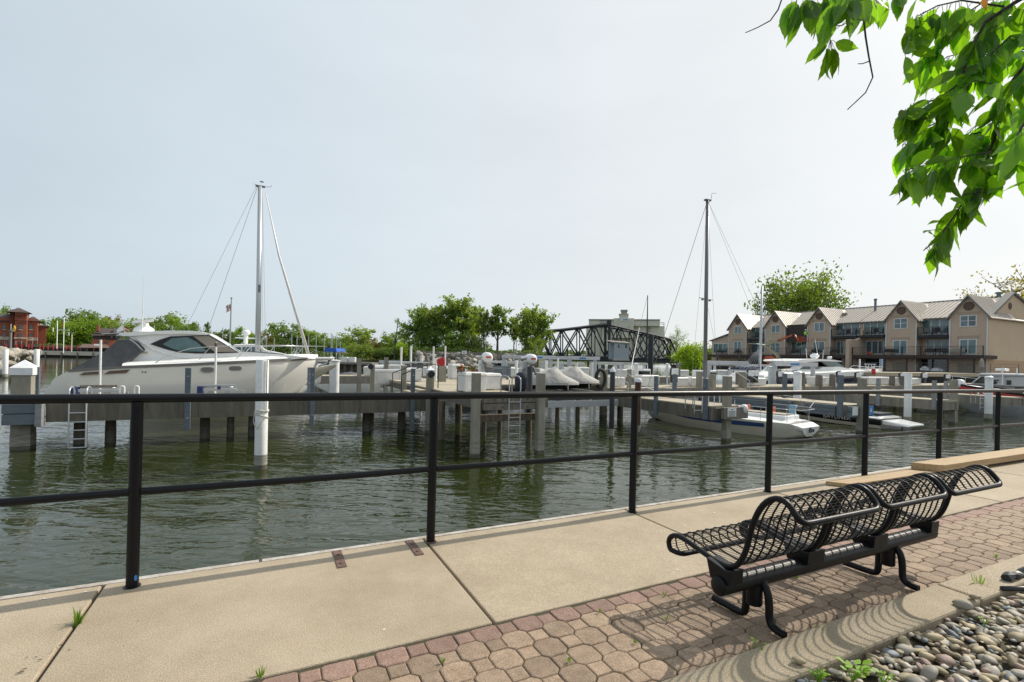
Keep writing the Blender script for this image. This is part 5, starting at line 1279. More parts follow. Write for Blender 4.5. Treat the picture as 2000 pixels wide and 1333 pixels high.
# ---- flagpole with flag
fp = thing('flagpole', 'flagpole flying the stars and stripes beyond the yacht cabin', 'flagpole', (YP(449, 690, 45)[0], 45, .8))
x0, z0 = YP(448, 690, 45); x1, z1 = YP(452, 584, 45)
MB().tube([(x0, 45, -.5), (x1, 45, z1)], [.07, .04], 8).build('pole', 'galvanised', fp); MB().lathe([(.02, z1), (.09, z1 + .06), (.02, z1 + .12)], (x1, 45, 0), 10).build('finial', 'trim_grey', fp)
fm_ = MB(); top, bot = YP(452, 592, 45)[1], YP(450, 613, 45)[1]; wf = x1 - YP(441, 600, 45)[0]
rows_ = 13; cols_ = 8
for r_i in range(rows_):
    for c_i in range(cols_):
        def P(c, r):
            u = c / cols_; v = r / rows_; return (x1 - u * wf * (1 - .15 * math.sin(v * 3)), 45 + .08 * math.sin(u * 7 + v * 2), top - v * (top - bot) * .62 - u * (top - bot) * .38 - .04 * math.sin(u * 6))
        fm_.cm = 2 if (r_i < 7 and c_i < 4) else (0 if r_i % 2 == 0 else 1)
        fm_.face([P(c_i, r_i), P(c_i + 1, r_i), P(c_i + 1, r_i + 1), P(c_i, r_i + 1)])
fo = fm_.build('flag', ['sign_red', 'sign_white', 'blue_stripe'], fp)
sb = MB()
for r_i in range(4):
    for c_i in range(3):
        u, v = (c_i + .6) / 8, (r_i * 1.6 + .9) / 13; sb.cbox(x1 - u * wf, 44.93, top - v * (top - bot) * .62 - u * (top - bot) * .38 - .03, top - v * (top - bot) * .62 - u * (top - bot) * .38 + .01, .035, .01)
sb.build('stars', 'sign_white', fo)

# ---- white sailboat with blue stripe between the fingers
BW, ST = Vector((16.75, 18.9, 0)), Vector((17.9, 11.8, 0))
dv = BW - ST; LB = dv.length; ang = math.atan2(dv.y, dv.x); M2 = frame(ST.x, ST.y, ang)
s2 = thing('sailboat', 'white sailboat with a blue stripe and grey mast moored stern-out between the fingers', 'sailboat', (17.4, 15.3, ZW))
st2 = [(-.30, .60, .52, -1.00, -1.20), (0.0, .86, .78, -.86, -1.36), (.8, 1.12, .95, -.84, ZW - .15), (2.2, 1.36, 1.22, -.82, ZW - .3), (3.8, 1.38, 1.2, -.76, ZW - .35), (5.2, 1.1, .82, -.66, ZW - .25), (6.3, .66, .36, -.55, ZW - .12), (7.0, .26, .08, -.46, ZW + .25), (7.35, .04, .02, -.40, -.62)]
hb = place(hull_mb(st2, n=8), M2); hb.build('hull', 'gelcoat_cream', s2, smooth=50)
place(strip_mb(st2, .10, .30, .010, 3, s0=.5), M2).build('blue_stripe', 'blue_stripe', s2)
place(strip_mb(st2, .80, 1.0, .012, 2, s0=.7, s1=6.4), M2).build('boot_top', 'bottom_paint', s2)
dk2 = []
for s, bd, bw, zs, zb in st2[1:]: b = max(.02, bd - .02); dk2.append([(s, -b, zs + .004), (s, -b * .6, zs + .07), (s, b * .6, zs + .07), (s, b, zs + .004)])
place(MB().loft(dk2), M2).build('deck', 'white_paint', s2, smooth=45)
place(MB().loft([[(2.6, -.72, -.78), (2.65, -.62, -.46), (2.65, .62, -.46), (2.6, .72, -.78)], [(5.6, -.42, -.64), (5.2, -.36, -.44), (5.2, .36, -.44), (5.6, .42, -.64)]]), M2).build('cabin', 'gelcoat', s2, bevel=.03)
cw = MB()
for a in (3.0, 3.7, 4.4):
    cw.face([(a, -.735 + (a - 2.6) * .095, -.68), (a + .45, -.735 + (a - 2.15) * .095, -.66), (a + .45, -.70 + (a - 2.15) * .095, -.55), (a, -.70 + (a - 2.6) * .095, -.56)])
place(cw, M2).build('cabin_window', 'glass_dark', s2)
place(MB().box(.3, 2.3, -.55, .55, -.80, -.62), M2).build('cockpit_coaming', 'gelcoat', s2, bevel=.04)
place(MB().box(.45, 2.15, -.35, .35, -.60, -.59), M2).build('cockpit_seat', 'sunpad', s2)
tr_ = text_mb('Eva', .26, .003); Mt = M2 @ Matrix.Translation((-.315, 0, -1.04)) @ Matrix.Rotation(RAD(-90), 4, 'Z') @ Matrix.Rotation(RAD(62), 4, 'X') @ Matrix.Diagonal((1, 1, 1, 1))
place(tr_, Mt)
tp = place(MB().loft([[(-.31, .68 * math.cos(a), -1.0 + 0.0) if False else (-.36 + .12 * (1 - abs(math.cos(a))), .66 * math.cos(a), -.98 - .34 * math.sin(a)) for a in [math.pi * k / 10 for k in range(11)]], [(-.05, .82 * math.cos(a), -.87 - .4 * math.sin(a)) for a in [math.pi * k / 10 for k in range(11)]]], caps=True), M2)
tp.build('transom', 'gelcoat', s2, smooth=30)
Mt = M2 @ Matrix.Translation((-.385, 0, -1.09)) @ Matrix.Rotation(RAD(-90), 4, 'Z') @ Matrix.Rotation(RAD(90), 4, 'X')
nm_ = text_mb('Eva', .27, .02); nm_.v = [(x + y * .25, y, z) for x, y, z in nm_.v]; place(nm_, Mt).build('boat_name', 'navy', s2)
tl = text_mb('C30', .12, .004); place(tl, M2 @ Matrix.Translation((.7, -1.12, -.97)) @ Matrix.Rotation(RAD(86), 4, 'X')) 
# mast and rig
mY, _z = XP(1376, 790, 17.35); mt_z = XP(1382, 392, 17.35)[1]; mtY = XP(1382, 392, 17.35)[0]
mB = Vector((17.35, mY, -.5)); mT = Vector((17.35, mtY, mt_z))
MB().tube([mB, mB.lerp(mT, .5), mT], [.085, .085, .075], 12).build('mast', 'mast_grey', s2, smooth=True)
MB().box(mT.x - .16, mT.x + .16, mT.y - .07, mT.y + .07, mT.z - .02, mT.z + .04).build('masthead', 'trim_grey', s2)
MB().tube([mT + Vector((.1, -.1, 0)), mT + Vector((.12, -.12, .3)), mT + Vector((.3, -.2, .31))], .009, 5).build('wind_vane', 'trim_grey', s2)
sz_ = XP(1379, 584, 17.35)[1]; f_ = (sz_ - mB.z) / (mT.z - mB.z); cM = mB.lerp(mT, f_)
lat = Vector((math.cos(ang + math.pi / 2), math.sin(ang + math.pi / 2), 0)); fwd = Vector((math.cos(ang), math.sin(ang), 0))
MB().tube([cM - lat * .52 + Vector((0, 0, -.01)), cM, cM + lat * .52], .018, 6).build('spreader', 'mast_grey', s2)
for s_ in (-1, 1):
    tip = cM + lat * .52 * s_; stay(s2, mT, tip, .005); stay(s2, tip, mB + lat * 1.15 * s_ + Vector((0, 0, -.25)), .005); stay(s2, cM, mB + lat * 1.05 * s_ - fwd * .5 + Vector((0, 0, -.25)), .005)
    MB().cbox(cM.x + lat.x * .27 * s_, cM.y + lat.y * .27 * s_, cM.z - .09, cM.z - .03, .08, .08).build('spreader_light', 'trim_grey', s2)
bowp = M2 @ Vector((7.3, 0, -.38)); stern = M2 @ Vector((-.15, 0, -.82))
stay(s2, mT - lat * 0, bowp, .010, 'mast_grey'); stay(s2, mT, M2 @ Vector((-.1, .5, -.8)), .005); stay(s2, mT, M2 @ Vector((-.1, -.5, -.8)), .005)
for s_ in (-1, 1):
    rp = [M2 @ Vector(p) for p in ((1.9, 1.1 * s_, -.8), (1.9, 1.12 * s_, -.32), (.1, .86 * s_, -.34), (-.25, .5 * s_, -.36), (-.28, 0, -.36))]
    MB().tube(rp, .014, 6).build('stern_rail', 'chrome', s2, smooth=40)
    for q in ((.1, .86 * s_), (1.0, 1.02 * s_)): MB().tube([M2 @ Vector((q[0], q[1], -.82)), M2 @ Vector((q[0], q[1], -.34))], .010, 5).build('stanchion', 'chrome', s2)
    rp = [M2 @ Vector(p) for p in ((7.3, 0, .1), (6.9, .3 * s_, .08), (6.1, .62 * s_, .02), (6.1, .64 * s_, -.52))]
    MB().tube(rp, .013, 6).build('bow_rail', 'chrome', s2, smooth=40)
    pr_ = None
    for q in (2.0, 3.4, 4.8):
        b_ = 1.33 if q < 4 else 1.2; p_ = M2 @ Vector((q, b_ * s_, -.78)); pt = p_ + Vector((0, 0, .52)); MB().tube([p_, pt], .010, 5).build('stanchion', 'chrome', s2)
        if pr_: stay(s2, pr_, pt, .005, 'wire', 'lifeline')
        pr_ = pt
place(MB().box(1.45, 1.52, -1.04, -.74, -.78, -.44), M2).build('horseshoe_buoy', 'orange', s2, bevel=.02)
oh, oz = YP(1458, 800, 13.2)
place(MB().loft([[(1.0 + .02 * i, -1.06 + .03 * math.sin(i), -.36 - .06 * i), (1.0 + .02 * i, -.80, -.36 - .06 * i), (1.12, -.80, -.36 - .06 * i), (1.12, -1.06, -.36 - .06 * i)] for i in range(7)]), M2)
place(MB().box(2.42, 2.48, -.85, -.50, -.80, -.42), M2).build('orange_hatch_board', 'orange', s2, bevel=.01)
place(MB().loft([[(.62 + .06 * math.sin(z * 9), -1.04, z), (.60, -.74, z), (.80, -.72, z), (.86 + .05 * math.sin(z * 11), -1.02, z)] for z in (-.30, -.42, -.55, -.70, -.84)]), M2).build('blue_cloth', 'canvas_lightblue', s2, smooth=True)
for i in range(10): place(MB().tube([(2.9 + i * .42, -1.0 + i * .05 + rnd.uniform(-.1, .1), -.66), (3.25 + i * .4, -.8 + i * .05, -.60 + rnd.uniform(0, .06))], rnd.uniform(.04, .075), 6), M2).build('sail_bundle', 'white_paint', s2, smooth=True)
ml = MB().tube([Vector(p) for p in (M2 @ Vector((.1, -.9, -.35)), M2 @ Vector((.2, -1.6, -.1)) , (20.7, 14.8, -.05))], .014, 6); tag(ml.build('mooring_line', 'rope'), 'white mooring line from the sailboat stern to the finger dock', 'rope')

# ---- black runabout
b3 = thing('motorboat', 'low black motorboat with cream bottom moored behind the sailboat stern', 'motorboat', (24.7, 15, ZW))
M3 = frame(24.75, 12.2, RAD(93))
st3 = [(0, .92, .84, -.98, ZW - .1), (.8, 1.0, .9, -.94, ZW - .1), (2.4, 1.04, .92, -.86, ZW - .1), (3.8, .92, .7, -.76, ZW - .08), (4.9, .6, .35, -.68, ZW), (5.6, .3, .1, -.62, -1.15), (6.0, .04, .02, -.58, -.85)]
place(hull_mb(st3), M3).build('hull', 'hull_black', b3, smooth=50)
place(strip_mb(st3, .55, .8, .008, 2), M3).build('lower_hull_band', 'gelcoat_cream', b3)
place(strip_mb(st3, -.04, .05, .02, 2), M3).build('rub_rail', 'gelcoat', b3)
dk3 = []
for s, bd, bw, zs, zb in st3: b = max(.02, bd - .04); dk3.append([(s, -b, zs + .004), (s, -b * .7, zs + .08), (s, b * .7, zs + .08), (s, b, zs + .004)])
place(MB().loft(dk3), M3).build('deck', 'gelcoat', b3, smooth=45)
place(MB().box(.2, 2.6, -.62, .62, -.92, -.78), M3).build('cockpit_cover', 'canvas_dark', b3)
place(MB().loft([[(-.95, -.7, -1.22), (-.95, .7, -1.22), (-.95, .6, -1.14), (-.95, -.6, -1.14)], [(.1, -.8, -1.22), (.1, .8, -1.22), (.1, .8, -1.02), (.1, -.8, -1.02)]]), M3).build('swim_platform', 'gelcoat', b3, bevel=.02)
for q in (.7, 1.6): place(MB().tube([(q, -.9, -.95), (q, -.9, -.62)], .015, 6), M3).build('stanchion', 'pile_black', b3)
nb = text_mb('BAYLINER', .20, .003); nb.v = [(x * 1.35, y, z) for x, y, z in nb.v]
place(nb, M3 @ Matrix.Translation((1.75, 1.025, -1.09)) @ Matrix.Rotation(RAD(180), 4, 'Z') @ Matrix.Rotation(RAD(90), 4, 'X')).build('boat_lettering', 'aluminium', b3)

# ---- jet skis under covers on a lift
def jetski(label, X0, Yc, zb, L=2.75, sc=1.0):
    t = thing('jet_ski', label, 'jet ski', (0, 0, 0), 'covered jet skis')
    st_ = [(0, .36, .60), (.2, .46, .78), (.6, .5, .88), (.95, .5, .93), (1.1, .5, 1.03), (1.25, .5, 1.06), (1.5, .5, 1.05), (1.62, .49, .93), (1.8, .47, .78), (2.05, .44, .66), (2.35, .36, .55), (2.6, .22, .44), (2.75, .05, .36)]
    rings = []
    for s, hw, zt in st_:
        rings.append([(s, -hw, .28), (s, -hw * .98, .40), (s, -hw * .72, .40 + (zt - .40) * .62), (s, -hw * .42, zt), (s, hw * .42, zt), (s, hw * .72, .40 + (zt - .4) * .62), (s, hw * .98, .40), (s, hw, .28)])
    MB().loft(rings).build('cover', 'cover_light', t, smooth=50)
    hr = [[(s, -hw * .9, .30), (s, -hw * .55, .06 if s < 2.3 else .2), (s, hw * .55, .06 if s < 2.3 else .2), (s, hw * .9, .30)] for s, hw, zt in st_]
    MB().loft(hr).build('hull', 'hull_black', t, smooth=40)
    sp = MB(); sp.loft([[(s, -hw * .99 - .004, .36), (s, -hw * .80 - .006, .47)] for s, hw, zt in st_[5:9]], caps=False, closed=False); sp.build('side_vents', 'canvas_dark', t)
    for s in (.5, 1.9): MB().tube([(s, -.52, .05), (s, -.5, .4)], .02, 6).build('strap', 'cover_light', t)
    t.location = (X0, Yc, zb); t.rotation_euler = (0, 0, RAD(-4)); t.scale = (sc,) * 3
    return t
x0 = YP(1033, 740, 17.2)[0]; zj = YP(1100, 764, 17.0)[1]
jetski('covered jet ski on the lift nearest the pier piling', x0, 17.4, zj + .0, sc=.86)
jetski('covered jet ski farther right with its nose beside the tyre', YP(1070, 740, 18.9)[0], 18.9, zj - .05, sc=.95)
bk = thing('tarpaulin', 'bulky black cover behind the pier ladder hoops', 'tarpaulin', (YP(1020, 745, 16.5)[0], 16.5, .2))
x_, z_ = YP(1018, 752, 16.5); MB().loft([[(x_ + .05 * math.sin(3 * z) + r * math.cos(a), 16.5 + r * .8 * math.sin(a), z_ + z) for a in [2 * math.pi * k / 10 for k in range(10)]] for z, r in ((-.25, .16), (0, .26), (.25, .3), (.42, .24), (.5, .1))]).build('cover', 'canvas_dark', bk, smooth=True)
wc = thing('boat_cover', 'pale grey tarpaulin heaped over gear behind the jet skis', 'tarpaulin', (YP(1080, 720, 20.5)[0], 20.5, .2))
xa = YP(1035, 735, 20.5)[0]; xb = YP(1130, 735, 20.5)[0]
rr = []
for i in range(9):
    f = i / 8; x_ = xa + (xb - xa) * f; h = .28 + .5 * math.exp(-((f - .18) / .12) ** 2) + .32 * math.exp(-((f - .62) / .15) ** 2)
    if i in (0, 8): h *= .3
    rr.append([(x_, 20.5 + .6 * math.cos(a) * (1 if a < 3.2 else 1), .22 + max(0, math.sin(a)) * h + .03 * mnoise.noise(Vector((x_ * 3, a * 2, 0)))) for a in [math.pi * k / 8 for k in range(9)]])
MB().loft(rr, caps=True, closed=True).build('sheet', 'cover_light', wc, smooth=50)
jl = thing('jet_ski_lift', 'low black cradle with grey beam carrying the jet skis', 'boat lift', (x0 + 1.5, 17, -.3), 'boat lift frames')
za = YP(1120, 763, 16.7)[1]
MB().box(x0 + .1, x0 + 3.6, 16.7, 16.85, za - .38, za - .05).build('black_beam', 'pile_black', jl); MB().box(x0 + .1, x0 + 3.6, 19.3, 19.45, za - .38, za - .05).build('black_beam', 'pile_black', jl)
MB().box(x0 - .1, x0 + 3.9, 16.55, 16.66, YP(1120, 795, 16.6)[1], YP(1120, 783, 16.6)[1]).build('grey_beam', 'aluminium', jl)
for xx in (x0 + .6, x0 + 1.7, x0 + 2.8): MB().box(xx, xx + .12, 16.86, 19.29, za - .2, za - .04).build('cross_bunk', 'timber_grey', jl)

# ---- sport yacht behind the main dock
YS = 24.4; YSn = 22.7
sy = thing('sport_yacht', 'white sport yacht with navy hull and hardtop moored beyond the main dock', 'motor yacht', (35, YS, ZW))
xs = YP(1500, 735, YSn)[0]; xb = YP(1722, 727, YS)[0]; L_ = xb - xs
def f(t): return xs + L_ * t
sts = [(f(0), 1.5, 1.4, .35, ZW), (f(.04), 1.65, 1.5, .55, ZW - .1), (f(.35), 1.75, 1.55, .68, ZW - .1), (f(.6), 1.6, 1.25, .80, ZW - .1), (f(.78), 1.2, .7, .88, ZW - .1), (f(.9), .7, .25, .93, ZW + .3), (f(.97), .28, .06, .96, -.3), (f(1.0), .04, .02, .97, .3)]
Ms = frame(0, YS, 0)
place(hull_mb(sts), Ms).build('hull', 'navy', sy, smooth=50)
place(strip_mb(sts, -.03, .12, .02, 2), Ms).build('sheer_band', 'gelcoat', sy)
dks = []
for s, bd, bw, zs, zb in sts: b = max(.03, bd - .03); dks.append([(s, -b, zs + .01), (s, -b * .9, zs + .16), (s, b * .9, zs + .16), (s, b, zs + .01)])
place(MB().loft(dks), Ms).build('deck', 'gelcoat', sy, smooth=45)
YA = 23.2
def sp(pts, nm, m, y0=YA, y1=2 * YS - YA, r=.2, ins=.04, bvl=0): return profile_solid(pxpoly(pts, YA), y0, y1, ins, r).build(nm, m, sy, smooth=35)
sp([(1532, 728), (1560, 722), (1600, 722), (1606, 717), (1640, 716), (1658, 720), (1690, 725), (1690, 731), (1532, 731)], 'cabin_trunk', 'gelcoat')
sp([(1552, 706), (1556, 703), (1590, 701), (1625, 703), (1641, 706), (1638, 707), (1600, 706), (1570, 708), (1556, 708)], 'hardtop', 'gelcoat', y0=YA - .2, y1=2 * YS - YA + .2)
for yy in (YA, 2 * YS - YA - .12):
    MB().prism(pxpoly([(1566, 707), (1578, 707), (1572, 713), (1561, 722), (1552, 727), (1546, 727)], YA), 'y', yy, yy + .12).build('hardtop_arch', 'gelcoat', sy)
    MB().prism(pxpoly([(1604, 706), (1607, 706), (1622, 717), (1618, 717)], YA), 'y', yy, yy + .1).build('windshield_pillar', 'trim_grey', sy)
    MB().prism(pxpoly([(1608, 706.5), (1634, 707), (1652, 718.5), (1624, 717.5)], YA), 'y', yy + .03, yy + .06).build('windshield', 'glass_teal', sy)
    MB().prism(pxpoly([(1563, 716), (1592, 715), (1592, 721), (1563, 721.5)], YA), 'y', yy + .03, yy + .06).build('side_window', 'glass_window', sy)
w0, w1 = YP(1634, 707, YA), YP(1653, 719, YA); MB().prism([w0, (w0[0] + .06, w0[1]), (w1[0] + .06, w1[1]), w1], 'y', YA + .13, 2 * YS - YA - .13).build('front_windshield', 'glass_teal', sy)
for px, py, r in ((1591, 701, .32), (1620, 702, .18)): x_, z_ = YP(px, py, YS); MB().lathe([(r * .5, z_), (r, z_ + r * .5), (r, z_ + r * .9), (r * .4, z_ + r * 1.25)], (x_, YS, 0), 12).build('radar_dome', 'gelcoat', sy, smooth=True)
for a, b in (((1598, 700), (1592, 663)), ((1607, 702), (1608, 684)), ((1576, 701), (1574, 681))): p0, p1 = YP(*a, YS), YP(*b, YS); MB().tube([(p0[0], YS, p0[1]), (p1[0], YS, p1[1])], .018, 5).build('antenna', 'white_paint', sy)
rp = pxpoly([(1640, 720), (1650, 714), (1700, 718), (1722, 722)], 23.6); MB().tube([(a, y_, b) for (a, b), y_ in zip(rp, (22.9, 22.95, 23.6, 24.3))], .015, 5).build('bow_rail', 'chrome', sy)
xw, zw_ = YP(1667, 722, 23.6); MB().lathe([(.2, zw_ - .1), (.32, zw_ + .02), (.1, zw_ + .08)], (xw, 23.8, 0), 12).build('deck_hatch', 'gelcoat', sy)
liftframe('aluminium lift frame in front of the sport yacht cockpit', 1514, 1598, 708, 748, 21.9, .28, 5.6, .22)
# ---- sailboat with navy sail cover
s3 = thing('sailboat', 'sailboat with slim grey mast and navy sail cover near the boom lift', 'sailboat', (30, 25, ZW))
xm, _ = YP(1485, 715, 25); ztop = YP(1486, 559, 25)[1]
st_ = [(xm - 5.4, .7, .5, .1, ZW + .1), (xm - 4, 1.1, .9, .05, ZW - .1), (xm - 1, 1.4, 1.2, .05, ZW - .2), (xm + 1.4, 1.1, .8, .15, ZW - .1), (xm + 3.2, .05, .02, .35, ZW + .5)]
place(hull_mb(st_), frame(0, 25, 0)).build('hull', 'gelcoat', s3, smooth=50)
MB().tube([(xm - .05, 25, .1), (xm + .02, 25, ztop)], [.11, .08], 10).build('mast', 'mast_alu', s3, smooth=True)
a, b = YP(1428, 720, 25), YP(1480, 721, 25); MB().tube([(a[0], 25, a[1]), ((a[0] + b[0]) / 2, 25, a[1] + .02), (b[0], 25, b[1] + .1)], [.08, .15, .2], 8).build('sail_cover', 'navy', s3, smooth=True)
a, b = YP(1463, 672, 25), YP(1508, 674, 25); MB().tube([(a[0], 24.4, a[1]), (b[0], 25.6, b[1])], .03, 6).build('spreader', 'mast_alu', s3)
MB().tube([(xm, 25, ztop), (xm + .12, 25, ztop + .1), (xm + .16, 25, ztop + .22)], .012, 5).build('wind_vane', 'trim_grey', s3)
stay(s3, (xm, 25, YP(1485, 625, 25)[1]), (YP(1533, 720, 25)[0], 25, .3), .012); stay(s3, (xm, 25, ztop), (YP(1528, 720, 25)[0], 25, .3), .008); stay(s3, (xm, 25, ztop), (YP(1430, 720, 25)[0], 25, .3), .006)
for i in range(5): stay(s3, (xm - .1, 25, YP(1485, 680 + i * 2, 25)[1]), (YP(1438 + i * 9, 720, 25)[0], 24.7 + .1 * i, YP(1440, 720, 25)[1]), .011, 'mast_alu')
MB().box(xm - 4.2, xm - .4, 24.5, 25.5, .05, .42).build('cabin', 'gelcoat', s3, bevel=.05)
# ---- grey boat with red stripe at right
b5 = thing('motorboat', 'grey aluminium cabin boat with a red stripe moored at the far right finger', 'motorboat', (39.2, 12.5, ZW))
XB = 38.3
def xpp(pts, X=XB): return [XP(px, py, X) for px, py in pts]
M5 = frame(39.5, 9.2, RAD(90))
st5 = [(0, 1.15, 1.1, -.35, ZW), (2.6, 1.22, 1.12, -.22, ZW - .1), (4.4, 1.15, .95, .0, ZW - .1), (5.6, .85, .55, .16, ZW - .1), (6.4, .45, .18, .26, ZW + .3), (6.9, .05, .02, .32, -.3)]
place(hull_mb(st5), M5).build('hull', 'aluminium', b5, smooth=50)
place(strip_mb(st5, .03, .30, .01, 2), M5).build('red_stripe', 'sign_red', b5); place(strip_mb(st5, -.05, .03, .03, 1), M5).build('rub_rail', 'rubber', b5)
cab = [XP(a, b, 38.45) for a, b in ((1892, 752), (1914, 734), (1935, 731), (1985, 733), (2040, 735), (2040, 757), (1990, 757))]
b_ = MB().prism([(y, z) for y, z in cab], 'x', 38.45, 40.55); b_.build('cabin', 'aluminium', b5, bevel=.06)
for pts, nm in (([(1900, 749), (1916, 736.5), (1924, 736.5), (1924, 750)], 'windshield'), ([(1936, 742), (1952, 742), (1945, 751), (1936, 751)], 'side_window'), ([(1966, 743), (1975, 743), (1975, 752), (1966, 752)], 'side_window')):
    MB().prism([XP(a, b, 38.43) for a, b in pts], 'x', 38.42, 38.46).build(nm, 'glass_dark', b5)
rf = [XP(a, b, 38.4) for a, b in ((1908, 733), (1916, 729), (1990, 731), (2040, 732), (2040, 736), (1930, 735))]
MB().prism(rf, 'x', 38.3, 40.7).build('roof', 'aluminium', b5, bevel=.05)
y_, z_ = XP(1958, 730, 39.5); MB().box(39.2, 39.7, y_ - .25, y_ + .25, z_ + .15, z_ + .3).build('radar', 'gelcoat', b5, bevel=.05); MB().tube([(39.45, y_, z_ - .1), (39.45, y_, z_ + .16)], .06, 8).build('radar_mount', 'gelcoat', b5)
y_, z_ = XP(1959, 752, 38.3); MB().tube([(38.25, y_, z_), (38.25, y_ + .02, z_ + 1.0)], .03, 6).build('rod_holder', 'gelcoat', b5); y_, z_ = XP(1983, 735, 38.3); MB().tube([(38.5, y_, z_), (38.5, y_, z_ + .45)], .03, 6).build('antenna', 'gelcoat', b5)
y_, z_ = XP(1876, 752, 39.3); MB().lathe([(.1, -.22), (.3, -.15), (.33, .05), (.2, .3), (.05, .34)], (39.2, y_, z_), 12).build('bow_buoy', 'white_paint', b5, smooth=True)
rp = [(39.5, 16.05, .75), (39.0, 15.2, .72), (38.6, 14.2, .66), (38.4, 13.4, .55)]; MB().tube(rp, .018, 6).build('bow_rail', 'chrome', b5)
for p in rp[:3]: MB().tube([p, (p[0], p[1], p[2] - .5)], .014, 5).build('stanchion', 'chrome', b5)
pn = thing('pontoon_rail', 'small white bow rail of a hidden boat below the stair handrails', 'rail', (17, 18.5, -.6))
a = YP(1247, 762, 17.8)[0]; c = YP(1280, 765, 17.8)[0]; MB().tube([(a, 17.8, -.2), (a, 17.8, .06), ((a + c) / 2, 17.8, .1), (c, 17.8, -.05), (c, 17.8, -.3)], .018, 6).build('rail', 'white_paint', pn, smooth=40)
# ---- two distant boats seen between the piles
def smallboat(label, px, py, Y, L, hullm='gelcoat', cov='cover_light', cabin=False, rz=0, sc=1):
    x_, z_ = YP(px, py, Y); t = thing('small_boat', label, 'boat', (0, 0, 0), 'small boats beyond the main dock')
    s_ = [(0, .8, .7, .3, -.6), (L * .4, .95, .85, .35, -.6), (L * .75, .7, .4, .5, -.6), (L, .03, .02, .65, 0)]
    hull_mb([(a, b * sc, c_ * sc, d, e) for a, b, c_, d, e in s_]).build('hull', hullm, t, smooth=50)
    MB().loft([[(L * .1, -.7, .35), (L * .1, 0, .6), (L * .1, .7, .35)], [(L * .45, -.8, .4), (L * .45, 0, 1.0), (L * .45, .8, .4)], [(L * .85, -.35, .52), (L * .85, 0, .62), (L * .85, .35, .52)]]).build('cover', cov, t, smooth=True)
    if cabin: MB().box(L * .2, L * .6, -.6, .6, .4, 1.5).build('cabin', 'gelcoat', t, bevel=.08); MB().box(L * .22, L * .58, -.62, .62, .95, 1.3).build('cabin_window', 'glass_dark', t)
    MB().box(-.5, -.1, -.2, .2, -.2, .7).build('outboard', 'trim_grey', t, bevel=.06)
    t.location = (x_, Y, ZW + .5); t.rotation_euler = (0, 0, rz); return t
smallboat('grey outboard boat behind the red cabinet post', 895, 728, 27, 3.6, 'aluminium', 'canvas_grey')
smallboat('small white covered boat right of the rusty pile, behind the dock boxes', 1297, 738, 24, 4.2, 'gelcoat', 'cover_light')
smallboat('white boat with a high bow under the bridge cabin', 1262, 715, 38, 5.5, 'gelcoat', 'white_paint', rz=2.6)
smallboat('white cabin boat at the far left of the rear docks', 692, 712, 40, 5.5, 'gelcoat', 'cover_light', cabin=True)
smallboat('white boat between grey boxes left of the green bush', 1345, 727, 34, 5, 'gelcoat', 'cover_light', cabin=True)
smallboat('small runabout behind the left white poles', 765, 716, 45, 5, 'gelcoat', 'cover_light')
# ============================================================ BACKGROUND
FA, FN = _r0.copy(), _fw.copy()
MF = Matrix(((FA.x, FN.x, 0, 0), (FA.y, FN.y, 0, 0), (0, 0, 1, 0), (0, 0, 0, 1)))     # (across, away, up) -> world
def setframe(px=None, rot=0.0):
    """turn the building frame so that its front faces the direction of the given bearing"""
    global FA, FN, MF
    if px is None: FN = _fw.copy()
    else:
        r = _ray(px, 690); FN = Vector((r.x, r.y, 0)).normalized(); FN.rotate(Matrix.Rotation(RAD(rot), 3, 'Z'))
    FA = Vector((FN.y, -FN.x, 0)); MF = Matrix(((FA.x, FN.x, 0, 0), (FA.y, FN.y, 0, 0), (0, 0, 1, 0), (0, 0, 0, 1)))
def UZ(px, py, d):
    r = _ray(px, py); p = r * (d / r.dot(FN)); return (p.dot(FA), p.z + EYE)
def U(px, d): return UZ(px, CY0 + .021 * (px - 1000), d)[0]
def fpoly(name, pts, z, m):
    return tag(place(MB().prism([(U(px, d), d) for px, d in pts], 'z', -4, z), MF).build(name, m), kind='structure')
fpoly('left_shore', [(-700, 172), (330, 172), (420, 900), (-900, 900)], .55, 'far_grass')
fpoly('middle_shore', [(300, 150), (640, 150), (800, 118), (830, 900), (300, 900)], .2, 'far_grass')
fpoly('rock_bank_land', [(798, 101), (1052, 101), (1100, 300), (1300, 900), (800, 900)], 1.9, 'far_grass')
fpoly('right_shore', [(1332, 125), (1420, 118), (1500, 900), (1340, 900)], .6, 'far_grass')
fpoly('shore_spit', [(1316, 68), (1392, 68), (1400, 84), (1310, 84)], -.2, 'far_grass')
tag(MB().prism([(71.6, 23.4), (400, 23.4), (400, 260), (84, 78), (71.6, 74)], 'z', -4, .82).build('terrace_ground', 'bank_wall'), kind='structure')
tag(MB().face([(-1400, 900, 0.1), (1400, 900, 0.1), (2400, 2500, 0.1), (-2400, 2500, 0.1)]).build('distant_ground', 'far_ground'), kind='structure')

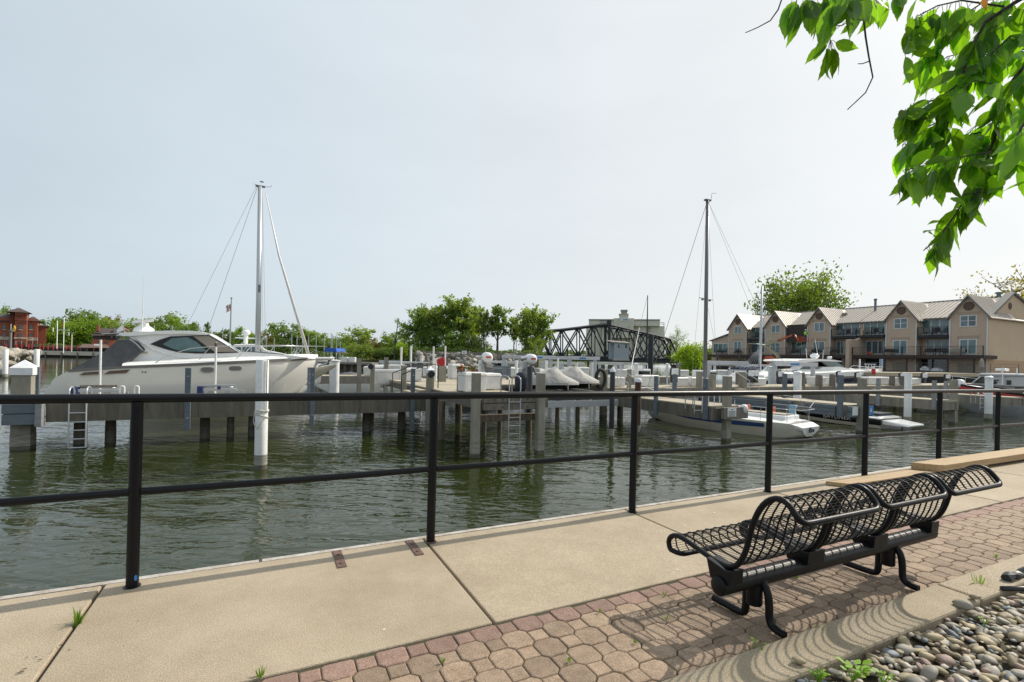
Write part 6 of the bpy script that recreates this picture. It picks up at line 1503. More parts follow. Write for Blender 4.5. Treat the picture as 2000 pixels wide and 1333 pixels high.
# ---- trees
def tree_parts(seed, H=10.0, R=3.3, lo=.22, nl=9, nb=5, leaf=.34, per=15, droop=0.0, cone=False, sparse=1.0):
    r_ = random.Random(seed); tk = MB(); cr = MB(); tips = []
    bend = Vector((r_.uniform(-.6, .6), r_.uniform(-.6, .6), 0))
    def tp(t): return Vector((bend.x * t * t, bend.y * t * t, H * .86 * t))
    tk.tube([tp(0) - Vector((0, 0, .3)), tp(.25), tp(.5), tp(.75), tp(1)], [H * .026, H * .02, H * .014, H * .008, H * .002], 7)
    for i in range(nl):
        t = lo + (0.92 - lo) * (i + r_.random() * .8) / nl; a = i * 2.4 + r_.uniform(-.4, .4); b0 = tp(t)
        rr = R * ((1 - t) ** .7 * 1.25 if cone else math.sqrt(max(.08, 1 - ((t - .52) / .56) ** 2))) * r_.uniform(.75, 1.1)
        up = H * (.30 * (1 - t) + .08) * r_.uniform(.6, 1.1) if not cone else -.05 * H * (1 - t)
        e_ = b0 + Vector((math.cos(a) * rr, math.sin(a) * rr, up)); mid = b0.lerp(e_, .5) + Vector((0, 0, -.04 * H * .3))
        tk.tube([b0, mid, e_], [H * .010, H * .006, H * .002], 5)
        for j in range(nb):
            f_ = .35 + .65 * (j + r_.random()) / nb; q = b0.lerp(e_, min(f_, 1)); dr = Vector((r_.gauss(0, 1), r_.gauss(0, 1), r_.gauss(.25, .7))).normalized() * R * r_.uniform(.22, .48)
            q2 = q + dr; tk.tube([q, q.lerp(q2, .6), q2], [H * .004, H * .003, H * .001], 4, False); tips.append(q2); tips.append(q.lerp(q2, .55))
    tips.append(tp(1)); tips.append(tp(.93))
    for c in tips:
        s0 = r_.uniform(.75, 1.25)
        for k in range(int(per * sparse)):
            o = Vector((r_.gauss(0, 1), r_.gauss(0, 1), r_.gauss(0, .8))) * R * .12 * s0
            p = c + o; p.z -= droop * abs(r_.gauss(0, 1)); s = leaf * r_.uniform(.6, 1.3)
            n_ = Vector((r_.gauss(0, 1), r_.gauss(0, 1), r_.gauss(.6, 1))).normalized(); u = n_.orthogonal().normalized(); w = n_.cross(u); an = r_.uniform(0, 6.28)
            u2 = u * math.cos(an) + w * math.sin(an); w2 = n_.cross(u2)
            cr.face([p - u2 * s * .5, p + w2 * s * .32, p + u2 * s * .5, p - w2 * s * .32])
    return tk, cr
TV = {}
def tree_proto(key, **kw):
    tk, cr = tree_parts(**kw)
    def mk(mb, nm, m):
        me = bpy.data.meshes.new(nm); me.from_pydata(mb.v, [], mb.f); me.materials.append(MATS[m]); return me
    TV[key] = (tk, cr, mk)
    TV[key] = [mk(tk, 'trunk', 'bark'), {}, cr, mk]
for i in range(4): tree_proto(i, seed=20 + i, R=3.2 + .3 * (i % 3), lo=.14 + .04 * (i % 2), per=20, leaf=.5)
tree_proto('tall', seed=31, R=2.7, lo=.20, nl=14, nb=6, per=20, leaf=.44)
tree_proto('tall2', seed=35, R=2.3, lo=.26, nl=12, nb=6, per=18, leaf=.42)
tree_proto('cone', seed=33, R=2.0, lo=.08, nl=16, nb=4, per=18, cone=True, leaf=.42)
tree_proto('bush', seed=34, H=6, R=4.6, lo=.02, nl=12, nb=6, per=26, leaf=.52)
tree_proto('sparse', seed=36, R=4.4, lo=.30, nl=11, nb=6, per=12, leaf=.34, sparse=.9)
tree_proto('broad', seed=38, R=4.9, lo=.22, nl=22, nb=9, per=22, leaf=.36)
def tree(label, loc, h, w, var, fol, group, cat='tree', name='tree', rz=None):
    t = thing(name, label, cat, loc, group); tk, cd, cr, mk = TV[var]
    if fol not in cd: cd[fol] = mk(cr, 'crown', 'foliage_%s' % fol)
    base = {'bush': 6.6, 'cone': 9.0}.get(var, 9.8); Rb = {'bush': 4.9, 'cone': 2.3, 'tall': 3.0, 'tall2': 2.6, 'sparse': 4.6, 'broad': 5.3}.get(var, 3.7)
    for me in (tk, cd[fol]):
        o = bpy.data.objects.new(me.name.split('.')[0], me); COL.objects.link(o); o.parent = t
    t.scale = (w / 2 / Rb, w / 2 / Rb, h / base); t.rotation_euler = (0, 0, rnd.uniform(0, 6.28) if rz is None else rz); return t
def treepx(label, px, ytop, wpx, d, var, fol, group, zb=.3, **k):
    p = DP(px, 700, d); zt = DP(px, ytop, d).z
    return tree(label, (p.x, p.y, zb), zt - zb, wpx * d / FPX, var, fol, group, **k)
gA, gB, gC = 'trees behind the brick buildings', 'trees along the far middle shore', 'grove on the rock bank'
LA = [(4, 599, 34, 215, 1, 0, 'dark green tree just left of the brewery tower roof'), (19, 597, 22, 218, 2, 0, 'small round tree behind the brewery roof'), (95, 624, 46, 225, 0, 3, None), (125, 618, 46, 230, 3, 0, None), (147, 603, 66, 235, 2, 2, 'tallest dark tree rising behind the white signal mast'), (175, 612, 44, 232, 1, 0, None), (103, 641, 50, 188, 'bush', 1, 'yellow-green tree beside the brewery extension'), (133, 628, 66, 192, 'bush', 1, 'broad bright green tree behind the signal mast'), (170, 622, 66, 195, 'bush', 1, 'bright green tree left of the brick house'), (205, 620, 50, 205, 0, 1, None), (212, 614, 40, 228, 3, 5, None), (240, 624, 60, 200, 2, 3, None), (272, 622, 60, 205, 1, 3, None), (302, 622, 56, 200, 0, 3, None), (322, 609, 62, 198, 3, 3, 'rounded tree above the yacht hardtop'), (350, 620, 56, 195, 2, 0, None), (378, 628, 50, 190, 1, 2, None), (285, 640, 60, 185, 'bush', 3, None)]
for px, yt, w, d, v, f_, lab in LA: treepx(lab or 'green tree in the row behind the brick buildings', px, yt, w, d, v, f_, gA)
treepx('dark pointed conifer near the flagpole', 404, 627, 20, 170, 'cone', 2, gB)
LB = [(425, 648, 50, 165, 0, 5, None), (447, 640, 46, 160, 3, 2, None), (468, 638, 48, 158, 1, 0, 'green tree right of the flagpole'), (496, 650, 40, 165, 2, 3, None), (528, 642, 46, 165, 0, 5, 'brownish thin tree left of the furled jib'), (552, 631, 60, 155, 2, 0, 'large green tree left of the furled jib'), (580, 632, 56, 158, 1, 0, 'large green tree crossed by the furled jib'), (606, 645, 56, 160, 3, 3, None), (626, 650, 44, 158, 0, 0, None), (650, 660, 50, 165, 1, 2, None), (672, 655, 46, 160, 'bush', 3, None), (697, 637, 66, 128, 3, 3, 'big rounded tree standing alone between the boats and the grove'), (668, 668, 44, 150, 'bush', 2, None), (735, 668, 70, 130, 'bush', 5, 'russet-tinged bushy tree right of the lone tree'), (722, 655, 44, 140, 0, 5, None), (752, 655, 46, 132, 1, 1, 'light green tree beside the dark slanting mast'), (770, 648, 48, 128, 2, 0, None), (702, 672, 60, 122, 'bush', 3, None), (785, 668, 40, 120, 'bush', 4, 'bright low bush at the foot of the grove'), (820, 680, 60, 112, 'bush', 0, None), (762, 678, 60, 119, 'bush', 2, None)]
for px, yt, w, d, v, f_, lab in LB: treepx(lab or 'green tree in the far middle shoreline row', px, yt, w, d, v, f_, gB)
t_ = treepx('dark purple-leaved round tree behind the distant masts', 556, 660, 30, 140, 0, 2, gB); t_.children[1].data = t_.children[1].data.copy(); t_.children[1].data.materials[0] = MATS['foliage_purple']
LC = [(798, 622, 46, 112, 2, 0, 'small leaning tree at the left end of the grove'), (822, 597, 52, 112, 'tall', 0, 'tall tree near the left end of the grove'), (850, 596, 50, 110, 'tall', 3, 'tree left of the highest crown of the grove'), (872, 590, 52, 112, 'tall2', 0, 'slim tree just left of the highest crown'), (905, 577, 72, 112, 'tall', 3, 'highest and broadest crown of the grove'), (928, 590, 40, 116, 'tall2', 0, 'tree right behind the highest crown'), (944, 600, 26, 108, 'tall2', 3, 'thin see-through tree between crown and gap'), (971, 591, 48, 108, 'tall2', 0, 'tree with bare lower trunk left of the last crown'), (1003, 612, 26, 114, 'tall2', 3, 'small tree in the gap of the grove'), (1026, 597, 52, 110, 'tall', 3, 'dense tree just left of the truss bridge'), (1054, 607, 48, 113, 'tall', 0, 'tree behind the left end of the truss bridge'), (838, 640, 44, 109, 'bush', 0, 'dense undergrowth at the left of the grove'), (885, 648, 50, 108, 'bush', 0, 'dense undergrowth in the middle of the grove'), (925, 655, 44, 108, 'bush', 3, 'dense undergrowth right of the middle of the grove'), (1040, 655, 40, 109, 'bush', 3, 'undergrowth beside the truss bridge')]
for px, yt, w, d, v, f_, lab in LC: treepx(lab, px, yt, w * 1.15, d, v, f_, gC, zb=1.8)
for px, yt, w, d, v, f_ in ((1322, 640, 34, 150, 'sparse', 0), (1310, 660, 30, 160, 0, 3), (1345, 676, 50, 170, 'bush', 1), (1398, 676, 50, 165, 'bush', 3), (1380, 682, 40, 150, 'bush', 0)):
    treepx('thin-crowned tree behind the right end of the bridge' if v == 'sparse' else 'low green tree between bridge and condominium', px, yt, w, d, v, f_, 'trees right of the bridge')
tree('bright yellow-green bush on the shore right of the truss bridge', (DP(1348, 700, 72).x, DP(1348, 700, 72).y, -.3), DP(1348, 670, 72).z + .3, 62 * 72 / FPX, 'bush', 4, 'trees right of the bridge', cat='bush', name='bush')
p = DP(1558, 700, 108); tree('large spreading green tree behind the condominium roof', (p.x, p.y, .8), DP(1558, 531, 108).z - .8, 158 * 108 / FPX, 'broad', 0, 'trees behind the condominium', rz=1.0)
p = DP(1985, 700, 92); tree('sparse budding tree behind the right end of the condominium', (p.x, p.y, .8), DP(1985, 529, 92).z - .8, 150 * 92 / FPX, 'sparse', 5, 'trees behind the condominium', rz=.3)
p = DP(1915, 700, 98); tree('thin branching tree just showing above the last gables', (p.x, p.y, .8), DP(1915, 570, 98).z - .8, 110 * 98 / FPX, 'sparse', 5, 'trees behind the condominium', rz=2.3)
# undergrowth that nobody could count
us = MB()
def scrub(px0, px1, d0, d1, zb, h, n, s=.5):
    for i in range(n):
        px = rnd.uniform(px0, px1); d = d0 + (d1 - d0) * (px - px0) / (px1 - px0) + rnd.uniform(0, 5); x_ = U(px, d)
        hh = h * (.5 + .5 * mnoise.noise(Vector((px * .06, d * .1, 0))) + .3); z = zb + rnd.random() ** .7 * hh
        c = Vector((x_, d, z)); a = Vector((rnd.gauss(0, 1), rnd.gauss(0, 1), rnd.gauss(0, 1))).normalized() * s * rnd.uniform(.5, 1.2); b = a.orthogonal().normalized() * s * .5
        us.face([c - a * .5, c + b * .6, c + a * .5, c - b * .6])
scrub(300, 640, 152, 152, .2, 3.5, 2600, .8); scrub(640, 800, 150, 119, .1, 2.6, 2600, .6); scrub(798, 1052, 103, 103, 1.9, 1.6, 2600, .4); scrub(60, 300, 174, 174, .5, 3, 1500, .8); scrub(1060, 1420, 150, 160, .4, 1.8, 1500, .7)
tag(place(us, MF).build('shoreline_scrub', 'foliage_3'), 'low scrub and reeds along the far shores', kind='stuff')
fw_ = MB(); us = fw_; scrub(960, 1440, 300, 300, .3, 7, 3200, 2.2); scrub(-100, 960, 330, 330, .3, 12, 4500, 3.0); scrub(1440, 2300, 330, 330, .3, 9, 2500, 3.0)
tag(place(fw_, MF).build('distant_wood', 'foliage_2'), 'distant wood along the horizon', kind='stuff')

# ---- truss swing bridge
br = thing('truss_bridge', 'old dark steel truss swing bridge beyond the docks', 'bridge', tuple(DP(1180, 700, 124).xy) + (1.2,))
def dB(px): return 118 + (px - 1030) / 295 * 10
tn = [(1054, 648), (1076, 646), (1099, 644), (1132, 640), (1162, 636), (1190, 635), (1213, 640), (1238, 646), (1262, 651), (1287, 657), (1309, 663)]
bn = [(1031, 695), (1054, 696), (1076, 696), (1099, 696.5), (1132, 697), (1162, 698), (1190, 699), (1213, 699), (1238, 700), (1262, 700.5), (1287, 701), (1309, 701), (1326, 702)]
def memb(a, b, w, nm, off):
    pa, pb = DP(a[0], a[1], dB(a[0]) + off), DP(b[0], b[1], dB(b[0]) + off)
    # keep the near and far truss at equal real height and length
    if off:
        pa = DP(a[0], a[1], dB(a[0])) + _fw * off; pb = DP(b[0], b[1], dB(b[0])) + _fw * off
    MB().tube([pa, pb], w / 2, 4).build(nm, 'bridge_steel', br)
for off in (0, 5.2):
    for a, b in zip(tn, tn[1:]): memb(a, b, .55, 'top_chord', off)
    for a, b in zip(bn, bn[1:]): memb(a, b, .7, 'bottom_chord', off)
    memb(bn[0], tn[0], .6, 'end_post', off); memb(tn[-1], bn[-1], .6, 'end_post', off)
    for i, a in enumerate(tn): memb(a, bn[i + 1], .34 if i != 5 else .85, 'vertical', off)
    for i in range(len(tn) - 1):
        x1, x2 = (tn[i], bn[i + 2]), (tn[i + 1], bn[i + 1])
        memb(*x1, .40, 'diagonal', off)
        if i in (0, 1, 2, 3, 7, 8, 9, 5): memb(*x2, .34, 'diagonal', off)
for a in tn:
    p = DP(a[0], a[1], dB(a[0])); MB().tube([p, p + _fw * 5.2], .14, 4).build('cross_strut', 'bridge_steel', br)
for a, b in zip(tn, tn[1:]):
    p, q = DP(a[0], a[1], dB(a[0])), DP(b[0], b[1], dB(b[0])); MB().tube([p, q + _fw * 5.2], .08, 4).build('lateral_brace', 'bridge_steel', br); MB().tube([q, p + _fw * 5.2], .08, 4).build('lateral_brace', 'bridge_steel', br)
p0, p1 = DP(1031, 697, 118), DP(1326, 704, 128)
MB().loft([[p0 + Vector((0, 0, .35)), p0 + Vector((0, 0, -.8)), p0 + _fw * 5.2 + Vector((0, 0, -.8)), p0 + _fw * 5.2 + Vector((0, 0, .35))], [p1 + Vector((0, 0, .35)), p1 + Vector((0, 0, -.8)), p1 + _fw * 5.2 + Vector((0, 0, -.8)), p1 + _fw * 5.2 + Vector((0, 0, .35))]]).build('deck_girder', 'bridge_steel', br)
p = DP(1190, 700, 125); MB().lathe([(3.2, -2.2), (3.2, .2)], (p.x, p.y, 0), 20).build('pivot_pier', 'bank_wall', br)
q = UZ(1190, 634, 123); MB_ = MB(); MB_.box(q[0] - .5, q[0] + .5, 123, 124, q[1] - .2, q[1] + 1.1); MB_.box(q[0] - 2.3, q[0] - .6, 123, 123.2, q[1] + .2, q[1] + .3)
for k in range(5): MB_.box(q[0] - 2.3 + k * .42, q[0] - 2.24 + k * .42, 123, 123.2, q[1] - .1, q[1] + .9)
MB_.box(q[0] - 2.3, q[0] - .6, 123, 123.2, q[1] + .8, q[1] + .9)
place(MB_, MF).build('top_platform', 'bridge_steel', br)
cb = thing('control_cabin', 'grey-blue control cabin hung on the middle of the truss bridge', 'cabin', tuple(DP(1212, 690, 119).xy) + (2.0,))
def boxuv(xa, ya, xb, yb, d, dep):
    u0, z0 = UZ(xa, yb, d); u1, z1 = UZ(xb, ya, d); return MB().box(u0, u1, d, d + dep, z0, z1)
place(boxuv(1199, 671, 1229, 703, 117, 3.6), MF).build('wall', 'cabin_grey', cb)
place(boxuv(1191.6, 670, 1198.6, 702, 118.4, 2.2), MF).build('side_wall', 'cabin_grey', cb)
u0, z0 = UZ(1190.5, 667.5, 117); u1, z1 = UZ(1231, 671, 117); MBR = MB().loft([[(u0, 116.7, z0 + .1), (u0, 121.2, z0 + .5), (u0, 121.2, z0 + .3), (u0, 116.7, z0 - .1)], [(u1, 116.7, z1 + .1), (u1, 121.2, z1 + .5), (u1, 121.2, z1 + .3), (u1, 116.7, z1 - .1)]]); place(MBR, MF).build('roof', 'roof_metal', cb)
for xa, ya, xb, yb in ((1207, 673, 1210, 680), (1221, 672.5, 1225, 680)): place(boxuv(xa, ya, xb, yb, 116.95, .1), MF).build('window', 'glass_dark', cb)
place(boxuv(1198, 702.6, 1230, 704.5, 116.8, 4.2), MF).build('floor_beam', 'roof_metal', cb)
gd = thing('approach_girder', 'dark steel girder leading from the rock bank to the truss bridge', 'girder', tuple(DP(950, 700, 112).xy) + (1.2,))
MB().loft([[DP(a, b, d_) + _fw * o for a, b, o in ((px, y0, 0), (px, y1, 0), (px, y1, 3), (px, y0, 3))] for px, y0, y1, d_ in ((856, 692.5, 698, 106), (1030, 694, 706, 117))]).build('girder', 'bridge_steel', gd)
for px, w, lab in ((1108, 3, 'left'), (1149, 4, 'middle'), (1271, 10, 'right')):
    p = DP(px, 700, 112); zt = DP(px, {1108: 681, 1149: 680, 1271: 654}[px], 112).z
    tag(MB().tube([(p.x, p.y, ZW), (p.x, p.y, zt)], w / 2 * 112 / FPX, 8).build('dark_pile', 'bridge_steel'), 'dark steel pile before the bridge, the %s one' % {'left': 'thin leftmost', 'middle': 'second', 'right': 'thick tall one right of the cabin'}[lab].replace('the ', ''), 'piling', 'dark piles before the bridge')
for px0, y0, px1, y1, d, lab, w in ((1264, 650, 1265, 577, 108, 'black mast with thin stays in front of the bridge', .16), (770, 690, 778, 621, 75, 'black mast leaning slightly right before the shore trees', .1)):
    t = thing('mast', lab, 'mast', tuple(DP(px0, y0, d).xy) + (ZW,), 'lone dark masts'); a, b = DP(px0, y0, d), DP(px1, y1, d); a0 = Vector((a.x, a.y, ZW)); MB().tube([a0, a, b], [w, w, w * .5], 8).build('pole', 'pile_black', t)
    if px0 == 1264: MB().tube([b, DP(1249, 640, d)], .04, 4).build('stay', 'wire', t); MB().tube([DP(1249, 640, d), DP(1232, 722, 40)], .05, 4).build('lower_stay', 'wire', t)
    else: MB().tube([DP(772, 670, d), DP(773, 664, d)], .22, 6).build('fitting', 'pile_black', t)

# ---- grain silos
setframe(1220, 0)
si = thing('silo_building', 'pale concrete silo complex with a small tower behind the truss bridge', 'silo', tuple(DP(1220, 700, 175).xy) + (1.0,))
d = 172
zt = UZ(1220, 636, d)[1]
us_ = [U(1142, d) + (U(1299, d) - U(1142, d)) * k / 5 for k in range(6)]
for a, b in zip(us_, us_[1:]):
    r = (b - a) / 2; mb = MB()
    pr = [((a + b) / 2 + r * math.cos(t), d + r + 1 - r * math.sin(t) * .45) for t in [math.pi * k / 12 for k in range(13)]] + [(a, d + 14), (b, d + 14)]
    place(mb.prism(pr, 'z', .5, zt), MF).build('silo_cell', 'silo_concrete', si, smooth=30)
place(boxuv(1150, 625.5, 1289, 636.5, d + 1.5, 9), MF).build('gallery', 'silo_concrete', si)
place(boxuv(1149.5, 624, 1289.5, 626, d + 1.3, 9.4), MF).build('gallery_roof', 'silo_dark', si)
place(boxuv(1198, 622, 1238.5, 660, d + .2, 7), MF).build('head_house', 'silo_concrete', si)
place(boxuv(1209, 614.5, 1227.5, 640, d - .3, 6), MF).build('tower', 'silo_concrete', si); place(boxuv(1208.5, 613.2, 1228, 615, d - .5, 6.6), MF).build('tower_ledge', 'limestone', si)
place(boxuv(1213, 606.5, 1225, 613.5, d, 5), MF).build('tower_top', 'silo_dark', si); place(boxuv(1212, 605.3, 1226, 606.8, d - .2, 5.5), MF).build('tower_cap', 'limestone', si)
place(boxuv(1213, 622.5, 1227, 627.5, d - .45, .12), MF).build('company_sign', 'sign_white', si); place(boxuv(1216, 624, 1226, 626, d - .5, .04), MF).build('sign_lettering', 'sign_blue', si)
hr_ = MB(); u0, z0 = UZ(1289, 630, d); u1, z1 = UZ(1298.5, 630, d)
hr_.box(u0, u1, d + 2, d + 2.2, z0 - .1, z0 + .1); hr_.box(u1 - .2, u1, d + 2, d + 2.2, zt, z0 + .1); hr_.box(u0, u1, d + 2, d + 2.2, (z0 + zt) / 2, (z0 + zt) / 2 + .1); place(hr_, MF).build('roof_railing', 'galvanised', si)

# ---- rock bank wall with boulders
setframe()
bw = thing('bank_wall', 'long grey concrete bank wall on top of the rock slope', 'wall', tuple(DP(900, 700, 100).xy) + (1.5,))
u0, z0 = UZ(810, 699, 100); u1, z1 = UZ(1050, 699, 100); zt_ = UZ(900, 687.5, 100)[1]
n_ = 12
for i in range(n_): place(MB().box(u0 + (u1 - u0) * i / n_ + .02, u0 + (u1 - u0) * (i + 1) / n_ - .02, 100, 100.9, -1, zt_ - rnd.uniform(0, .06)), MF).build('wall_panel', 'bank_wall', bw)
rk = thing('rock_slope', 'slope of grey boulders below the bank wall', 'rocks', tuple(DP(900, 700, 98).xy) + (ZW,))
rme = []
for s in range(5):
    bm = stone_mesh(60 + s); me = bpy.data.meshes.new('boulder'); 
    for v in bm.verts: v.co.z *= 1.7
    bm.to_mesh(me); rme.append(me)
def boulder(parent, p, s, m, k):
    o = bpy.data.objects.new('boulder', rme_m[(k, m)]); COL.objects.link(o); o.parent = parent; o.location = p - parent.location; o.scale = (s, s, s); o.rotation_euler = (rnd.uniform(-.6, .6), rnd.uniform(-.6, .6), rnd.uniform(0, 6.28))
rme_m = {}
for m_ in ('rock_grey', 'rock_pale'):
    for k in range(5): me = rme[k].copy(); me.materials.append(MATS[m_]); rme_m[(k, m_)] = me
for i in range(170):
    px = rnd.uniform(812, 1030); f_ = rnd.random(); d = 99.5 - 4.5 * f_
    p = DP(px, 700, d); p.z = 1.6 - 3.0 * f_
    boulder(rk, p, rnd.uniform(1.1, 2.2), 'rock_pale' if rnd.random() < .25 else 'rock_grey', rnd.randrange(5))
t = thing('notice_board', 'small white notice board on top of the bank wall', 'sign', tuple(DP(906, 690, 99).xy) + (1.5,)); place(boxuv(902, 685.5, 911.5, 692, 99, .1), MF).build('panel', 'sign_white', t); place(boxuv(904.5, 687, 908, 690, 98.95, .04), MF).build('print', 'cabin_grey', t)
for px in (948, 1008): 
    p = DP(px, 695, 99); z_ = DP(px, 648 if px == 948 else 664, 99).z
    tag(MB().tube([(p.x, p.y, 1), (p.x, p.y, z_)], .07, 6).build('lamp_pole', 'galvanised'), 'thin grey pole on the rock bank, %s' % ('the taller one' if px == 948 else 'the shorter one by the girder'), 'pole', 'poles on the rock bank')

# ---- breakwater boulders on the left
bk = thing('breakwater', 'breakwater of pale boulders at the left edge behind the white piles', 'rocks', tuple(DP(10, 700, 60).xy) + (ZW,))
for i in range(150):
    f_ = rnd.random() ** .8; px = -60 + 118 * f_ + rnd.uniform(-8, 6); d = 52 + 62 * f_ + rnd.uniform(-3, 3)
    if px > 30 and d < 75: continue
    p = DP(px, 700, d); h_ = rnd.random(); p.z = ZW + .1 + h_ * (1.9 - .0 * f_) ; p = p + _fw * (h_ - .5) * 4
    boulder(bk, p, rnd.uniform(1.1, 2.3), 'rock_pale', rnd.randrange(5))
for i in range(30):
    p = DP(rnd.uniform(-40, 16), 700, rnd.uniform(47, 53)); p.z = ZW + rnd.uniform(0, 1.3); boulder(bk, p, rnd.uniform(.9, 1.6), 'rock_pale', rnd.randrange(5))
for px, yw, lab in ((10, 738, 'round white piling at the very left edge by the boulders'), (71, 735, 'round white piling behind the white-capped one')):
    pile(lab, px, yw, 683, 8.5, 'white')
tg = thing('timber_block', 'short grey timber crib beside the left white piling', 'timber', tuple(DP(20, 716, 47).xy) + (-.8,)); place(boxuv(14, 712, 28, 722, 47.5, 2), MF).build('upper_beam', 'timber_grey', tg); place(boxuv(20, 722.5, 29, 731, 47.7, 1.6), MF).build('lower_beam', 'timber_grey', tg)

# ---- brewery
setframe(36, -4); d = 246
def bx(xa, ya, xb, yb, dd, dep, nm, m, t): return place(boxuv(xa, ya, xb, yb, d + dd, dep), MF).build(nm, m, t)
bwy = thing('brick_building', 'red brick brewery with square tower and slate roofs on the far left shore', 'building', tuple(DP(30, 690, d).xy) + (.5,))
bx(-60, 624, 74, 684, 1, 14, 'wall', 'brick', bwy)
bx(27.5, 609, 53, 684, -2.2, 9, 'tower', 'brick', bwy); bx(17.5, 610, 27.3, 684, .2, 5, 'tower_side', 'brick_shade', bwy)  # shade on the tower's left side is painted in with darker brick
def hip(x0, x1, ye, yr, da, db, over, nm, m, t, hipw=.35):
    u0, z0 = UZ(x0, ye, d + da); u1, z1 = UZ(x1, ye, d + da); zr_ = UZ((x0 + x1) / 2, yr, d + da)[1]; w0, w1 = d + da - over, d + db + over; u0 -= over; u1 += over; wm = (w0 + w1) / 2; hw = (u1 - u0) * hipw
    mb = MB(); A, B, C_, D_ = (u0, w0, z0), (u1, w0, z0), (u1, w1, z0), (u0, w1, z0); E_, F_ = (u0 + hw, wm, zr_), (u1 - hw, wm, zr_)
    mb.face([A, B, F_, E_]); mb.face([B, C_, F_]); mb.face([C_, D_, E_, F_]); mb.face([D_, A, E_]); mb.face([A, D_, C_, B]); place(mb, MF).build(nm, m, t)
hip(17, 53, 609.3, 600, -2.2, 6.8, .9, 'tower_roof', 'slate', bwy, .5)
hip(-60, 27, 624.5, 610, 1, 15, .8, 'roof', 'slate', bwy, .1); hip(50, 74, 626.5, 617, 1, 15, .8, 'roof', 'slate', bwy, .45)
bx(-60, 660, 74.3, 662, .85, .14, 'stone_band', 'limestone', bwy); bx(27.3, 660, 53.2, 662, -2.35, .14, 'stone_band', 'limestone', bwy)
for ya, yb, n in ((615, 618.5, 11), (627.5, 632, 6)):
    for k in range(n): x_ = 30 + 21 * k / (n - 1); bx(x_, ya, x_ + (1.0 if n > 6 else 1.9), yb, -2.42, .2, 'brick_relief', 'brick_shade', bwy)
for ya, yb in ((619.6, 620.4), (625, 626)): bx(28, ya, 52.6, yb, -2.38, .16, 'brick_course', 'brick_shade', bwy)
for xa in (5.2, 36.8, 57):
    dd = -2.3 if xa == 36.8 else .9
    for ya, yb in ((634.5, 644), (651.3, 659)):
        bx(xa, ya, xa + 6.4, yb, dd - .06, .16, 'window', 'glass_dark', bwy); bx(xa - .3, yb, xa + 6.8, yb + 1, dd - .25, .3, 'window_sill', 'limestone', bwy); bx(xa, (ya + yb) / 2 - .25, xa + 6.4, (ya + yb) / 2 + .25, dd - .1, .1, 'glazing_bar', 'trim_grey', bwy)
for k in range(14):
    xa = -2 + k * 5.4; dd = -2.3 if 27 < xa < 51 else .9
    if k % 2: bx(xa, 667, xa + 3.0, 682, dd - .08, .2, 'arch_window', 'glass_dark', bwy)
    else: bx(xa, 666, xa + 1.2, 674, dd - .1, .2, 'stone_pier', 'limestone', bwy)
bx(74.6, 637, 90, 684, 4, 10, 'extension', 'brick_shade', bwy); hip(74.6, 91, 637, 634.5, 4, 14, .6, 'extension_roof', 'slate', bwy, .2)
bx(71.3, 630, 72, 682, .7, .2, 'drainpipe', 'shingle_dark', bwy)
# ---- brick house
setframe(205, -3); d = 232
hs = thing('brick_house', 'brick and shingle house with chimney left of the yacht canvas on the far shore', 'building', tuple(DP(205, 690, d).xy) + (.5,))
bx(179, 665, 232, 683, -6, 10, 'wall', 'brick', hs); bx(181, 652, 234, 665, -5.6, 9.5, 'upper_wall', 'shingle_dark', hs)
u0, z0 = UZ(178, 654, d - 6); u1, _ = UZ(236, 654, d - 6); zr_ = UZ(205, 641, d - 6)[1]
ug_ = UZ(190, 640, d - 6)[0]
mb = MB(); mb.face([(u0, d - 6.4, z0 - .3), (u1, d - 6.4, z0), (UZ(230, 640, d - 2)[0], d - 1, zr_), (ug_, d - 1, zr_ + .1)]); mb.face([(u0, d + 4, z0 - .3), (u1, d + 4, z0), (UZ(230, 640, d - 2)[0], d - 1, zr_), (ug_, d - 1, zr_ + .1)]); mb.face([(u0, d - 6.4, z0 - .3), (ug_, d - 1, zr_ + .1), (u0, d + 4, z0 - .3)])
mb.face([(u1, d - 6.4, z0), (UZ(230, 640, d - 2)[0], d - 1, zr_), (u1, d + 4, z0)]); place(mb, MF).build('roof', 'slate', hs)
bx(188.5, 635, 194, 647, -4, 1.6, 'chimney', 'brick', hs)
for xa, yb in ((216, 657), (226, 657), (206, 668), (192, 668)): bx(xa, yb - 1.5, xa + 4, yb + 4, -6.2, .3, 'window', 'glass_dark', hs)
u0, z0 = UZ(208, 654, d - 7); mb = MB().prism([UZ(208, 657, d - 7), UZ(230, 657, d - 7), UZ(219, 645, d - 7)], 'y', d - 7, d - 3); place(mb, MF).build('dormer', 'shingle_dark', hs)
pv = thing('pavilion', 'low brown pavilion roof beside the brick house', 'pavilion', tuple(DP(182, 690, d - 10).xy) + (.5,))
hip(155, 212, 679, 672.5, -12, -6, .3, 'roof', 'vent_brown', pv, .12)
for k in range(5): bx(157 + k * 12.5, 679, 158 + k * 12.5, 688, -11.8, .25, 'post', 'trim_grey', pv)
bx(183.5, 672.4, 197, 675.4, -13, .2, 'white_sign', 'sign_white', pv)
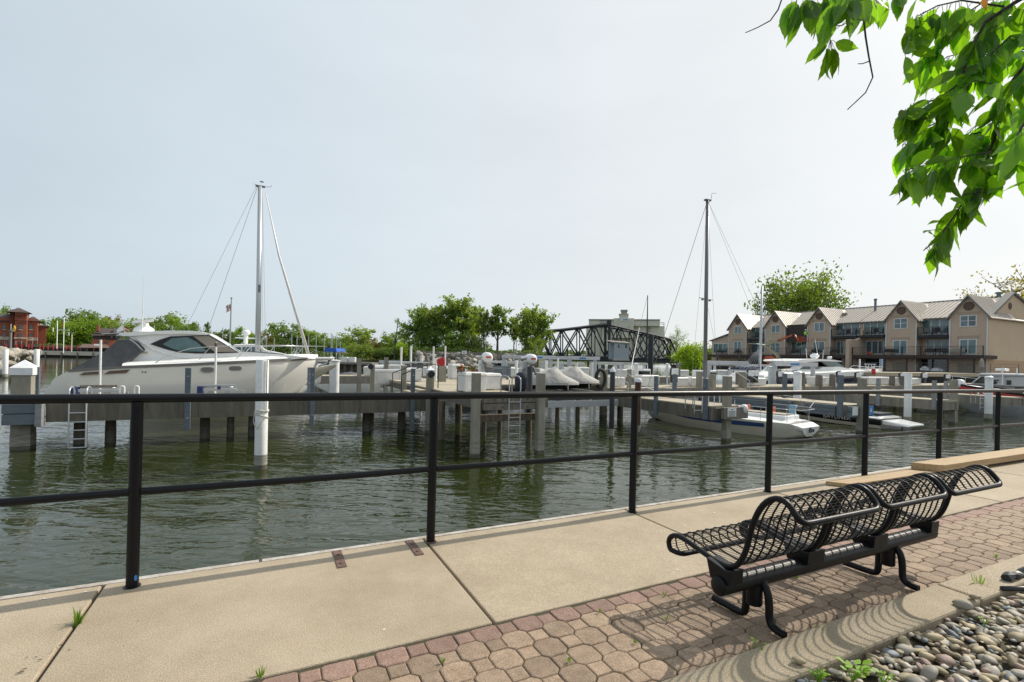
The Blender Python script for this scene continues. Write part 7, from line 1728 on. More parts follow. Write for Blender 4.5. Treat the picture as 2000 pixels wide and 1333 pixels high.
# ---- waterfront terrace
setframe()
setframe(); wt = thing('waterfront_terrace', 'long terrace dock with railings in front of the brick buildings', 'dock', tuple(DP(140, 697, 166).xy) + (0,))
d = 166
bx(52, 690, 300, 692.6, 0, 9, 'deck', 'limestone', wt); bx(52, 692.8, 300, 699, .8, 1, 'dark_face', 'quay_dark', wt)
for k in range(8): bx(56.3 + k * 31, 688, 58 + k * 31, 698.6, -.35, .3, 'pile', 'timber_grey', wt)
bx(-60, 683, 300, 684, 5, .2, 'railing', 'dark_steel', wt); bx(-60, 686.5, 300, 687, 5, .2, 'railing', 'dark_steel', wt)
for k in range(60): bx(-58 + k * 6, 683, -57.5 + k * 6, 690, 5.05, .12, 'baluster', 'dark_steel', wt)
bx(60, 678, 300, 683, 9, .3, 'dark_fence', 'trim_grey', wt)
d = 170
for k, x_ in enumerate((12, 21.5, 32.5, 42, 56, 62.5, 78, 85, 94, 104.5, 112, 129.5, 137, 152.5, 168, 184.5)):
    t = thing('patio_umbrella', 'closed red patio umbrella on the far terrace', 'umbrella', tuple(DP(x_, 688, d).xy) + (.9,), 'closed red umbrellas on the terrace')
    u_, zt_ = UZ(x_, 671 + .021 * x_ * 1, d); zb_ = UZ(x_, 680 + .021 * x_, d)[1]; c = MF @ Vector((u_, d, 0))
    MB().lathe([(.05, zt_), (.17, zt_ - .7), (.22, zb_)], (c.x, c.y, 0), 8).build('canopy', 'red_plastic', t); MB().lathe([(.06, .8), (.06, zb_ + .05)], (c.x, c.y, 0), 6).build('pole', 'trim_grey', t)
for k in range(30):
    x_ = -4 + k * 7.2; d = 169
    bx(x_, 685.5 + .02 * x_, x_ + rnd.uniform(1.5, 3.4), 690.5 + .02 * x_, rnd.uniform(-1, 1), 1.2, 'table_set', ('white_paint', 'trim_grey', 'dark_steel', 'stucco')[k % 4], wt)
d = 160
sm = thing('signal_mast', 'white signal mast with yardarm and flags on the far terrace', 'mast', tuple(DP(124, 690, 160).xy) + (.5,))
bx(123.3, 619.5, 124.9, 690, 0, .25, 'pole', 'white_paint', sm); bx(112.5, 644.5, 134.5, 645.5, 0, .2, 'yardarm', 'white_paint', sm); bx(122, 620, 135, 620.6, 0, .12, 'gaff', 'white_paint', sm); bx(121.6, 629, 123.2, 640.5, -.1, .1, 'flag', 'sign_red', sm); bx(132.5, 649, 135, 655.5, 0, .1, 'signal_flag', 'sign_white', sm)
bx(110.3, 627, 111.8, 681, 2, .25, 'white_side_pole', 'white_paint', sm); bx(102.5, 640, 103.6, 648, 6, .2, 'far_pole', 'white_paint', sm); bx(138.6, 651, 140.3, 688, 2, .25, 'tan_pole', 'limestone', sm); bx(137.5, 650, 141.3, 651.5, 1.8, .6, 'lamp_head', 'trim_grey', sm)
d = 100
dm_ = thing('channel_marker', 'yellow diamond channel sign on a dark lattice post by the breakwater', 'sign', tuple(DP(20, 690, 100).xy) + (0,))
bx(17.2, 646, 21.0, 684, 0, .3, 'post', 'trim_grey', dm_); bx(19.6, 633, 20.8, 684, .4, .2, 'pole', 'galvanised', dm_); bx(16, 645, 22, 647.5, -.1, .5, 'platform', 'trim_grey', dm_)
c = [UZ(27.7, 636, 100), UZ(30.4, 642, 100), UZ(27.7, 648, 100), UZ(25.1, 642, 100)]; place(MB().prism(c, 'y', 100, 100.1), MF).build('diamond', 'sign_yellow', dm_); place(boxuv(20.9, 641.7, 26, 642.4, 100.12, .08), MF).build('arm', 'galvanised', dm_)

# ---- far marina in the middle: masts, boats, blue canopy
for k, (px, yt) in enumerate(((569, 652), (579.5, 655), (590, 650), (602, 656), (617, 655), (633, 652), (646, 651), (648.5, 653), (657, 655), (664, 667), (535, 660), (520, 655), (300, 635), (335, 636), (434, 640), (387, 635))):
    d = 105 + (k * 7) % 20; p = DP(px, 700, d)
    t = thing('moored_boat', 'distant moored sailboat with a thin pale mast across the basin', 'sailboat', (p.x, p.y, ZW), 'distant sailboats across the basin')
    z_ = DP(px, yt, d).z; MB().tube([(p.x, p.y, ZW + .8), (p.x, p.y, z_)], .085, 5).build('mast', 'mast_alu', t)
    a = rnd.uniform(0, 3.14); ca, sa = math.cos(a), math.sin(a)
    place(hull_mb([(-3.4, .8, .6, ZW + .95, ZW), (0, 1.2, 1.0, ZW + .9, ZW), (2.4, .8, .4, ZW + 1.0, ZW), (4, .03, .02, ZW + 1.2, ZW + .5)], n=3), frame(p.x, p.y, a)).build('hull', 'gelcoat' if k % 3 else 'navy', t)
    place(MB().box(-2, 1.5, -.6, .6, ZW + .9, ZW + 1.4), frame(p.x, p.y, a)).build('cabin', 'gelcoat' if k % 2 else 'canvas_blue' if k % 5 == 0 else 'cover_light', t)
d = 92
bc = thing('canopy_slip', 'covered boat slip with bright blue canopy across the basin', 'canopy', tuple(DP(645, 690, 92).xy) + (ZW,))
u0, z0 = UZ(632.5, 687, d); u1, z1 = UZ(658, 680.5, d)
place(MB().prism([(u0, z0), (u1, z0), (u1 - .2, z1), (u0 + .2, z1)], 'y', d, d + 5), MF).build('canopy', 'canvas_blue', bc)
for k in range(4): bx(633 + k * 7.8, 687, 633.7 + k * 7.8, 712, .1, .12, 'post', 'white_paint', bc)
gz = thing('gazebo', 'small dark-roofed white gazebo right of the blue canopy', 'gazebo', tuple(DP(664, 690, 90).xy) + (ZW,)); d = 90
hip(655.5, 671, 690, 685.8, 0, 2.6, .2, 'roof', 'slate', gz, .48)
for k in range(4): bx(657 + k * 3.9, 690, 657.7 + k * 3.9, 714, .1, .12, 'post', 'white_paint', gz)

# ---- sheet pile wharf and rear dock
wf = thing('sheet_pile_wharf', 'dark brown sheet pile wharf with pale lower band right of the yacht bow', 'wharf', tuple(DP(665, 730, 47).xy) + (ZW,))
d = 48; ua, ub = U(596, 50), U(722, 47.5); n_ = 22
for i in range(n_):
    x0, x1 = ua + (ub - ua) * i / n_, ua + (ub - ua) * (i + 1) / n_; o = .28 if i % 2 else 0
    place(MB().prism([(x0, 48 + o), (x1 - .12, 48 + o), (x1, 48.28 - o), (x1, 49.2), (x0, 49.2)], 'z', -.35, .42), MF).build('sheet_pile', 'sheet_pile', wf); place(MB().prism([(x0, 48.01 + o), (x1 - .12, 48.01 + o), (x1, 48.29 - o), (x1, 49.2), (x0, 49.2)], 'z', ZW - .2, -.355), MF).build('lower_pile', 'pile_scale', wf)
place(MB().box(ua - .1, ub + .1, 47.8, 50.4, .43, .62), MF).build('cap_beam', 'bank_wall', wf)
for i in range(2):
    c = MF @ Vector((U(672 + i * 15, 48.6), 48.8, 0)); dbox(('white dock box on the sheet pile wharf, left of two', 'white dock box on the sheet pile wharf, right of two')[i], c.x, c.y, .62, .68 * 1.0, .5, .5, AZ - math.pi / 2)
RX0, RX1 = 3.0, 66.0
dock('rear_dock', 'second cross dock beyond the main dock carrying boxes and piles', RX0, RX1, 33.0, 35.0, -.02, .5, 'piers', face='dock_concrete', step=6)
dock('finger_dock', 'low grey-blue finger dock beyond the yacht bow', 1.3, 6.6, 22.7, 24.3, -.62 + .1, .45, 'finger docks', face='fender_board')
rb = 0
for px, kind in ((612, 'b'), (700, 'w'), (730, 'b'), (752, 'w'), (775, 'b'), (842, 'b'), (893, 'b'), (935, 'w'), (1015, 'b'), (1075, 'b'), (1140, 'b'), (1197, 'w'), (1215, 'b'), (1320, 'w'), (1335, 'b'), (1410, 'b'), (1422, 'w'), (1450, 'b'), (1547, 'w'), (1560, 'b'), (1620, 'w'), (1660, 'b')):
    x_ = YP(px, 730, 33.4)[0]
    if x_ < RX0 + .5 or x_ > RX1 - 1: continue
    if kind == 'b': dbox('white dock box on the far cross dock', x_, 33.6, -.02, rnd.uniform(1.0, 1.5), .65, rnd.uniform(.55, .8), rnd.uniform(-.05, .05), group='white dock boxes on the far cross dock')
    else: tag(MB().cbox(x_, 33.1, ZW - .3, rnd.uniform(.9, 1.3), .24, .24).build('dock_post', 'white_paint' if px % 2 else 'pile_concrete'), 'square post on the far cross dock', 'post', 'posts on the far cross dock')
for k, (px, w, yt) in enumerate(((1096, 46, 708), (1215, 50, 709), (1440, 60, 712), (985, 40, 706), (760, 44, 706))):
    liftframe('pale boat lift frame on the far side of the cross dock', px, px + w, yt, 742, 36, .2, 3.5, .2, mark=False)['group'] = 'far boat lift frames'
for k, (px, y_, col) in enumerate(((1280, 36.5, 'gelcoat'), (1370, 37.5, 'aluminium'), (1130, 38, 'gelcoat'), (1000, 37.5, 'aluminium'), (930, 38, 'gelcoat'), (740, 38, 'gelcoat'), (820, 37, 'aluminium'), (1560, 37, 'gelcoat'), (1660, 38, 'navy'))):
    smallboat('small covered powerboat tied up at the far cross dock', px, 730, y_, rnd.uniform(4.5, 6), col, ('cover_light', 'canvas_grey', 'canvas_blue', 'white_paint')[k % 4], cabin=k % 2 == 0, rz=rnd.choice([0.05, 3.1, 1.6]))

# ============================================================ CONDOMINIUM
co = thing('condominium', 'long tan stucco condominium with five gables, metal roofs and balconies', 'building', (78, 46, .82))
CXF, CXR, Ze, Za, Zg = 75.0, 76.4, 7.62, 9.95, .82
def cy(px, X=CXF): return XP(px, 690, X)[0]
def cz(px, py, X=CXF): return XP(px, py, X)[1]
GB = [(1854, 1929, 1892.5), (1729.5, 1790, 1760), (1576, 1622, 1600.5), (1494, 1533, 1514.5), (1423, 1458, 1441.5)]
bays = [(cy(b), cy(a)) for a, b, c in GB]       # (y near, y far)
YE = bays[0][0]; YL = cy(1389); YM = bays[4][1]
# walls: body behind, bays in front
MB().box(CXR, 90, YE + .004, YM - .02, Zg, Ze).build('main_wall', 'stucco', co)
for y0, y1 in bays:
    ym = (y0 + y1) / 2
    MB().prism([(y0, Zg), (y1, Zg), (y1, Ze - .05), (ym, Za - .12), (y0, Ze - .05)], 'x', CXF, CXR + .5).build('gable_bay', 'stucco', co)
    # gable roof: two slopes with overhang, ridge running back
    for sgn, ya in ((-1, y0), (1, y1)):
        yo = ya + sgn * .28; zo = Ze - .05 - .28 * (Za - Ze) / abs(ya - ym)
        MB().loft([[(x_, ym, Za + .10), (x_, yo, zo + .08), (x_, yo, zo - .04), (x_, ym, Za - .04)] for x_ in (CXF - .28, 81.5)]).build('gable_roof', 'roof_metal', co)
        sm_ = MB(); n = 12
        for k in range(n):
            x_ = CXF - .2 + k * .5; sm_.loft([[(x_ + o, ym + sgn * .02, Za + .10), (x_ + o, yo, zo + .085), (x_ + o, yo, zo + .17), (x_ + o, ym + sgn * .02, Za + .19)] for o in (0, .06)])
        tag(sm_.build('roof_seams', 'roof_rib', co), kind='stuff')
        MB().loft([[(x_, ym, Za + .13), (x_, yo, zo + .11), (x_, yo, zo - .12), (x_, ym, Za - .12)] for x_ in (CXF - .34, CXF - .285)]).build('rake_trim', 'trim_grey', co)
RX = 82.6; ZR = 10.35
MB().loft([[(CXR - .35, y_, Ze - .02), (RX, y_, ZR), (89.6, y_, Ze - .02), (89.6, y_, Ze - .14), (RX, y_, ZR - .15), (CXR - .35, y_, Ze - .14)] for y_ in (YE + .5, YM - .4)]).build('main_roof', 'roof_metal', co)
sm_ = MB(); n = int((YM - YE - 1) / .5)
for k in range(n):
    y_ = YE + .6 + k * .5; sm_.loft([[(CXR - .34, y_ + o, Ze - .015), (RX, y_ + o, ZR + .005), (RX, y_ + o, ZR + .085), (CXR - .34, y_ + o, Ze + .07)] for o in (0, .07)])
tag(sm_.build('roof_seams', 'roof_rib', co), kind='stuff')
MB().box(RX - .12, RX + .12, YE + .4, YM - .3, ZR - .02, ZR + .09).build('ridge_cap', 'trim_grey', co)
gt = MB()
for (a, b) in zip(bays, bays[1:]): gt.box(CXR - .50, CXR - .36, a[1] + .3, b[0] - .3, Ze - .16, Ze - .03)
gt.build('gutter', 'trim_grey', co)
# right end wall
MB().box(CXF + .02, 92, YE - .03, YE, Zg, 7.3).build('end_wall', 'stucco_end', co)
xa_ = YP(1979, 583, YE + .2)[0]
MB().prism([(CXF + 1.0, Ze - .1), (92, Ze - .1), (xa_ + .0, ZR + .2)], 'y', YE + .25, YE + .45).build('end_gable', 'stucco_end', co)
MB().loft([[(CXF - .2, YE - .35, 7.25), (CXF - .2, YE + .24, 7.62), (CXF - .2, YE + .24, 7.5), (CXF - .2, YE - .35, 7.13)], [(93, YE - .35, 7.25), (93, YE + .24, 7.62), (93, YE + .24, 7.5), (93, YE - .35, 7.13)]]).build('pent_roof', 'roof_metal', co)
MB().loft([[(CXF + .8, y_, Ze - .12), (xa_, y_, ZR + .42), (xa_, y_, ZR + .2), (CXF + .9, y_, Ze - .34)] for y_ in (YE + .02, YE + .9)]).build('rake_trim', 'trim_grey', co)
MB().loft([[(93, y_, Ze - .12), (xa_, y_, ZR + .42), (xa_, y_, ZR + .2), (92.9, y_, Ze - .34)] for y_ in (YE + .02, YE + .9)]).build('rake_trim', 'trim_grey', co)
vx, vz = YP(1973.5, 598, YE + .2); b = MB().lathe([(.42, 0), (.42, -.06), (.3, -.08)], (vx, YE + .25, vz), 18, 'y'); b.build('round_vent', 'vent_brown', co)
MB().box(CXF + .04, 92, YE - .034, YE - .0305, Zg, cz(1990, 704) + .0).build('stain_band', 'stucco_stain', co)
# left annex
MB().prism([(YM - .0, Zg), (YL, Zg), (YL, cz(1389, 666)), (YM, cz(1423, 653))], 'x', CXF + .15, 84).build('annex_wall', 'stucco', co)
MB().loft([[(x_, YM, cz(1423, 653) + .12), (x_, YL + .4, cz(1389, 666) + .04), (x_, YL + .4, cz(1389, 666) - .1), (x_, YM, cz(1423, 653) - .02)] for x_ in (CXF - .2, 84.2)]).build('annex_roof', 'trim_grey', co)
# vents on gables
for (a, b, c), (y0, y1) in zip(GB, bays):
    ym = (y0 + y1) / 2; r = .52
    MB().lathe([(r, 0), (r, -.07), (r * .8, -.09), (r * .8, -.06)], (CXF, ym, 8.72), 20, 'x').build('round_vent', 'vent_brown', co, smooth=30)
    MB().box(CXF - .10, CXF - .03, YP_ if False else (y0 if (a == 1854) else y0) - .0, y0 + .10, Zg, Ze - .35).build('downspout', 'window_frame', co)
    MB().box(CXF - .10, CXF - .03, y1 - .10, y1, 2.0, Ze - .35).build('downspout', 'window_frame', co)
def window(xa, ya, xb, yb, X, n=2, hbar=False, band=False, mg='glass_window', nm='window'):
    ya_, yb_ = XP(xb, (ya + yb) / 2, X)[0], XP(xa, (ya + yb) / 2, X)[0]; zt_, zb_ = XP((xa + xb) / 2, ya, X)[1], XP((xa + xb) / 2, yb, X)[1]
    w = MB(); fw_ = .09
    w.box(X - .05, X - .003, ya_, yb_, zt_ - fw_, zt_); w.box(X - .05, X - .003, ya_, yb_, zb_, zb_ + fw_)
    for k in range(n + 1):
        yy = ya_ + (yb_ - ya_ - fw_) * k / n; w.box(X - .055, X - .004, yy, yy + fw_, zb_ + fw_ + .002, zt_ - fw_ - .002)
    if hbar: w.box(X - .045, X - .005, ya_ + fw_ + .002, yb_ - fw_ - .002, (zt_ + zb_) / 2, (zt_ + zb_) / 2 + .05)
    fr = w.build(nm, 'window_frame', co)
    for k in range(n):
        y0_ = ya_ + (yb_ - ya_ - fw_) * k / n + fw_ + .002; y1_ = ya_ + (yb_ - ya_ - fw_) * (k + 1) / n - .002
        MB().box(X - .028, X - .002, y0_, y1_, zb_ + fw_ + .002, zt_ - fw_ - .002).build('pane', mg if k % 3 != 2 else 'glass_teal', fr)
    if band: MB().box(X - .03, X - .002, ya_ - .25, yb_ + .25, zt_ + .06, zt_ + .42).build('lintel_band', 'stucco_band', co)
for q in ((1875, 616, 1908, 638.5, 1, 1), (1746, 622, 1773, 642.5, 1, 1), (1590.4, 630, 1610.7, 648, 0, 1), (1506.6, 635, 1524.3, 651, 0, 0), (1434.5, 637.7, 1448.6, 652, 0, 0)): window(*q[:4], CXF, 2, bool(q[4]), bool(q[5]))
for q in ((1874, 662.7, 1908, 692.5), (1744, 664.8, 1772.5, 692), (1587.7, 667.5, 1611.3, 691), (1505, 669.5, 1524, 690), (1433.4, 666.8, 1448.3, 689)): window(*q, CXF, 2, False, True, 'glass_teal')
for q, n, g_ in (((1801, 623, 1855, 654), 3, 'glass_window'), ((1809.6, 664, 1855, 692), 3, 'glass_teal'), ((1633, 629, 1679.5, 656), 3, 'glass_window'), ((1686, 629, 1729, 654.5), 3, 'glass_teal'), ((1633.6, 666.8, 1650, 692), 2, 'glass_teal'), ((1691, 666, 1728, 692), 3, 'glass_window'), ((1545, 634, 1576, 664), 3, 'glass_dark'), ((1545, 668, 1576, 692), 3, 'glass_teal'), ((1467, 640, 1494, 661), 3, 'glass_teal'), ((1468, 668, 1494, 690), 2, 'glass_window')): window(*q, CXR, n, False, False, g_, 'patio_door')
window(1393.5, 671, 1422, 690, CXF + .15, 3, False, False, 'glass_teal', 'patio_door')
MB().box(CXR - .06, CXR - .058, 0, .01, 0, .01)
ds_y = (XP(1575, 640, CXF)[0], XP(1534, 640, CXF)[0]); MB().box(CXF + .25, CXF + .32, bays[2][1] + .02, bays[3][0] - .02, cz(1560, 667), cz(1560, 634)).build('insect_screen', 'dark_timber', co)
# balconies
def railing(parent, y0, y1, X, z0, h=1.02, ends=True, n=6, posts=None):
    MB().box(X, X + .06, y0, y1, z0 + h - .05, z0 + h).build('hand_rail', 'dark_steel', parent)
    r_ = MB()
    for k in range(1, n): r_.box(X + .02, X + .045, y0, y1, z0 + h * k / n - .012, z0 + h * k / n + .012)
    tag(r_.build('rail_bars', 'dark_steel', parent), kind='stuff')
    m_ = posts or max(2, int((y1 - y0) / 2.2)); 
    for k in range(m_ + 1): yy = y0 + (y1 - y0 - .09) * k / m_; MB().box(X - .01, X + .075, yy, yy + .09, z0, z0 + h + .02).build('post', 'dark_steel', parent)
for pa, pb, yr, yd, lab in ((1790, 1854, 639.7, 654.5, 'upper black railed balcony between the two right gables'), (1622, 1675, 645, 656.5, 'upper balcony right of the third gable with dark furniture'), (1677, 1729, 642.7, 654.5, 'upper balcony left of the second gable from the right'), (1458, 1494, 650, 661, 'upper balcony between the two left gables')):
    t = thing('balcony', lab, 'balcony', (CXF, cy((pa + pb) / 2), 5), 'condominium balconies'); y0, y1 = cy(pb) + .12, cy(pa) - .12; zd = cz((pa + pb) / 2, yd)
    MB().box(CXF - .15, CXR - .01, y0, y1, zd - .38, zd - .02).build('floor', 'dark_steel', t); railing(t, y0, y1, CXF - .16, zd)
    for k in range(2):
        yy = y0 + (y1 - y0) * (.3 + .35 * k); f_ = MB(); f_.box(CXF + .3, CXF + .8, yy, yy + .6, zd + .4, zd + .46); f_.box(CXF + .3, CXF + .36, yy, yy + .6, zd + .46, zd + .95); 
        for a in (0, .54): f_.box(CXF + .32, CXF + .38, yy + a, yy + a + .05, zd, zd + .4); f_.box(CXF + .72, CXF + .78, yy + a, yy + a + .05, zd, zd + .4)
        tag(f_.build('patio_chair', 'trim_grey' if k else 'dark_timber'), 'patio chair on the ' + lab.split(' with')[0], 'chair', 'patio chairs')
XD = 73.0
dk_ = thing('terrace_deck', 'long dark raised deck with black railings along the condominium', 'deck', (XD, 46, 2.2))
yA, yB, yC_ = XP(1921, 702, XD)[0], XP(1664, 700, XD)[0], XP(1380, 693, XD)[0]
zD = XP(1900, 694, XD)[1]
MB().box(XD, CXR - .02, yA, yB, zD - .42, zD).build('deck_beam', 'dark_timber', dk_); MB().box(XD, CXR - .02, yB + .6, yC_, zD - .42, zD).build('deck_beam', 'dark_timber', dk_)
railing(dk_, yA, yB, XD - .03, zD, 1.06, posts=7); railing(dk_, yB + .65, yC_, XD - .03, zD, 1.06, posts=11)
for px in (1903, 1851, 1771, 1728, 1664, 1622, 1576, 1534, 1494, 1441, 1400): yy = XP(px, 710, XD)[0]; MB().box(XD + .1, XD + .25, yy, yy + .16, Zg, zD - .43).build('support_post', 'dark_timber', dk_)
ww = thing('wing_wall', 'curved-top stucco wing wall dividing the condominium balconies', 'wall', (74, yB + .3, Zg))
zq = lambda py: cz(1660, py, 74.3)
MB().prism([(XD - .6, Zg), (XD - .6, zq(665)), (XD + .5, zq(664)), (XD + 1.0, zq(665)), (XD + 1.8, zq(662)), (XD + 2.5, zq(658)), (XD + 2.6, zq(643.5)), (CXR, zq(643.5)), (CXR, Zg)], 'y', yB + .06, yB + .55).build('wall', 'stucco', ww, bevel=.03)
# ground floor: garage doors and dark panels painting in the shade of the open bays
for xa, xb in ((1744, 1770), (1871, 1903), (1440, 1456), (1510, 1530)): MB().box(CXF - .03, CXF - .002, cy(xb), cy(xa), Zg, zD - .9).build('garage_door', 'garage_door', co)
for xa, xb in ((1786, 1852), (1668, 1727), (1624, 1648), (1534, 1574), (1460, 1492), (1400, 1420)): MB().box(CXR - .03, CXR - .002, XP(xb, 715, CXR)[0], XP(xa, 715, CXR)[0], Zg, zD - .5).build('dark_opening', 'glass_dark', co)
for px, y0_, y1_, w, lab in ((1710, 584, 607, 4.2, 'slim'), (1951, 571, 592, 7, 'stout')):
    X_ = 80.5 if px == 1710 else 84; y_, z1_ = XP(px, y0_, X_); z0_ = XP(px, y1_, X_)[1] - .5; r = w / 2 * DEP(X_, y_) / FPX
    MB().lathe([(r, z0_), (r, z1_ - .25), (r * 1.35, z1_ - .22), (r * 1.35, z1_)], (X_, y_, 0), 12).build('chimney_pipe', 'fender_board', co)
MB().box(79.2, 79.7, XP(1650, 608, 79.5)[0] - .3, XP(1650, 608, 79.5)[0] + .3, 9.0, 9.35).build('roof_vent', 'trim_grey', co)
# things on the raised deck
for px, nm, lab, m in ((1697, 'flower_pot', 'round orange flower pot on the raised deck', 'orange'), (1702, 'flower_pot', 'smaller orange pot next to the round one', 'orange')):
    y_ = XP(px, 690, 74)[0]; r = .28 if px == 1697 else .18; tag(MB().lathe([(r * .7, zD), (r, zD + r), (r * .9, zD + r * 1.6)], (74, y_, 0), 12).build(nm, m, None, smooth=40), lab, 'pot')
for px, lab in ((1735, 'dark lounge seat on the raised deck beside the second gable'), (1815, 'dark patio table set below the right balcony'), (1835, 'dark patio chairs at the table below the right balcony'), (1590, 'dark patio furniture on the deck before the third gable'), (1630, 'covered grill on the deck near the wing wall'), (1550, 'low dark furniture on the deck left of the third gable'), (1440, 'patio table and chair on the deck at the left gable'), (1405, 'dark patio chairs at the left end of the deck'), (1870, 'pale lounge chair on the deck at the right gable')):
    y_ = XP(px, 690, 74.2)[0]; f_ = MB(); f_.box(73.9, 74.5, y_ - .6, y_ + .6, zD + .40, zD + .47)
    for a in (-.55, .5):
        for b in (73.95, 74.4): f_.box(b, b + .05, y_ + a, y_ + a + .05, zD, zD + .4)
    f_.box(74.45, 74.5, y_ - .6, y_ + .6, zD + .47, zD + .85); tag(f_.build('patio_set', 'sunpad' if 'pale' in lab else 'dark_timber'), lab, 'patio furniture', 'furniture on the raised deck')
# terrace edge: railing, grill, white chairs, umbrella
te = thing('terrace_railing', 'thin dark cable railing at the edge of the condominium terrace', 'railing', (71.8, 35, Zg))
ya_, yb_ = XP(1990, 726, 71.8)[0], XP(1640, 726, 71.8)[0]
for k in range(9): yy = ya_ + (yb_ - ya_) * k / 8; MB().box(71.8, 71.86, yy, yy + .06, Zg, Zg + 1.0).build('post', 'trim_grey', te)
for z_ in (.35, .65, .97): MB().box(71.82, 71.85, ya_, yb_, Zg + z_, Zg + z_ + .03).build('cable', 'trim_grey', te)
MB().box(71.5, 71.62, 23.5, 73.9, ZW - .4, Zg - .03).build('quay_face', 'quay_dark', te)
def cover_(label, xa, xb, yt, X, m='canvas_lightblue'):
    y0, y1 = XP(xb, 730, X)[0], XP(xa, 730, X)[0]; zt_ = XP((xa + xb) / 2, yt, X)[1]; t = thing('covered_grill', label, 'grill', (X, (y0 + y1) / 2, Zg), 'covered grills on the terrace')
    MB().prism([(y0, Zg + .02), (y1, Zg + .02), (y1, zt_ - .35), (y1 - .35, zt_), (y0 + .35, zt_), (y0, zt_ - .35)], 'x', X, X + 1.1).build('cover', m, t, bevel=.12); return t
cover_('silver covered grill with rounded lid on the condominium terrace', 1795, 1815, 716, 72.6, 'aluminium')
cover_('wide silver outdoor kitchen unit beside the rounded grill', 1816, 1842, 719, 72.6, 'aluminium')
um = thing('patio_umbrella', 'closed tan patio umbrella by the right end of the deck', 'umbrella', (72.8, XP(1917, 720, 72.8)[0], Zg)); y_ = um.location.y
MB().lathe([(.06, cz(1917, 700, 72.8)), (.2, cz(1917, 706, 72.8)), (.24, cz(1917, 718, 72.8))], (72.8, y_, 0), 10).build('canopy', 'sunpad', um); MB().lathe([(.04, Zg), (.04, cz(1917, 716, 72.8))], (72.8, y_, 0), 6).build('pole', 'trim_grey', um)
for px, lab, rz in ((1686, 'white slatted chair above the red cooler', .4), (1713, 'white chair with blue back beside the red cooler', -2.4)):
    X = 44.0; y_, z_ = XP(px, 727, X); 
    t = thing('deck_chair', lab, 'chair', (0, 0, 0), 'white chairs beyond the yacht bow'); s = .06
    MB().box(-.3, .3, -.3, .3, .40, .46).build('seat', 'white_cap', t)
    for a in (-.28, .22):
        for b in (-.28, .22): MB().box(a, a + s, b, b + s, 0, .4 if b < 0 else 1.05).build('leg', 'white_cap', t)
    for k in range(4): MB().box(-.28, .28, .22, .27, .52 + k * .14, .60 + k * .14).build('back_slat', 'white_cap' if 'slat' in lab else 'sign_blue', t)
    t.location = (X, y_, z_); t.rotation_euler = (0, 0, rz)
tb_ = thing('deck_table', 'small white table between the two white chairs', 'table', (44, XP(1699, 727, 44)[0], XP(1699, 727, 44)[1])); y_, z_ = tb_.location.y, tb_.location.z
MB().lathe([(.4, z_ + .62), (.4, z_ + .66)], (44, y_, 0), 14).build('table_top', 'white_cap', tb_)
for a in (-.25, .25):
    for b in (-.25, .25): MB().tube([(44 + a, y_ + b, z_), (44 + a * .8, y_ + b * .8, z_ + .62)], .025, 5).build('leg', 'white_cap', tb_)
zz_ = z_; hp = thing('house_dock', 'white-edged floating dock carrying the white chairs beyond the yacht bow', 'dock', (44, y_, -.2)); MB().box(42.6, 60, y_ - 1.2, y_ + 1.8, zz_ - .3, zz_ - .005).build('deck', 'dock_top', hp)
for xx in (43, 50, 57): MB().lathe([(.14, ZW - .3), (.14, zz_ - .31)], (xx, y_, 0), 10).build('pile', 'pile_wood', hp)
# ---- boom lift with worker
bl = thing('boom_lift', 'orange and cream articulated boom lift reaching up to a balcony', 'boom lift', (72.9, XP(1502, 725, 72.9)[0], Zg))
def bp_(px, py, X=72.9): y_, z_ = XP(px, py, X); return Vector((X, y_, z_))
def bar(a, b, w, m, nm):
    a, b = bp_(*a), bp_(*b); dv_ = (b - a).normalized(); n_ = Vector((0, -dv_.z, dv_.y)) * w
    MB().loft([[p + n_ + Vector((o, 0, 0)) if s > 0 else p - n_ + Vector((o, 0, 0)) for s, o in ((1, -.12), (1, .12), (-1, .12), (-1, -.12))] for p in (a, b)]).build(nm, m, bl)
y0, y1 = XP(1513, 725, 72.3)[0], XP(1491, 725, 72.3)[0]
MB().prism([(y0, Zg + .4), (y1, Zg + .4), (y1, Zg + 1.3), (y1 - .5, Zg + 1.75), (y0 + .6, Zg + 1.75), (y0, Zg + 1.2)], 'x', 72.1, 73.6).build('turret', 'orange', bl, bevel=.08)
for yy in (y0 + .3, y1 - .3): MB().lathe([(.45, -.2), (.45, .2)], (72.2, yy, Zg + .45), 14, 'x').build('wheel', 'rubber', bl)
bar((1497, 713), (1522, 700), .16, 'lift_cream', 'lower_arm'); bar((1522, 699), (1497, 676), .16, 'lift_cream', 'middle_arm'); bar((1493, 676), (1522, 665), .17, 'lift_cream', 'main_boom'); bar((1520, 665.5), (1548, 655), .13, 'orange', 'boom_extension'); bar((1548, 655), (1553, 655), .16, 'pile_black', 'knuckle'); bar((1552, 655), (1560, 665), .11, 'orange', 'jib'); bar((1463, 671.5), (1496, 673), .05, 'aluminium', 'counter_bar')
a, b = bp_(1560, 667), bp_(1574, 659); bs = MB()
for z_ in (a.z, (a.z + b.z) / 2, b.z): bs.box(72.5, 72.55, b.y, a.y, z_, z_ + .05); bs.box(73.6, 73.65, b.y, a.y, z_, z_ + .05)
for y_ in (a.y, (a.y + b.y) / 2, b.y + .05): bs.box(72.5, 72.55, y_ - .05, y_, a.z, b.z); bs.box(73.6, 73.65, y_ - .05, y_, a.z, b.z)
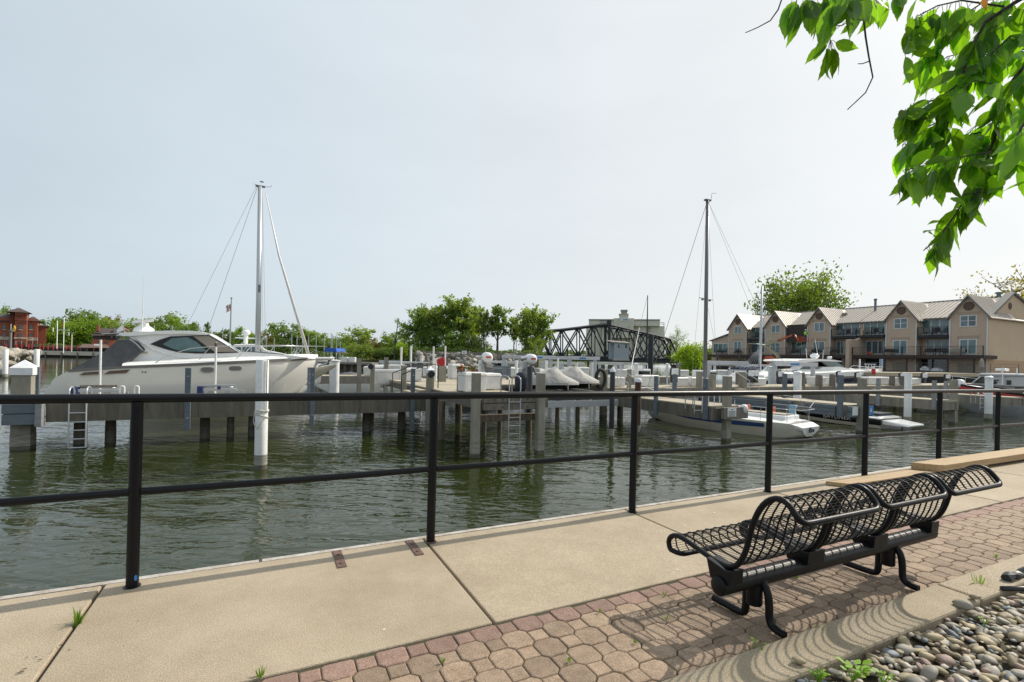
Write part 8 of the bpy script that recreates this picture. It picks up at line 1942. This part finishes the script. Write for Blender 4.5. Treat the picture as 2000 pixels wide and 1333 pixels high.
bs.box(72.5, 73.65, b.y, a.y, a.z - .06, a.z); bs.build('basket', 'orange', bl)
pw = bp_(1573, 664, 73.0); pw.z = a.z
wk = thing('person', 'worker in lime vest standing in the boom lift basket', 'person', (pw.x, pw.y, a.z))
def body(nm, vs, es, rs, m, parent):
    me = bpy.data.meshes.new(nm); me.from_pydata([tuple(v) for v in vs], es, []); ob = bpy.data.objects.new(nm, me); COL.objects.link(ob); ob.parent = parent
    sk = ob.modifiers.new('skin', 'SKIN'); 
    for i, r in enumerate(rs): me.skin_vertices[0].data[i].radius = (r, r)
    me.skin_vertices[0].data[0].use_root = True; ob.modifiers.new('sub', 'SUBSURF').levels = 1; ob.modifiers['sub'].render_levels = 1; me.materials.append(MATS[m]); return ob
V_ = [(0, 0, .92), (0, 0, 1.15), (0, 0, 1.38), (0, .0, 1.5), (0, -.02, 1.64), (0, .19, 1.40), (.05, .26, 1.14), (.22, .24, .98), (0, -.19, 1.40), (.05, -.26, 1.14), (.22, -.24, 1.0), (0, .1, .86), (.02, .11, .48), (0, .11, .08), (.12, .11, .03), (0, -.1, .86), (.02, -.11, .48), (0, -.11, .08), (.12, -.11, .03)]
E_ = [(0, 1), (1, 2), (2, 3), (3, 4), (2, 5), (5, 6), (6, 7), (2, 8), (8, 9), (9, 10), (0, 11), (11, 12), (12, 13), (13, 14), (0, 15), (15, 16), (16, 17), (17, 18)]
body('body', V_, E_, [.14, .14, .15, .055, .1, .07, .05, .04, .07, .05, .04, .095, .07, .05, .04, .095, .07, .05, .04], 'denim', wk)
MB().loft([[(pw.x + r * .8 * math.cos(t), pw.y + r * math.sin(t), a.z + z_) for t in [2 * math.pi * k / 12 for k in range(12)]] for z_, r in ((.9, .19), (1.1, .2), (1.35, .23), (1.45, .14))]).build('vest', 'safety_lime', wk, smooth=True)
MB().lathe([(.02, 1.8), (.1, 1.77), (.13, 1.68), (.14, 1.64)], (pw.x, pw.y - .02, a.z), 12).build('helmet', 'sign_white', wk, smooth=True)
